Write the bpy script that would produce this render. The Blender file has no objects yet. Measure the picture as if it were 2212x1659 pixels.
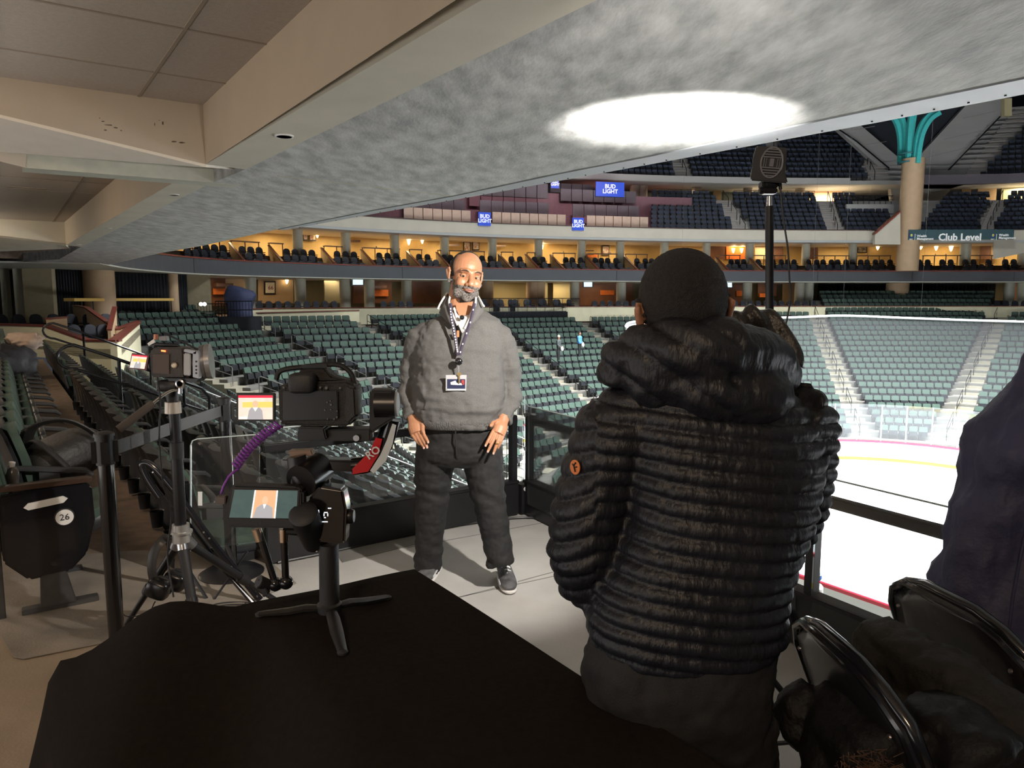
import bpy, bmesh, math, random
from mathutils import Vector, Matrix, noise
random.seed(7)
R = math.radians
SC = bpy.context.scene
COL = SC.collection
# ------------------------------------------------------------------ camera
FPX, CZ, PITCH = 1600.0, 1.59, R(6.56)
cam_d = bpy.data.cameras.new('camera'); cam = bpy.data.objects.new('camera', cam_d); COL.objects.link(cam)
cam.location = (0, 0, CZ); cam.rotation_euler = (R(90) - PITCH, 0, 0)
cam_d.sensor_width = 36; cam_d.lens = 36 * FPX / 2212; cam_d.clip_end = 400; cam_d.clip_start = .05
SC.camera = cam
SC.view_settings.view_transform = 'Standard'; SC.view_settings.look = 'None'
SC.view_settings.exposure = 0.0; SC.view_settings.gamma = 1.0; SC.view_settings.use_curve_mapping = False
SC.cycles.max_bounces = 6; SC.cycles.diffuse_bounces = 3; SC.cycles.glossy_bounces = 3
SC.cycles.transparent_max_bounces = 16; SC.cycles.transmission_bounces = 4
SC.cycles.sample_clamp_indirect = 4; SC.cycles.caustics_reflective = False; SC.cycles.caustics_refractive = False
# ------------------------------------------------------------------ world and main lights
w = bpy.data.worlds.new('arena_air'); SC.world = w; w.use_nodes = True
w.node_tree.nodes['Background'].inputs[0].default_value = (.80, .86, 1, 1)
w.node_tree.nodes['Background'].inputs[1].default_value = .05
def aim(o, tgt): o.rotation_euler = (Vector(tgt) - o.location).to_track_quat('-Z', 'Y').to_euler()
def area(name, loc, tgt, power, sx, sy, col=(1, 1, 1), spread=180):
    l = bpy.data.lights.new(name, 'AREA'); l.shape = 'RECTANGLE'; l.size = sx; l.size_y = sy
    l.energy = power; l.color = col; l.spread = R(spread)
    o = bpy.data.objects.new(name, l); COL.objects.link(o); o.location = loc; aim(o, tgt); return o
def spot(name, loc, tgt, power, ang, blend=.3, r=.05, col=(1, 1, 1)):
    l = bpy.data.lights.new(name, 'SPOT'); l.energy = power; l.spot_size = R(ang); l.spot_blend = blend
    l.shadow_soft_size = r; l.color = col
    o = bpy.data.objects.new(name, l); COL.objects.link(o); o.location = loc; aim(o, tgt); return o
def point(name, loc, power, r=.1, col=(1, 1, 1)):
    l = bpy.data.lights.new(name, 'POINT'); l.energy = power; l.shadow_soft_size = r; l.color = col
    o = bpy.data.objects.new(name, l); COL.objects.link(o); o.location = loc; return o
YAW = R(-34.5)
D = Vector((math.sin(YAW), math.cos(YAW), 0)); N = Vector((D.y, -D.x, 0))
def uv(u, v, z=0.0): return D * u + N * v + Vector((0, 0, z))
# rink flood lights hung under the roof
for (x, y) in ((9, 30), (24, 38), (19, 16), (34, 24)):
    area('rink_floodlight', (x, y, 23), (x, y, -8), 24000, 9, 7, (.96, .98, 1), 100)
for (x, y) in ((2, 40), (12, 50), (30, 50), (-6, 30)):
    area('bowl_floodlight', (x * .7 + 4, y * .7 + 8, 22), (x, y, -4), 1500, 6, 6, (.93, .97, 1), 130)
# warm concourse downlights behind and left of the camera, plus two added fills
area('concourse_downlight', uv(-1.2, -2.2, 3.3), uv(2.8, .0, 0), 62, .7, .7, (1, .74, .50))
area('concourse_downlight', uv(7.0, -1.6, 3.4), uv(7, .4, 0), 34, .6, .6, (1, .76, .54))
area('concourse_downlight', uv(15, -1.6, 3.4), uv(15, .4, 0), 50, .6, .6, (1, .78, .56))
area('concourse_downlight', uv(23, -1.6, 3.2), uv(23, 2, 0), 60, .6, .6, (1, .85, .66))
area('concourse_bounce_fill', uv(5, -4.2, .5), uv(5, -1.5, 3.6), 195, 14, 2.0, (1, .95, .90))  # added fill standing in for floor bounce, brightens the tiled ceiling
area('concourse_side_fill', uv(5, -7, 1.6), uv(5, 0, 2.4), 26, 16, 2.4, (1, .96, .92))  # added broad fill standing in for the glow of the open concourse
# ------------------------------------------------------------------ pixel rays (photo frame 2212 x 1659)
_f = Vector((0, math.cos(PITCH), -math.sin(PITCH))); _u = Vector((0, math.sin(PITCH), math.cos(PITCH)))
_O = Vector((0, 0, CZ))
def ray(px, py): return _f + Vector((1, 0, 0)) * ((px - 1106) / FPX) - _u * ((py - 829.5) / FPX)
def atY(px, py, Y): r = ray(px, py); return _O + r * (Y / r.y)
def atZ(px, py, z): r = ray(px, py); return _O + r * ((z - CZ) / r.z)
def atP(px, py, p0, n): r = ray(px, py); return _O + r * ((Vector(p0) - _O).dot(n) / r.dot(n))
def proj(p):
    q = Vector(p) - _O; dpt = q.dot(_f)
    if dpt < .05: return None
    return (1106 + FPX * q.x / dpt, 829.5 - FPX * q.dot(_u) / dpt, dpt)
# ------------------------------------------------------------------ materials
MATS = {}
def M(name, col=(.5, .5, .5), rough=.6, metal=0, var=0, vscale=5, bump=0, bscale=40, emit=None, es=0, alpha=1, coord='Object',
      col2=None, sheen=0, trans=0, coat=0, spec=None, stretch=None):
    if name in MATS: return MATS[name]
    m = bpy.data.materials.new(name); m.use_nodes = True; nt = m.node_tree; b = nt.nodes['Principled BSDF']
    b.inputs['Base Color'].default_value = (*col, 1); b.inputs['Roughness'].default_value = rough
    b.inputs['Metallic'].default_value = metal; b.inputs['Alpha'].default_value = alpha
    b.inputs['Sheen Weight'].default_value = sheen; b.inputs['Transmission Weight'].default_value = trans
    b.inputs['Coat Weight'].default_value = coat
    if spec is not None: b.inputs['Specular IOR Level'].default_value = spec
    tc = nt.nodes.new('ShaderNodeTexCoord'); src = tc.outputs[coord]
    if stretch:
        mp = nt.nodes.new('ShaderNodeMapping'); mp.inputs['Scale'].default_value = stretch[:3]
        if len(stretch) > 3: mp.inputs['Rotation'].default_value = (0, 0, stretch[3])
        nt.links.new(src, mp.inputs[0]); src = mp.outputs[0]
    n1 = nt.nodes.new('ShaderNodeTexNoise'); n1.inputs['Scale'].default_value = vscale; n1.inputs['Detail'].default_value = 6
    nt.links.new(src, n1.inputs[0])
    if var or col2:
        mx = nt.nodes.new('ShaderNodeMix'); mx.data_type = 'RGBA'
        c2 = col2 if col2 else tuple(min(1, c * (1 + var)) for c in col); c1 = col if col2 else tuple(c * (1 - var) for c in col)
        mx.inputs['A'].default_value = (*c1, 1); mx.inputs['B'].default_value = (*c2, 1)
        rp = nt.nodes.new('ShaderNodeValToRGB'); rp.color_ramp.elements[0].position = .32; rp.color_ramp.elements[1].position = .68
        nt.links.new(n1.outputs['Fac'], rp.inputs[0]); nt.links.new(rp.outputs[0], mx.inputs['Factor'])
        nt.links.new(mx.outputs['Result'], b.inputs['Base Color'])
    else:
        mr = nt.nodes.new('ShaderNodeMapRange'); mr.inputs['To Min'].default_value = max(0, rough - .06); mr.inputs['To Max'].default_value = min(1, rough + .06)
        nt.links.new(n1.outputs['Fac'], mr.inputs['Value']); nt.links.new(mr.outputs[0], b.inputs['Roughness'])
    if bump:
        n2 = nt.nodes.new('ShaderNodeTexNoise'); n2.inputs['Scale'].default_value = bscale; n2.inputs['Detail'].default_value = 5
        bp = nt.nodes.new('ShaderNodeBump'); bp.inputs['Strength'].default_value = bump; bp.inputs['Distance'].default_value = .02
        nt.links.new(src, n2.inputs[0]); nt.links.new(n2.outputs['Fac'], bp.inputs['Height']); nt.links.new(bp.outputs[0], b.inputs['Normal'])
    if emit: b.inputs['Emission Color'].default_value = (*emit, 1); b.inputs['Emission Strength'].default_value = es
    MATS[name] = m; return m
black = M('black_plastic', (.012, .012, .013), .42, var=.2)
blackmetal = M('black_metal', (.018, .018, .02), .32, metal=.3, var=.2)
glossblack = M('gloss_black_paint', (.01, .01, .012), .15, coat=.4)
chrome = M('bright_metal', (.7, .7, .72), .22, metal=1)
grey = M('grey_plastic', (.16, .16, .17), .4, var=.1)
cream = M('cream_paint', (.86, .81, .56), .6, var=.05, vscale=1.5)
cream2 = M('pale_cream_fascia', (.66, .61, .50), .6, var=.04, vscale=1)
beige = M('beige_paint', (.47, .40, .31), .65, var=.04, vscale=2, bump=.08, bscale=120)
beige_lt = M('pale_beige_paint', (.60, .56, .46), .6, var=.05, vscale=2, bump=.08, bscale=100)
tilem = M('mineral_fibre_tile', (.52, .45, .38), .9, var=.06, vscale=30, bump=.5, bscale=260)
gridm = M('ceiling_grid_metal', (.33, .27, .21), .6)
concrete = M('stained_concrete_soffit', (.30, .30, .29), .75, col2=(.60, .60, .58), vscale=5.5, bump=.3, bscale=34, stretch=(1.2, .45, 1, R(-34)))
floorc = M('grey_platform_floor', (.40, .39, .37), .55, col2=(.52, .51, .49), vscale=2.2, bump=.1, bscale=60)
carpet = M('brown_carpet', (.16, .115, .08), .95, col2=(.24, .175, .12), vscale=9, bump=.4, bscale=200)
tread = M('bowl_concrete_tread', (.27, .25, .19), .7, var=.08, vscale=3)
treaddk = M('worn_concrete_row', (.13, .125, .11), .8, var=.1, vscale=3)
seatgreen = M('green_seat_fabric', (.046, .080, .060), .75, var=.12, vscale=14)
seatnavy = M('navy_seat_fabric', (.030, .040, .066), .6, var=.12, vscale=14)
shell = M('dark_seat_shell', (.022, .024, .027), .33, var=.15)
armm = M('armrest_plastic', (.05, .052, .055), .34)
mahog = M('mahogany_cap', (.16, .035, .022), .35, var=.15, vscale=3)
charcoal = M('charcoal_fascia', (.060, .064, .070), .6, var=.05, vscale=.5)
gold = M('gold_wallpaper', (.62, .42, .17), .7, var=.06, vscale=2)
goldtan = M('tan_wall', (.55, .40, .24), .7, var=.06, vscale=2)
colum = M('pale_column_paint', (.55, .54, .44), .55, var=.04)
tan = M('tan_column_paint', (.52, .36, .22), .6, var=.05, vscale=2)
curtain = M('black_curtain', (.005, .006, .009), .9, var=.3, vscale=20, stretch=(6, 6, .3))
teal = M('teal_steel', (.06, .48, .46), .45, var=.06)
upconc = M('upper_concrete', (.50, .49, .46), .75, var=.07, vscale=.7)
wood = M('light_wood_panel', (.50, .37, .28), .5, var=.07, vscale=3)
maroon = M('maroon_panel', (.17, .075, .09), .6, var=.08)
dpanel = M('dark_plum_panel', (.07, .055, .062), .5, var=.1)
sconce_e = M('lit_sconce', (1, .8, .5), .5, emit=(1, .72, .36), es=9)
strip_e = M('lit_strip', (1, .7, .4), .5, emit=(1, .58, .26), es=2.2)
white = M('white_paint', (.8, .8, .78), .5)
def glass(name, tint=(.9, .95, .95), a=.08, rough=.03, dif=0.0):
    if name in MATS: return MATS[name]
    m = bpy.data.materials.new(name); m.use_nodes = True; nt = m.node_tree
    for nd in list(nt.nodes): nt.nodes.remove(nd)
    out = nt.nodes.new('ShaderNodeOutputMaterial'); tr = nt.nodes.new('ShaderNodeBsdfTransparent'); gl = nt.nodes.new('ShaderNodeBsdfGlossy')
    gl.inputs['Roughness'].default_value = rough; tr.inputs[0].default_value = (*tint, 1)
    fr = nt.nodes.new('ShaderNodeFresnel'); fr.inputs[0].default_value = 1.35; ad = nt.nodes.new('ShaderNodeMath'); ad.operation = 'MULTIPLY_ADD'
    ad.inputs[1].default_value = .8; ad.inputs[2].default_value = a * .3
    mx = nt.nodes.new('ShaderNodeMixShader'); nt.links.new(fr.outputs[0], ad.inputs[0]); nt.links.new(ad.outputs[0], mx.inputs[0])
    nt.links.new(tr.outputs[0], mx.inputs[1]); nt.links.new(gl.outputs[0], mx.inputs[2]); last = mx
    if dif:
        df = nt.nodes.new('ShaderNodeBsdfDiffuse'); df.inputs[0].default_value = (.8, .85, .88, 1); m2 = nt.nodes.new('ShaderNodeMixShader'); m2.inputs[0].default_value = dif
        nt.links.new(mx.outputs[0], m2.inputs[1]); nt.links.new(df.outputs[0], m2.inputs[2]); last = m2
    nt.links.new(last.outputs[0], out.inputs[0]); MATS[name] = m; return m
# ------------------------------------------------------------------ mesh builder
class MB:
    def __init__(s): s.v = []; s.f = []; s.m = []; s.mi = 0
    def add(s, vs, fs, mi=None):
        o = len(s.v); s.v += [tuple(p) for p in vs]; mi = s.mi if mi is None else mi
        for f in fs: s.f.append([o + i for i in f]); s.m.append(mi)
        return s
    def box(s, c, sz, rz=0, mi=None, rot=None, top=1.0):
        hx, hy, hz = sz[0] / 2, sz[1] / 2, sz[2] / 2; mt = rot if rot else Matrix.Rotation(rz, 3, 'Z'); c = Vector(c)
        vs = [c + mt @ Vector((x * hx * (top if z > 0 else 1), y * hy * (top if z > 0 else 1), z * hz)) for z in (-1, 1) for x, y in ((-1, -1), (1, -1), (1, 1), (-1, 1))]
        return s.add(vs, [(3, 2, 1, 0), (4, 5, 6, 7), (0, 1, 5, 4), (1, 2, 6, 5), (2, 3, 7, 6), (3, 0, 4, 7)], mi)
    def prism(s, pts, ext, mi=None):
        pts = [Vector(p) for p in pts]; e = Vector(ext); n = len(pts)
        return s.add(pts + [p + e for p in pts], [list(range(n))[::-1], list(range(n, 2 * n))] + [(i, (i + 1) % n, (i + 1) % n + n, i + n) for i in range(n)], mi)
    def loft(s, rings, cap=True, mi=None, closed=True):
        n = len(rings[0]); vs = [p for r in rings for p in r]; fs = []
        for k in range(len(rings) - 1):
            for i in range(n if closed else n - 1):
                j = (i + 1) % n; fs.append((k * n + i, k * n + j, (k + 1) * n + j, (k + 1) * n + i))
        if cap and closed: fs += [list(range(n))[::-1], [(len(rings) - 1) * n + i for i in range(n)]]
        return s.add(vs, fs, mi)
    def tube(s, pts, r, seg=8, mi=None, ell=1.0, up=None, closed=False):
        pts = [Vector(p) for p in pts]; n = len(pts); rs = r if isinstance(r, (list, tuple)) else [r] * n; rings = []; a = None
        for i, p in enumerate(pts):
            if closed: t = (pts[(i + 1) % n] - pts[i - 1])
            else: t = (pts[min(i + 1, n - 1)] - pts[max(i - 1, 0)])
            t = t.normalized() if t.length > 1e-9 else Vector((0, 0, 1))
            if a is None:
                a = Vector(up) if up else (Vector((0, 0, 1)) if abs(t.z) < .9 else Vector((1, 0, 0)))
            a = (a - t * a.dot(t)); a = a.normalized() if a.length > 1e-6 else t.orthogonal().normalized(); b = t.cross(a)
            rings.append([p + (a * math.cos(x) * ell + b * math.sin(x)) * rs[i] for x in [2 * math.pi * (q + .5) / seg for q in range(seg)]])
        if closed: rings.append(rings[0]); return s.loft(rings, False, mi)
        return s.loft(rings, True, mi)
    def cyl(s, p0, p1, r0, r1=None, seg=16, mi=None): return s.tube([p0, p1], [r0, r0 if r1 is None else r1], seg, mi)
    def ball(s, c, r, seg=12, mi=None, rot=None, e=1.0):
        c = Vector(c); r = Vector(r) if isinstance(r, (tuple, list, Vector)) else Vector((r, r, r)); rings = []; k = max(5, seg // 2)
        def sp(x): return math.copysign(abs(x) ** e, x)
        for i in range(k + 1):
            ph = -math.pi / 2 + math.pi * i / k; ph = max(-1.55, min(1.55, ph))
            q = [Vector((sp(math.cos(ph)) * sp(math.cos(t)) * r.x, sp(math.cos(ph)) * sp(math.sin(t)) * r.y, sp(math.sin(ph)) * r.z)) for t in [2 * math.pi * j / seg for j in range(seg)]]
            rings.append([c + (rot @ p if rot else p) for p in q])
        return s.loft(rings, True, mi)
    def lathe(s, c, prof, seg=20, mi=None, axis=None):
        c = Vector(c); q = Vector((0, 0, 1)).rotation_difference(Vector(axis)) if axis is not None else None; rings = []
        for r, z in prof:
            rr = [Vector((r * math.cos(t), r * math.sin(t), z)) for t in [2 * math.pi * j / seg for j in range(seg)]]
            rings.append([c + (q @ p if q else p) for p in rr])
        return s.loft(rings, True, mi)
    def rbox(s, c, sz, r=.1, rot=None, mi=None, e=.25, seg=16): return s.ball(c, (sz[0] / 2, sz[1] / 2, sz[2] / 2), seg, mi, rot, e)
    def build(s, name, mats, parent=None, smooth=False, bevel=0, ang=40, local=False, subs=0):
        me = bpy.data.meshes.new(name); me.from_pydata(s.v, [], s.f); me.polygons.foreach_set('material_index', s.m)
        if not isinstance(mats, (list, tuple)): mats = [mats]
        for m in mats: me.materials.append(m)
        me.update()
        bm = bmesh.new(); bm.from_mesh(me); bmesh.ops.recalc_face_normals(bm, faces=bm.faces)
        if bevel: bmesh.ops.bevel(bm, geom=[e for e in bm.edges if len(e.link_faces) == 2 and e.calc_face_angle(0) > R(30)], offset=bevel, segments=2, affect='EDGES', clamp_overlap=True)
        bm.to_mesh(me); bm.free()
        if smooth or bevel:
            me.polygons.foreach_set('use_smooth', [True] * len(me.polygons)); me.set_sharp_from_angle(angle=R(ang))
        o = bpy.data.objects.new(name, me); COL.objects.link(o)
        if subs:
            sm = o.modifiers.new('sub', 'SUBSURF'); sm.levels = subs; sm.render_levels = subs
        if parent is not None: attach(o, parent, local)
        return o
def wm(o):
    m = o.matrix_basis.copy()
    return (wm(o.parent) @ o.matrix_parent_inverse @ m) if o.parent else m
def attach(o, parent, local=False):
    o.parent = parent
    if not local: o.matrix_parent_inverse = wm(parent).inverted()
def tag(o, label=None, cat=None, group=None, kind=None):
    if label: o['label'] = label
    if cat: o['category'] = cat
    if group: o['group'] = group
    if kind: o['kind'] = kind
    return o
def thing(name, label, cat, loc=(0, 0, 0), rz=0, group=None):
    o = bpy.data.objects.new(name, None); COL.objects.link(o); o.location = loc; o.rotation_euler = (0, 0, rz); o.empty_display_size = .1
    return tag(o, label, cat, group)
def struct(o): o['kind'] = 'structure'; return o
def copy_tree(o, parent=None):
    c = o.copy(); COL.objects.link(c)
    if parent is not None: c.parent = parent
    for ch in list(o.children): copy_tree(ch, c)
    return c
def text(body, size, pos, right, up, m, parent=None, name='lettering', ext=.003, align='CENTER', bold=0, sx=1.0):
    cu = bpy.data.curves.new(name, 'FONT'); cu.body = body; cu.size = size; cu.extrude = ext; cu.align_x = align; cu.align_y = 'CENTER'; cu.offset = bold
    cu.resolution_u = 2; cu.space_line = .85
    o = bpy.data.objects.new(name, cu); COL.objects.link(o); r = Vector(right).normalized(); u = Vector(up).normalized(); nn = r.cross(u)
    mt = Matrix((r * sx, u, nn)).transposed().to_4x4(); mt.translation = Vector(pos); o.matrix_basis = mt; cu.materials.append(m)
    bpy.context.view_layer.update(); me = bpy.data.meshes.new_from_object(o.evaluated_get(bpy.context.evaluated_depsgraph_get()))
    o2 = bpy.data.objects.new(name, me); COL.objects.link(o2); o2.matrix_basis = mt; bpy.data.objects.remove(o); bpy.data.curves.remove(cu); o = o2; o.name = name
    if parent is not None: attach(o, parent)
    return o
def ordn(n):
    n += 1; return '%d%s' % (n, 'th' if 10 < n % 100 < 14 else {1: 'st', 2: 'nd', 3: 'rd'}.get(n % 10, 'th'))
def jitter(a): return random.uniform(-a, a)
def lerp(a, b, t): return a + (b - a) * t
def catmull(pts, per=8):
    pts = [Vector(p) for p in pts]; out = []; P_ = [pts[0] * 2 - pts[1]] + pts + [pts[-1] * 2 - pts[-2]]
    for i in range(1, len(P_) - 2):
        for k in range(per):
            t = k / per; a, b, c, d = P_[i - 1:i + 3]
            out.append(.5 * ((2 * b) + (c - a) * t + (2 * a - 5 * b + 4 * c - d) * t * t + (3 * b - a - 3 * c + d) * t ** 3))
    out.append(pts[-1]); return out
# ================================================================== ARENA SHELL
Z_S = 3.04   # underside of the level above
slab_out = [uv(-9, 5.6, Z_S)] + [atZ(x, y, Z_S) for x, y in ((2212, 167), (1833, 246), (1400, 337), (1189, 378), (983, 422), (800, 455), (600, 495), (437, 531), (350, 546), (240, 571))]
slab_in = [atZ(x, y, Z_S) for x, y in ((128, 560), (176, 533), (452, 398), (530, 366), (1290, 0))] + [uv(-9, 2.4, Z_S)]
far_end = [uv(44, 3.2, Z_S), uv(44, -2, Z_S)]
mb = MB(); mb.prism(slab_out + far_end + slab_in, (0, 0, .35)); o = mb.build('ceiling', concrete); struct(o)
# pale metal edge trim with small bolts
mb = MB(); e = []
for i, p in enumerate(slab_out[:8]):
    e.append(p)
outn = [p + N * (.42 if i < 3 else .33 if i < 5 else .22 if i < 7 else .15) for i, p in enumerate(e)]
for i in range(len(e) - 1):
    mb.prism([e[i] - Vector((0, 0, .012)), e[i + 1] - Vector((0, 0, .012)), outn[i + 1] - Vector((0, 0, .012)), outn[i] - Vector((0, 0, .012))], (0, 0, .05))
struct(mb.build('trim_1', M('pale_edge_metal', (.34, .36, .38), .5)))
mb = MB()
for i in range(1, 7):
    for k in range(5):
        p = lerp(lerp(e[i], e[i + 1], k / 5), lerp(outn[i], outn[i + 1], k / 5), .8); mb.cyl(p - Vector((0, 0, .022)), p, .008, seg=8)
struct(mb.build('trim_2', blackmetal))
# construction joint across the soffit
a, b = atZ(600, 380, Z_S - .003), atZ(985, 425, Z_S - .003); mb = MB(); dv = (b - a).normalized() * 0; s_ = (b - a).cross(Vector((0, 0, 1))).normalized() * .012
mb.prism([a - s_, b - s_, b + s_, a + s_], (0, 0, .004)); struct(mb.build('trim_3', M('joint_sealant', (.46, .42, .28), .8)))
# main beams (cream) running along the concourse, and tiled bays
TZ = 3.66
L1 = [atZ(445, 355, Z_S), atZ(1040, 0, Z_S), uv(-9, 1.92, Z_S)]
def vv(p): return p.dot(N)
def uu(p): return p.dot(D)
UC = uu(L1[0]); VB = vv(L1[0])
mb = MB()
mb.prism([L1[0], L1[1], L1[2], uv(-9, 2.4, Z_S), atZ(1290, 0, Z_S), atZ(530, 366, Z_S)], (0, 0, TZ + .2 - Z_S))
struct(mb.build('trim_4', [beige_lt]))
# cream inner face sits slightly proud in a warmer paint
mb = MB(); mb.prism([uv(UC, VB - .004, Z_S + .002), uv(-9, vv(L1[2]) - .004, Z_S + .002), uv(-9, vv(L1[2]), Z_S + .002), uv(UC, VB, Z_S + .002)], (0, 0, TZ - Z_S)); struct(mb.build('trim_5', beige))
L2a, L2b = atZ(143, 530, Z_S), atZ(381, 391, Z_S); V2 = vv(L2b)
mb = MB(); mb.prism([L2a, L2b, atZ(452, 398, Z_S), atZ(176, 533, Z_S)], (0, 0, TZ + .2 - Z_S)); struct(mb.build('trim_6', [beige_lt]))
mb = MB(); dn = N * .006; mb.prism([L2a - dn, L2b - dn, L2b, L2a], (0, 0, TZ - Z_S)); struct(mb.build('trim_7', beige))
# tiled ceilings of the bays
def bay(u0, u1, v1, us, vs, z, idx):
    mb = MB(); mb.prism([uv(u0, -4, z), uv(u1, -4, z), uv(u1, v1, z), uv(u0, v1, z)], (0, 0, .1)); mb.build('ceiling', tilem)['kind'] = 'structure'
    mb = MB()
    for u in us: mb.prism([uv(u - .014, -4, z - .006), uv(u + .014, -4, z - .006), uv(u + .014, v1, z - .006), uv(u - .014, v1, z - .006)], (0, 0, .02))
    for v in vs: mb.prism([uv(u0, v - .014, z - .007), uv(u1, v - .014, z - .007), uv(u1, v + .014, z - .007), uv(u0, v + .014, z - .007)], (0, 0, .02))
    struct(mb.build('trim_%d' % idx, gridm))
uA, uB = uu(atZ(390, 60, TZ)), uu(atZ(330, 155, TZ)); du = uB - uA
vg = vv(atZ(370, 105, TZ))
print('UC', UC, 'VB', VB, 'uA', uA, uB, 'vg', vg, 'V2', V2, uu(L2b), uu(L2a))
bay(-6, UC, VB, [uA - du * k for k in range(-3, 12) if uA - du * k < UC], [vg - 1.22 * k for k in range(4)], TZ, 8)
U2 = uu(L2a)
bay(UC + .5, U2, VB, [UC + 2 + 1.6 * k for k in range(5)], [vg - 1.22 * k for k in range(4)], TZ + .0, 9)
# cross beam with a tapered soffit
pl = uv(UC, 0, 0)
A_ = [atP(440, 225, pl, D), atP(-80, 155, pl, D), atP(-80, 228, pl, D), L1[0]]
mb = MB(); mb.prism(A_, D * .10); struct(mb.build('trim_10', beige))
UP = uu(atZ(513, 398, Z_S)); pp = uv(UP, 0, 0)
B_ = [atP(53, 328, pp, D), atP(592, 368, pp, D), atP(520, 399, pp, D), atP(50, 362, pp, D)]
print('UP', UP, [tuple(round(c, 2) for c in q) for q in A_ + B_])
mb = MB(); mb.loft([[A_[3] + D * .001, A_[2] + D * .001], [B_[1], atP(-80, 316, pp, D)]], False, closed=False)
o = mb.build('trim_11', M('lit_cream_soffit', (.80, .74, .64), .6, var=.03)); struct(o)  # paler cream puts the bright lamplight on this soffit into its colour
sm = o.modifiers.new('t', 'SOLIDIFY'); sm.thickness = .03; sm.offset = 1
mb = MB(); mb.prism(B_, D * .35); struct(mb.build('trim_12', M('greenish_steel_plate', (.50, .50, .42), .5, var=.08, vscale=6, bump=.15, bscale=60)))
C_ = [B_[0], B_[3], atP(-80, 330, uv(UP - .25, 0, 0), D), atP(-80, 285, uv(UP - .25, 0, 0), D)]
mb = MB(); mb.prism(C_, N * .02 - D * .01); struct(mb.build('trim_13', beige))
# second cross beam
pl2 = uv(U2, 0, 0)
A2 = [atP(142, 480, pl2, D), atP(-40, 470, pl2, D), atP(-40, 508, pl2, D), atP(142, 530, pl2, D)]
mb = MB(); mb.prism(A2, D * .2); mb.prism([A2[3], A2[2], atP(-40, 545, uv(U2 + 3, 0), D), atP(150, 537, uv(U2 + 3, 0), D)], (0, 0, .05)); struct(mb.build('trim_14', beige_lt))
# paint scuffs on the first cross beam
mb = MB(); sc = uv(UC - .003, 0, 0)
for (x, y, w_, h_) in ((222, 262, 12, 3), (236, 270, 22, 3), (250, 276, 14, 4), (228, 281, 8, 3), (262, 282, 6, 2), (334, 268, 3, 8), (352, 266, 5, 9), (375, 306, 14, 4), (394, 308, 18, 4), (344, 260, 3, 3), (215, 255, 4, 2)):
    n_ = 7; q = [atP(x + math.cos(t) * w_ / 2 * random.uniform(.5, 1.1), y + math.sin(t) * h_ / 2 * random.uniform(.5, 1.2) + w_ * .03 * math.cos(t), sc, D) for t in [2 * math.pi * k / n_ for k in range(n_)]]
    mb.prism(q, D * .002)
struct(mb.build('trim_15', M('bare_scuff', (.10, .08, .05), .8)))
# round detectors / recessed lamps in the beam underside
for i, (x, y, r_) in enumerate(((614, 293, .085), (376, 420, .07), (235, 493, .06), (170, 528, .06))):
    p = atZ(x, y, Z_S); t = thing('recessed_ceiling_light', ('round recessed light in the cream beam, nearest the camera', 'round recessed light in the second bay beam', 'small round recessed light further along the beam', 'farthest small round recessed light on the beam')[i], 'ceiling light', p, group=None)
    mb = MB(); mb.lathe(p - Vector((0, 0, .012)), [(r_, 0), (r_, .012), (r_ * .8, .012), (r_ * .8, 0)], 24); mb.build('rim', white, t, smooth=True)
    mb = MB(); mb.lathe(p - Vector((0, 0, .008)), [(r_ * .8, 0), (r_ * .7, .006)], 24); mb.build('lens', M('frosted_lens', (.75, .75, .72), .4), t)
t = thing('recessed_ceiling_light', 'long recessed light slot in the tiles of the second bay', 'ceiling light', atZ(42, 402, TZ))
mb = MB(); a = atZ(15, 403, TZ - .01); b = atZ(100, 409, TZ - .01); mb.prism([a, b, b + D * .1, a + D * .1], (0, 0, .01)); mb.build('slot', gridm, t)
# ------------------------------------------------------------------ platform and concourse floors
KC = uv(uu(atZ(1140, 1105, 0)), vv(atZ(1140, 1105, 0)), 0); UK, VK = uu(KC), vv(KC)
print('K', UK, VK)
mb = MB()
DR = Vector((math.sin(R(-30.1)), math.cos(R(-30.1)), 0)); NR = Vector((DR.y, -DR.x, 0)); KE = KC - DR * 9
mb.prism([uv(-6, 1.0, 0), KE + NR * .12, KC + NR * .12 + DR * .1, uv(UK + .1, 1.0, 0)], (0, 0, -.18))
struct(mb.build('floor', floorc))
U0 = Vector((0, 0, 1))
mb = MB()   # black edge under the platform
mb.prism([KE + NR * .13 - U0 * .01, KE + NR * .2 - U0 * .01, KC + NR * .2 - U0 * .01, KC + NR * .13 - U0 * .01], (0, 0, -.5))
mb.prism([uv(UK + .11, 1.2, -.19), uv(UK + .2, 1.2, -.19), uv(UK + .2, VK + .2, -.19), uv(UK + .11, VK + .2, -.19)], (0, 0, -.4)); struct(mb.build('wall_front', black))
mb = MB(); mb.prism([uv(-8, -6, 0), uv(-8, .998, 0), uv(UK + .1, .998, 0), uv(UK + .1, -6, 0)], (0, 0, -.18)); struct(mb.build('floor', M('brown_concrete_floor', (.30, .235, .165), .7, col2=(.40, .31, .22), vscale=2.5, bump=.15, bscale=80)))
mb = MB(); mb.prism([uv(UK + .101, -6, 0), uv(UK + .101, .84, 0), uv(23.2, .84, 0), uv(23.2, -6, 0)], (0, 0, -.18)); struct(mb.build('floor', carpet))
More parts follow.
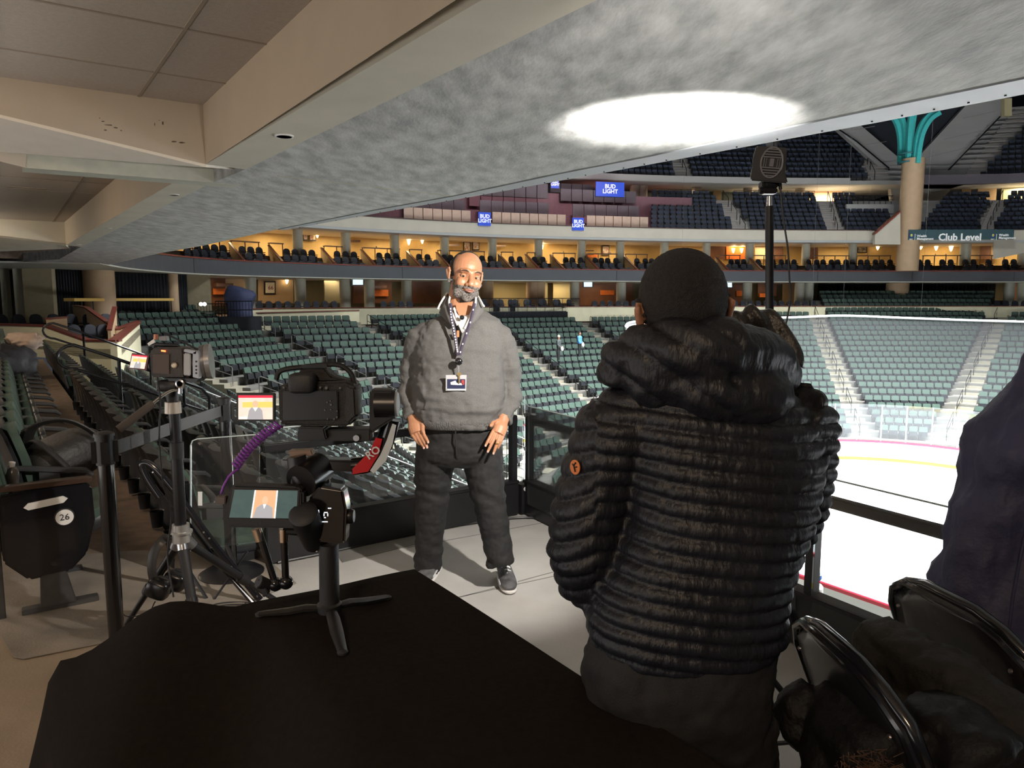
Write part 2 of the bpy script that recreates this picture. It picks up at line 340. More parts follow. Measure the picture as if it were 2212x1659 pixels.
# thin grey floor mat in the lower left
tagm = MB(); tagm.prism([atZ(-200, 1330, .004), atZ(0, 1372, .004), atZ(30, 1420, .004), atZ(52, 1424, .004), atZ(245, 1385, .004), atZ(460, 1330, .004), atZ(640, 1260, .004), atZ(560, 1195, .004), atZ(300, 1190, .004), atZ(-300, 1230, .004)], (0, 0, .004))
tag(tagm.build('floor_mat', M('worn_grey_mat', (.20, .175, .145), .85, col2=(.34, .29, .235), vscale=3, bump=.2, bscale=90)), 'thin worn grey brown floor mat under the tripod and end seat', 'mat')
# floor tile joints on the platform
mb = MB()
for (x0, y0, x1, y1) in ((1195, 1245, 990, 1290), (880, 1183, 1180, 1128), (995, 1290, 1400, 1180)):
    a, b = atZ(x0, y0, .001), atZ(x1, y1, .001); s_ = (b - a).cross(Vector((0, 0, 1))).normalized() * .004; mb.prism([a - s_, b - s_, b + s_, a + s_], (0, 0, .001))
struct(mb.build('trim_16', M('floor_joint', (.2, .2, .19), .8)))
# dark floor panels under the glass at the left of the platform
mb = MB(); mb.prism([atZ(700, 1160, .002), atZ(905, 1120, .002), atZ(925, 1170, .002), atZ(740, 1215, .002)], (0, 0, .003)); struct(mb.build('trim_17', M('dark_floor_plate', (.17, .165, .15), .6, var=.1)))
# ================================================================== LOWER BOWL
def seat_mesh(mb, tip=True):      # simple stadium seat, faces +Y, origin on the row floor; mats: fabric, shell, arm
    def slab(x0, x1, z0, z1, y0, y1, t, mi, r=.05):
        pts = [(x0, z0), (x1, z0), (x1, z1 - r), (x1 - r, z1), (x0 + r, z1), (x0, z1 - r)]
        a = [Vector((x, lerp(y0, y1, (z - z0) / (z1 - z0)), z)) for x, z in pts]
        mb.prism(a, (0, t, 0), mi)
    slab(-.235, .235, .40, .86, -.12, -.21, .055, 0)
    slab(-.245, .245, .36, .88, -.155, -.25, .03, 1)
    mb.prism([(-.22, .02, .30), (.22, .02, .30), (.22, -.02, .57), (-.22, -.02, .57)], (0, .05, 0), 1)
    mb.prism([(-.21, -.05, .32), (.21, -.05, .32), (.21, -.08, .60), (-.21, -.08, .60)], (0, .06, 0), 0)
    mb.box((.262, .02, .60), (.045, .40, .035), mi=2); mb.box((.262, -.02, .32), (.03, .09, .56), mi=1)
zk = lambda k: -.36 * k
secs = {}
SEATS = []    # (pos, angle, section, row, kind)
PITCH_ = .55
treads = []
def section(name, ta, tb, ba, bb, k0, k1, ktop=1, kbot=20.5, inset=.55, kmin=None, treadmat=None, depth=.8, sag=0):
    ta, tb, ba, bb = [Vector((p[0], p[1], 0)) for p in (ta, tb, ba, bb)]
    mb = MB()
    for k in range(k0, k1 + 1):
        t = (k - ktop) / (kbot - ktop); p = lerp(ta, ba, t); q = lerp(tb, bb, t); z = zk(k) - (.006 if k == 0 else 0)
        L = (q - p).length; dr = (q - p).normalized(); mid = (lerp(ta, tb, .5)); fw = Vector((dr.y, -dr.x, 0))
        if fw.dot(lerp(ba, bb, .5) - mid) < 0: fw = -fw
        # tread slab under this row
        t2 = (k - .5 - ktop) / (kbot - ktop); t3 = (k + .62 - ktop) / (kbot - ktop)
        a0, b0, a1, b1 = lerp(ta, ba, t2), lerp(tb, bb, t2), lerp(ta, ba, t3), lerp(tb, bb, t3)
        mb.prism([a0 + Vector((0, 0, z)), b0 + Vector((0, 0, z)), b1 + Vector((0, 0, z)), a1 + Vector((0, 0, z))], (0, 0, -.40), 0)
        n = int((L - 2 * inset) / PITCH_)
        if n < 1: continue
        off = (L - n * PITCH_) / 2
        ang = math.atan2(-fw.x, fw.y)
        for i in range(n):
            s_ = off + (i + .5) * PITCH_; pos = p + dr * s_ - fw * sag * 4 * (s_ / L) * (1 - s_ / L)
            if k == 0: pos = pos - N * .08
            SEATS.append((pos + Vector((0, 0, z)), ang, name, k, i))
    struct(mb.build('bowl_terrace', treadmat or treaddk))
def XY(v): return (v.x, v.y)
# side stands that run along the concourse
def side(name, u0, u1, k0, k1, **kw): section(name, XY(uv(u0, .25)), XY(uv(u1, .25)), XY(uv(u0, 16.65)), XY(uv(u1, 16.65)), k0, k1, ktop=0, inset=.15, **kw)
side('left side', UK + .25, 13.4, 0, 3)
side('side', UK + .25, 13.4, 4, 20)
side('near', -9, 3.0, 4, 20)
section('side two', XY(uv(15.0, .25)), XY(uv(23.0, .25)), XY(uv(13.6, 16.65)), XY(uv(18.4, 16.65)), 0, 20, ktop=0, inset=.15)
A00 = ((-19.6, 35.4), (2.4, 31.6)); A0 = ((-16.3, 45.0), (3.2, 35.0)); A1 = ((-9.9, 48.8), (5.0, 37.6)); B1 = ((-2.4, 56.0), (8.3, 40.6)); C1 = ((5.3, 60.0), (13.6, 43.8))
D1 = ((25.6, 62.3), (22.2, 46.2)); E1 = ((40.6, 62.3), (26.4, 44.4)); F1 = ((50, 58), (30.6, 40.0))
section('corner foot', XY(uv(24.6, 3.5)), (-19.0, 34.0), XY(uv(18.9, 16.65)), (2.0, 30.6), 4, 20, ktop=4, inset=.3)
section('left corner', A00[0], A0[0], A00[1], A0[1], -3, 20, inset=.6)
section('left end', A0[0], A1[0], A0[1], A1[1], 1, 20, inset=.62)
section('middle end', A1[0], B1[0], A1[1], B1[1], 1, 20, inset=.62)
section('centre end', B1[0], C1[0], B1[1], C1[1], 1, 20, inset=.62)
CM = ((15.5, 62.3), (17.8, 46.0))
section('far end', C1[0], CM[0], C1[1], CM[1], 1, 20, inset=.62)
section('far end right', CM[0], D1[0], CM[1], D1[1], 1, 20, inset=.62)
section('right corner', D1[0], E1[0], D1[1], E1[1], -4, 20, inset=.8)
section('far right', E1[0], F1[0], E1[1], F1[1], 1, 20, inset=.8)
# ------------------------------------------------------------------ aisle steps and handrails
railm = M('black_handrail', (.015, .015, .017), .25, metal=.4)
railgrey = M('steel_handrail', (.35, .36, .36), .3, metal=.8)
RAILN = 0
def aisle(A, k0, k1, wdt=1.15, ktop=1, kbot=20.5, rails=True, name='', m=None, side_=0.0, mrail=None, lab=''):
    ta, ba = Vector((*A[0], 0)), Vector((*A[1], 0)); dr = (ba - ta); per = dr.length / (kbot - ktop); dn_ = dr.normalized(); sd = Vector((-dn_.y, dn_.x, 0)) * wdt / 2
    mb = MB()
    for k2 in range(k0 * 2, k1 * 2 + 1):
        k = k2 / 2; p = ta + dn_ * per * (k - ktop - .25); q = p + dn_ * per * .52; z = Vector((0, 0, zk(k) + .03))
        mb.prism([p - sd + z, p + sd + z, q + sd + z, q - sd + z], (0, 0, -.36), 0)
    struct(mb.build('aisle_steps', m or tread))
    if rails:
        for k in range(k0 + 1, k1 - 1, 3):
            p = ta + dn_ * per * (k - ktop) + sd * side_; q = ta + dn_ * per * (k + 1.8 - ktop) + sd * side_; zp, zq = zk(k), zk(k + 1.8)
            mb = MB(); U = Vector((0, 0, 1))
            mb.tube([p + U * (zp), p + U * (zp + .85), p + U * (zp + .92) + dn_ * .08, q + U * (zq + .92), q + U * (zq + .85) + dn_ * .06, q + U * zq + dn_ * .06], .022, 6)
            mb.tube([p + U * (zp + .5), q + U * (zq + .5) + dn_ * .06], .018, 6)
            o = mb.build('aisle_handrail', mrail or railm, smooth=True)
            tag(o, 'thin handrail on the %s aisle steps, %s row from the top' % (lab, ['first', 'second', 'third', 'fourth', 'fifth', 'sixth', 'seventh', 'eighth', 'ninth'][(k - k0 - 1) // 3]), 'handrail', 'handrails on the bowl aisles')
aisle((XY(uv(14.2, .25)), XY(uv(13.5, 16.65))), 1, 20, ktop=0, rails=False)
aisle((XY(uv(3.7, .25)), XY(uv(3.7, 16.65))), 4, 20, ktop=0, rails=True, lab='nearest', mrail=railgrey)
aisle((XY(uv(24, .25)), XY(uv(18.6, 16.65))), 4, 20, ktop=0, rails=True, lab='near corner', mrail=railgrey)
aisle(A00, 4, 20, lab='left corner', rails=True, mrail=railgrey)
aisle(A0, 0, 20, lab='left end', mrail=railgrey, side_=.9)
aisle(A1, 0, 20, lab='cream wall', side_=.9)
aisle(B1, -1, 20, lab='middle end', side_=1)
aisle(C1, 1, 20, lab='long central', side_=1)
aisle(CM, 1, 20, lab='hidden far')
aisle(D1, -1, 20, 1.3, lab='left corner column', side_=-.1)
aisle(E1, -1, 20, 1.5, lab='right corner column', side_=-.1)
# looped rails beside the walkway
def loop_rail(u, v0, v1, zoff, label, r=.028):
    U = Vector((0, 0, 1)); sl = -.36 / .8
    def P(v, h): return uv(u, v, sl * max(0, v - .55) + h + zoff)
    pts = [P(v1, .62), P(v0 + .9, .62), P(v0 + .25, .60)]
    c0 = P(v0 + .25, .80)
    for t in range(1, 8): a = -math.pi / 2 - math.pi * t / 8; pts.append(c0 + N * math.cos(a) * .24 + U * math.sin(a) * .20)
    pts += [P(v0 + .25, 1.0), P(v0 + .75, 1.02), P(v1, 1.02), P(v1 + .12, .9), P(v1 + .12, .66)]
    mb = MB(); mb.tube(pts, r, 8)
    for v in (v0 + .9, v1 - .3): mb.tube([P(v, -.05), P(v, 1.02)], r, 8)
    tag(mb.build('looped_handrail', railm, smooth=True), label, 'handrail')
loop_rail(14.1, .70, 2.9, .02, 'black looped handrail beside the brown walkway, nearest of the two')
loop_rail(22.4, .85, 3.6, .22, 'black looped handrail in front of the cream box wall')
# ------------------------------------------------------------------ rink
ang0 = YAW
RC1, RC2, RR = Vector((12.9, 31.8, 0)), Vector((19.5, 36.2, 0)), 8.5
def rink_outline(r, n=10):
    out = [RC1 - N * r - D * 48]
    for k in range(n + 1): a = math.pi - math.pi / 2 * k / n; out.append(RC1 + N * math.cos(a) * r + D * math.sin(a) * r)
    for k in range(n + 1): a = math.pi / 2 - math.pi / 2 * k / n; out.append(RC2 + N * math.cos(a) * r + D * math.sin(a) * r)
    out.append(RC2 + N * r - D * 48); return out
ZI = -8.2
ice = M('white_ice', (.93, .95, .97), .18, var=.01, vscale=1)
mb = MB(); o1 = rink_outline(RR); mb.prism([p + Vector((0, 0, ZI)) for p in o1], (0, 0, -.1)); struct(mb.build('floor', ice))
mb = MB(); mb.prism([Vector((-60, -40, ZI - .12)), Vector((90, -40, ZI - .12)), Vector((90, 100, ZI - .12)), Vector((-60, 100, ZI - .12))], (0, 0, -.1)); struct(mb.build('floor', treaddk))
def band(path, prof, mb, mi=0):     # path: list of (point, outward normal); prof: list of (off,z) closed
    rings = [[p + nn * a + Vector((0, 0, z)) for a, z in prof] for p, nn in path]; mb.loft(rings, True, mi)
def normals(pts, centre):
    out = []
    for i, p in enumerate(pts):
        t = (pts[min(i + 1, len(pts) - 1)] - pts[max(0, i - 1)]); nn = Vector((t.y, -t.x, 0)).normalized()
        if nn.dot(p - centre) < 0: nn = -nn
        out.append((p, nn))
    return out
RCEN = Vector((22, 22, 0)); rp = normals(o1, RCEN)
mb = MB(); wht = M('white_dasher_board', (.86, .86, .86), .35, coat=.2); band(rp, [(0, ZI + .2), (0, ZI + 1.12), (.12, ZI + 1.12), (.12, ZI + .2)], mb, 0)
band(rp, [(-.012, ZI), (-.012, ZI + .2), (.12, ZI + .2), (.12, ZI)], mb, 1); band(rp, [(-.02, ZI + 1.12), (-.02, ZI + 1.22), (.14, ZI + 1.22), (.14, ZI + 1.12)], mb, 2)
bd = mb.build('dasher_boards', [wht, M('yellow_kick_plate', (.85, .62, .03), .4), M('red_board_rail', (.62, .02, .05), .35)])
bd['kind'] = 'thing'; tag(bd, 'white rink boards with yellow kick plate and red top rail', 'rink boards')
def inview_(p, m=20):
    q = proj(p)
    return q and -m < q[0] < 2212 + m and -m < q[1] < 1659 + m
# lettering on the far boards
lb = M('board_lettering', (.08, .08, .1), .5)
def on_board(px, body, size, zz, m=lb):
    best = min(range(len(rp) - 1), key=lambda i: min(abs((proj(lerp(rp[i][0], rp[i + 1][0], t / 20) + Vector((0, 0, ZI + .6))) or (9e9,))[0] - px) for t in range(21)) if rp[i][0].y > 30 else 9e9)
    t = min(range(21), key=lambda t: abs(proj(lerp(rp[best][0], rp[best + 1][0], t / 20) + Vector((0, 0, ZI + .6)))[0] - px)) / 20
    p = lerp(rp[best][0], rp[best + 1][0], t) + Vector((0, 0, ZI + zz)); r_ = (rp[best + 1][0] - rp[best][0]).normalized()
    nn = Vector((-r_.y, r_.x, 0));
    if nn.dot(RCEN - p) < 0: nn = -nn
    right = Vector((0, 0, 1)).cross(nn)
    return text(body, size, p + nn * .03, right, (0, 0, 1), m, bd, 'board_lettering', .004)
on_board(1812, 'Xcel', .5, .68); on_board(1908, 'VISIT SHOP', .28, .52); on_board(1908, '~', .5, .8); on_board(2000, 'excel', .3, .6, M('pale_lettering', (.7, .7, .72), .5))
gl = glass('rink_glass', (.93, .96, .97), .1, dif=.05)
mb = MB(); band([q for q in rp if True], [(.05, ZI + 1.22), (.05, ZI + 3.45), (.07, ZI + 3.45), (.07, ZI + 1.22)], mb)
gp = mb.build('rink_glass_screen', gl); tag(gp, 'clear glass screen standing on the rink boards', 'glass screen')
mb = MB(); tot = 0
for i in range(len(o1) - 1):
    if i == 0: continue
    L = (o1[i + 1] - o1[i]).length; n_ = max(1, round(L / 1.5))
    for k in range(n_):
        p = lerp(rp[i][0], rp[i + 1][0], k / n_) + rp[i][1] * .06
        if inview_(p + Vector((0, 0, ZI + 2.3))): mb = MB(); mb.box(p + Vector((0, 0, ZI + 2.33)), (.06, .06, 2.2)); mb.build('post', M('pale_glass_post', (.7, .74, .76), .4), gp)
# safety net hung from a curved cable
netp = [atY(x, y, Y) for x, y, Y in ((1372, 716, 40.5), (1352, 704, 42), (1380, 694, 44), (1500, 690, 46), (1700, 686, 47), (1820, 682, 47), (1960, 687, 46.5), (2100, 692, 45.5), (2212, 695, 44.5), (2330, 700, 43))]
nm = glass('netting_weave', (.90, .93, .95), 0, 1.0, dif=.022)
npth = catmull(netp, 5); mb = MB(); mb.tube(npth, .07, 6)
nt_ = thing('safety_net', 'translucent grey safety net hanging from a white curved cable behind the goal', 'safety net', (npth[20].x, npth[20].y, ZI + 3.4))
mb.build('cable', M('white_net_cable', (.75, .78, .8), .5), nt_, smooth=True)
mb = MB(); vs = []
for p in npth: vs += [p, Vector((p.x, p.y, ZI + 3.4))]
mb.add(vs, [(2 * i, 2 * i + 1, 2 * i + 3, 2 * i + 2) for i in range(len(npth) - 1)]); mb.build('net', nm, nt_)
mb = MB()
for x, y0, y1 in ((1456, 335, 692), (1743, 590, 684), (1826, 590, 683), (1995, 590, 688)):
    b = min(npth, key=lambda p: abs(proj(p)[0] - x)); t_ = Vector((b.x, b.y, b.z + 12)); mb = MB(); mb.tube([b, t_], .003, 5)
    mb.build('hanger_wire', M('pale_wire', (.03, .032, .03), .8), nt_)
# ------------------------------------------------------------------ cream box wall at the end of the walkway
def wallpoly(pts, z0s, z1s, th, name, m, capm=None, capn=None, struct_=True):
    mb = MB()
    for i in range(len(pts) - 1):
        a, b = Vector((*pts[i], 0)), Vector((*pts[i + 1], 0)); t = (b - a).normalized(); nn = Vector((-t.y, t.x, 0)) * th
        q = [a + Vector((0, 0, z0s[i])), b + Vector((0, 0, z0s[i + 1])), b + Vector((0, 0, z1s[i + 1])), a + Vector((0, 0, z1s[i]))]
        mb.prism(q, nn, 0)
        if capm: c = [a + Vector((0, 0, z1s[i])) - nn * .3, b + Vector((0, 0, z1s[i + 1])) - nn * .3, b + Vector((0, 0, z1s[i + 1] + .06)) - nn * .3, a + Vector((0, 0, z1s[i] + .06)) - nn * .3]; mb.prism(c, nn * 1.6, 1)
    return struct(mb.build(name, [m, capm] if capm else m))
wp = [atY(x, 700, Y) for x, Y in ((-80, 23.6), (95, 22.6), (183, 22.2), (250, 22.0), (302, 33.0))]
wallpoly([XY(p) for p in wp], [-.1, -.2, -1.0, -1.3, -1.6], [.78, .75, .32, .32, .52], .18, 'wall_box', cream, mahog)
mb = MB(); mb.prism([XY(wp[0]) + (.35,), XY(wp[1]) + (.35,), XY(wp[2]) + (.1,), XY(wp[3]) + (.1,), XY(wp[4]) + (.3,), (-25, 37, .4), (-29, 27, .4)], (0, 0, -.3)); struct(mb.build('floor', carpet))
wallpoly([XY(wp[1] - Vector((0, -.3, 0))), (wp[1].x - .6, 24.8)], [.3, .3], [.95, .95], .1, 'wall_box', goldtan, mahog)
wallpoly([(-15.0, 28.0), (-13.9, 25.5)], [.3, .1], [1.25, .5], .1, 'wall_box', goldtan, mahog)
wallpoly([XY(atY(160, 700, 34)), XY(atY(185, 700, 30)), XY(atY(250, 700, 27)), XY(atY(302, 700, 33))], [0, 0, 0, 0], [1.25, 1.22, .45, .58], .12, 'wall_box', goldtan, mahog)
# ------------------------------------------------------------------ ring of the suite levels (plan curve from the fascia)
FP = [(225, 30.5), (240, 31.8), (300, 36.6), (400, 42), (520, 46.6), (680, 50.8), (870, 55), (1080, 58.6), (1300, 61.2), (1500, 63), (1700, 64), (1900, 64.3), (2100, 64), (2212, 63.6), (2400, 61), (2600, 57)]
Fc = catmull([Vector(((x - 1106) / FPX * Y * 1.0, Y, 0)) for x, Y in FP], 6)
FN = normals(Fc, Vector((18, 28, 0)))
def ringat(px, off=0.0, z=0.0):
    bi, bt, bd_ = 0, 0, 9e9
    for i in range(len(FN) - 1):
        a, b = FN[i][0] + FN[i][1] * off, FN[i + 1][0] + FN[i + 1][1] * off; xa = 1106 + FPX * a.x / a.y; xb = 1106 + FPX * b.x / b.y
        if (xa - px) * (xb - px) <= 0 and xa != xb:
            t = (px - xa) / (xb - xa); nn = lerp(FN[i][1], FN[i + 1][1], t).normalized(); p = lerp(a, b, t); return Vector((p.x, p.y, z)), nn
    p, nn = (FN[0] if px < 500 else FN[-1]); return Vector((p.x, p.y, z)) + nn * off, nn
def rband(prof, name, m, mis=None, i0=0, i1=None, kind=True):
    mb = MB(); band(FN[i0:i1], prof, mb); o = mb.build(name, m)
    if kind: struct(o)
    return o
tn = lambda p: Vector((-p.y, p.x, 0))
# dark fascia below the suites, red-brown rail, pale soffit
rband([(0, 3.04), (0, 3.92), (.25, 3.92), (.25, 3.04)], 'wall_fascia', charcoal, i0=2)
rband([(-.06, 3.92), (-.06, 4.0), (.3, 4.0), (.3, 3.92)], 'trim_20', mahog, i0=2)
rband([(-.03, 3.0), (-.03, 3.06), (9, 3.06), (9, 3.0)], 'ceiling', M('pale_club_soffit', (.6, .6, .52), .6))
mb = MB()
for x in (427, 872, 1330, 1760, 1962, 2180):
    p, nn = ringat(x, -.01, 0); t = tn(nn) * .02; mb.prism([p - t + Vector((0, 0, 3.06)), p + t + Vector((0, 0, 3.06)), p + t + Vector((0, 0, 3.92)), p - t + Vector((0, 0, 3.92))], nn * .02)
struct(mb.build('trim_21', black))
# cream fascia above the suites and its dark drip line
rband([(0, 6.55), (0, 7.38), (.3, 7.38), (.3, 6.55)], 'wall_fascia', cream2)
rband([(.02, 6.36), (.02, 6.55), (1.2, 6.55), (1.2, 6.36)], 'trim_22', M('pale_grey_drip_edge', (.50, .51, .50), .5))
rband([(-.05, 7.38), (-.05, 7.45), (.35, 7.45), (.35, 7.38)], 'trim_23', M('dark_brown_cap', (.06, .035, .03), .4))
rband([(.3, 6.5), (.3, 6.56), (9.5, 6.56), (9.5, 6.5)], 'ceiling', beige_lt)
# suite floor steps, back wall
rband([(.25, 3.1), (.25, 3.25), (1.2, 3.25), (1.2, 3.68), (2.2, 3.68), (2.2, 4.15), (3.2, 4.15), (3.2, 4.55), (9, 4.55), (9, 3.3)], 'floor', carpet)
rband([(7.6, 4.5), (7.6, 6.56), (7.8, 6.56), (7.8, 4.5)], 'wall_suite_back', gold)
# lower club: floor, low cream wall, back wall
rband([(-.9, -.2), (-.9, .95), (-.72, .95), (-.72, -.2)], 'wall_club_front', cream, i0=22)
rband([(-.95, .95), (-.95, 1.0), (-.68, 1.0), (-.68, .95)], 'trim_24', mahog, i0=22)
rband([(-.8, -.4), (-.8, .2), (.6, .2), (.6, .5), (9, .5), (9, -.4)], 'floor', carpet, i0=22)
rband([(7.5, .4), (7.5, 3.05), (7.7, 3.05), (7.7, .4)], 'wall_club_back', M('olive_beige_wall', (.36, .34, .23), .7, var=.04))
# gaps in the low wall are closed visually by the stair sections; cream wall of the left end
wallpoly([XY(atY(552, 690, 46.6)), XY(atY(776, 680, 49.9))], [-.4, -.4], [.68, .80], .2, 'wall_club_front', cream, mahog)
# columns
def column(px, off, z0, z1, r, m, nm='column', lab='', grp=None, tilt=0):
    p, nn = ringat(px, off); mb = MB(); mb.cyl(p + Vector((0, 0, z0)), p + Vector((0, 0, z1)), r, seg=24); mb.lathe(p + Vector((0, 0, z0)), [(r + .05, 0), (r + .05, .12), (r, .14)], 24)
    return struct(mb.build(nm, m, smooth=True))
for x in (650, 752, 856, 962, 1064, 1162, 1254, 1336, 1430, 1520, 1612, 1732, 1832): column(x, 3.6, 4.3, 6.52, .36, colum)
for x in (2072, 2196): column(x, 3.6, 4.3, 6.52, .45, colum)
for x in (545, 652, 748, 800, 880, 965, 1240): column(x, 2.6, .5, 3.03, .40, colum)
for x in (1052, 1150, 1163): column(x, 3.2, .5, 3.03, .55, tan)
for x in (1340, 1430, 1610, 1722, 1742, 2172, 2200): column(x, 2.6, .5, 3.03, .42, colum)
# partition walls of the suites: slanted, every other one with a lit strip
xs = [(505, 1), (588, 0), (700, 1), (785, 0), (882, 1), (945, 0), (1077, 1), (1135, 0), (1188, 1), (1262, 0), (1345, 1), (1420, 0), (1470, 1), (1540, 0), (1612, 0)]
mbs = MB(); mbc = MB()
for i, (x, lit) in enumerate(xs):
    p, nn = ringat(x + 28, .3); q, n2 = ringat(x, 3.5); t = tn(nn) * .07
    z = [(p, 3.6), (q, 3.6), (q, 5.25), (p, 4.0)]; pts = [a + Vector((0, 0, h)) - t for a, h in z]
    mbs.prism(pts, t * 2, 0)
    mbs.prism([pts[3] - t * .3, pts[2] - t * .3, pts[2] - t * .3 + Vector((0, 0, .09)), pts[3] - t * .3 + Vector((0, 0, .09))], t * 2.6, 1)
    if lit: mbc.prism([pts[3] - t * 1.2 - Vector((0, 0, .10)), pts[2] - t * 1.2 - Vector((0, 0, .10)), pts[2] - t * 1.2 - Vector((0, 0, .02)), pts[3] - t * 1.2 - Vector((0, 0, .02))], t * .8 , 0)
struct(mbs.build('wall_partition', [goldtan, mahog])); struct(mbc.build('trim_25', strip_e))
# dark curtains in the two corners, counters, tan columns
def curt(p, q, z0, z1, lab, n=30, amp=.08):
    p, q = Vector((*p, 0)), Vector((*q, 0)); t = (q - p).normalized(); nn = Vector((-t.y, t.x, 0)); r0 = []; r1 = []
    m_ = n * 4
    for i in range(m_ + 1): c = lerp(p, q, i / m_) + nn * amp * math.sin(i / 4 * 2 * math.pi); r0.append(c + Vector((0, 0, z0))); r1.append(c + Vector((0, 0, z1)))
    mb = MB(); mb.loft([r0, r1], False, closed=False); o = mb.build('stage_curtain', curtain, smooth=True, ang=80); sm = o.modifiers.new('t', 'SOLIDIFY'); sm.thickness = .02
    tag(o, lab, 'curtain')
curt(XY(atY(113, 600, 35.5)), XY(atY(184, 600, 37.2)), .6, 3.03, 'black pleated curtain left of the left tan column, at the bowl corner', 12)
curt(XY(atY(242, 600, 39.0)), XY(atY(362, 600, 42.2)), .6, 3.03, 'black pleated curtain right of the left tan column, behind yellow counter', 16)
curt(XY(atY(378, 600, 43)), XY(atY(402, 600, 44)), .2, 3.03, 'narrow black curtain beside the tan pier left of the club boxes', 5)
p1, p2, p3, p4 = [XY(atY(x, 600, 69.5)) for x in (1768, 1918, 1962, 2152)]
curt(p1, p2, 0.2, 3.03, 'dark navy curtain left of the far corner column under the fascia', 20)
curt(p3, p4, 0.2, 3.03, 'dark navy curtain right of the far corner column under the fascia', 24)
def big_column(px, Y, r, z0, z1): mb = MB(); p = atY(px, 600, Y); p.z = 0; mb.cyl(p + Vector((0, 0, z0)), p + Vector((0, 0, z1)), r, seg=32); return struct(mb.build('column', tan, smooth=True)), p
big_column(213, 37.4, .72, .4, 3.03)
o, p = big_column(372, 42.6, .3, .4, 3.03)
big_column(1940, 67.5, .95, -.5, 3.03)
_, PC = big_column(1958, 64.2, .88, 3.95, 13.3)
yel = M('yellow_counter_laminate', (.80, .52, .13), .4)
def counter(pts, z, lab, wid=.45):
    pts = [Vector((*p, z)) for p in pts]; t = thing('bar_counter', lab, 'counter', pts[0]); mb = MB(); mbb = MB()
    for i in range(len(pts) - 1):
        a, b = pts[i], pts[i + 1]; d_ = (b - a).normalized(); nn = Vector((-d_.y, d_.x, 0)) * wid; mb.prism([a, b, b + nn, a + nn], (0, 0, -.14))
        n_ = max(2, int((b - a).length / 1.2))
        for k in range(n_ + 1): 
            if i and k == 0: continue
            c = lerp(a, b, k / n_) + nn * .5; mbb = MB(); mbb.cyl(c - Vector((0, 0, .14)), c - Vector((0, 0, .95)), .03, seg=6); mbb.build('support', black, t)
    mb.build('top', yel, t)
counter([XY(atY(160, 640, 33.6)), XY(atY(255, 640, 38.6)), XY(atY(375, 640, 41.4))], 1.62, 'kinked yellow bar counter behind the top seats of the left corner')
counter([XY(atY(1800, 640, 67.0)), XY(atY(2100, 640, 67.0))], 1.98, 'long pale yellow bar counter above the far corner seats')
mb = MB()
for (a, b, z0, z1, m_) in ((48, 112, 0, 3.03, 0), (0, 12, 0, 3.03, 1), (28, 48, 0, 3.03, 1), (403, 450, 0, 3.03, 0)):
    Y = 35 if a < 200 else 44.5; p, q = atY(a, 600, Y), atY(b, 600, Y + .3); p.z = q.z = z0; mb.prism([p, q, q + Vector((0, 0, z1 - z0)), p + Vector((0, 0, z1 - z0))], (0, .3, 0), m_)
struct(mb.build('wall_concourse', [M('taupe_panel_wall', (.40, .34, .22), .7, var=.05), colum]))
p, q = atY(-200, 600, 37), atY(120, 600, 37); p.z = q.z = 0; mb = MB(); mb.prism([p, q, q + Vector((0, 0, 3.03)), p + Vector((0, 0, 3.03))], (0, .3, 0)); struct(mb.build('wall_concourse', M('dark_glazed_wall', (.10, .11, .08), .3)))
# ================================================================== PLACE THE SEATS
def inview(p, m=30):
    q = proj(p)
    return q and -m < q[0] < 2212 + m and -m < q[1] < 1659 + m
def seat_split(seats, name, mats, build, catlab, n_ind, stuff_label, hide=None):
    vis = [s for s in seats if inview(s[0] + Vector((0, 0, .6))) and not (hide and hide(s))]
    vis.sort(key=lambda s: proj(s[0])[2])
    ind, rest = vis[:n_ind], vis[n_ind:]
    return ind, rest
def bulk(rest, build, name, mats, label, cat):
    m0 = MB(); build(m0); mb = MB(); base = [Vector(v) for v in m0.v]
    for s in rest:
        rt = Matrix.Rotation(s[1] + random.uniform(-.012, .012), 3, 'Z'); sc_ = 1
        o = len(mb.v); mb.v += [tuple(s[0] + rt @ v) for v in base]; mb.f += [[o + i for i in f] for f in m0.f]; mb.m += m0.m
    ob = mb.build(name, mats); tag(ob, label, cat, kind='stuff'); return ob
def hidden_lower(s):      # wholly below the platform edge
    p = s[0]; u, v = uu(p), vv(p)
    return (s[2] in ('near', 'side') and s[3] <= 5 and u < UK + .2)
ind, rest = seat_split(SEATS, '', None, seat_mesh, '', 300, '', hidden_lower)
ORD = ['first', 'second', 'third', 'fourth', 'fifth', 'sixth', 'seventh', 'eighth', 'ninth', 'tenth', 'eleventh', 'twelfth', 'thirteenth', 'fourteenth', 'fifteenth', 'sixteenth', 'seventeenth', 'eighteenth', 'nineteenth', 'twentieth', 'twenty first', 'twenty second']
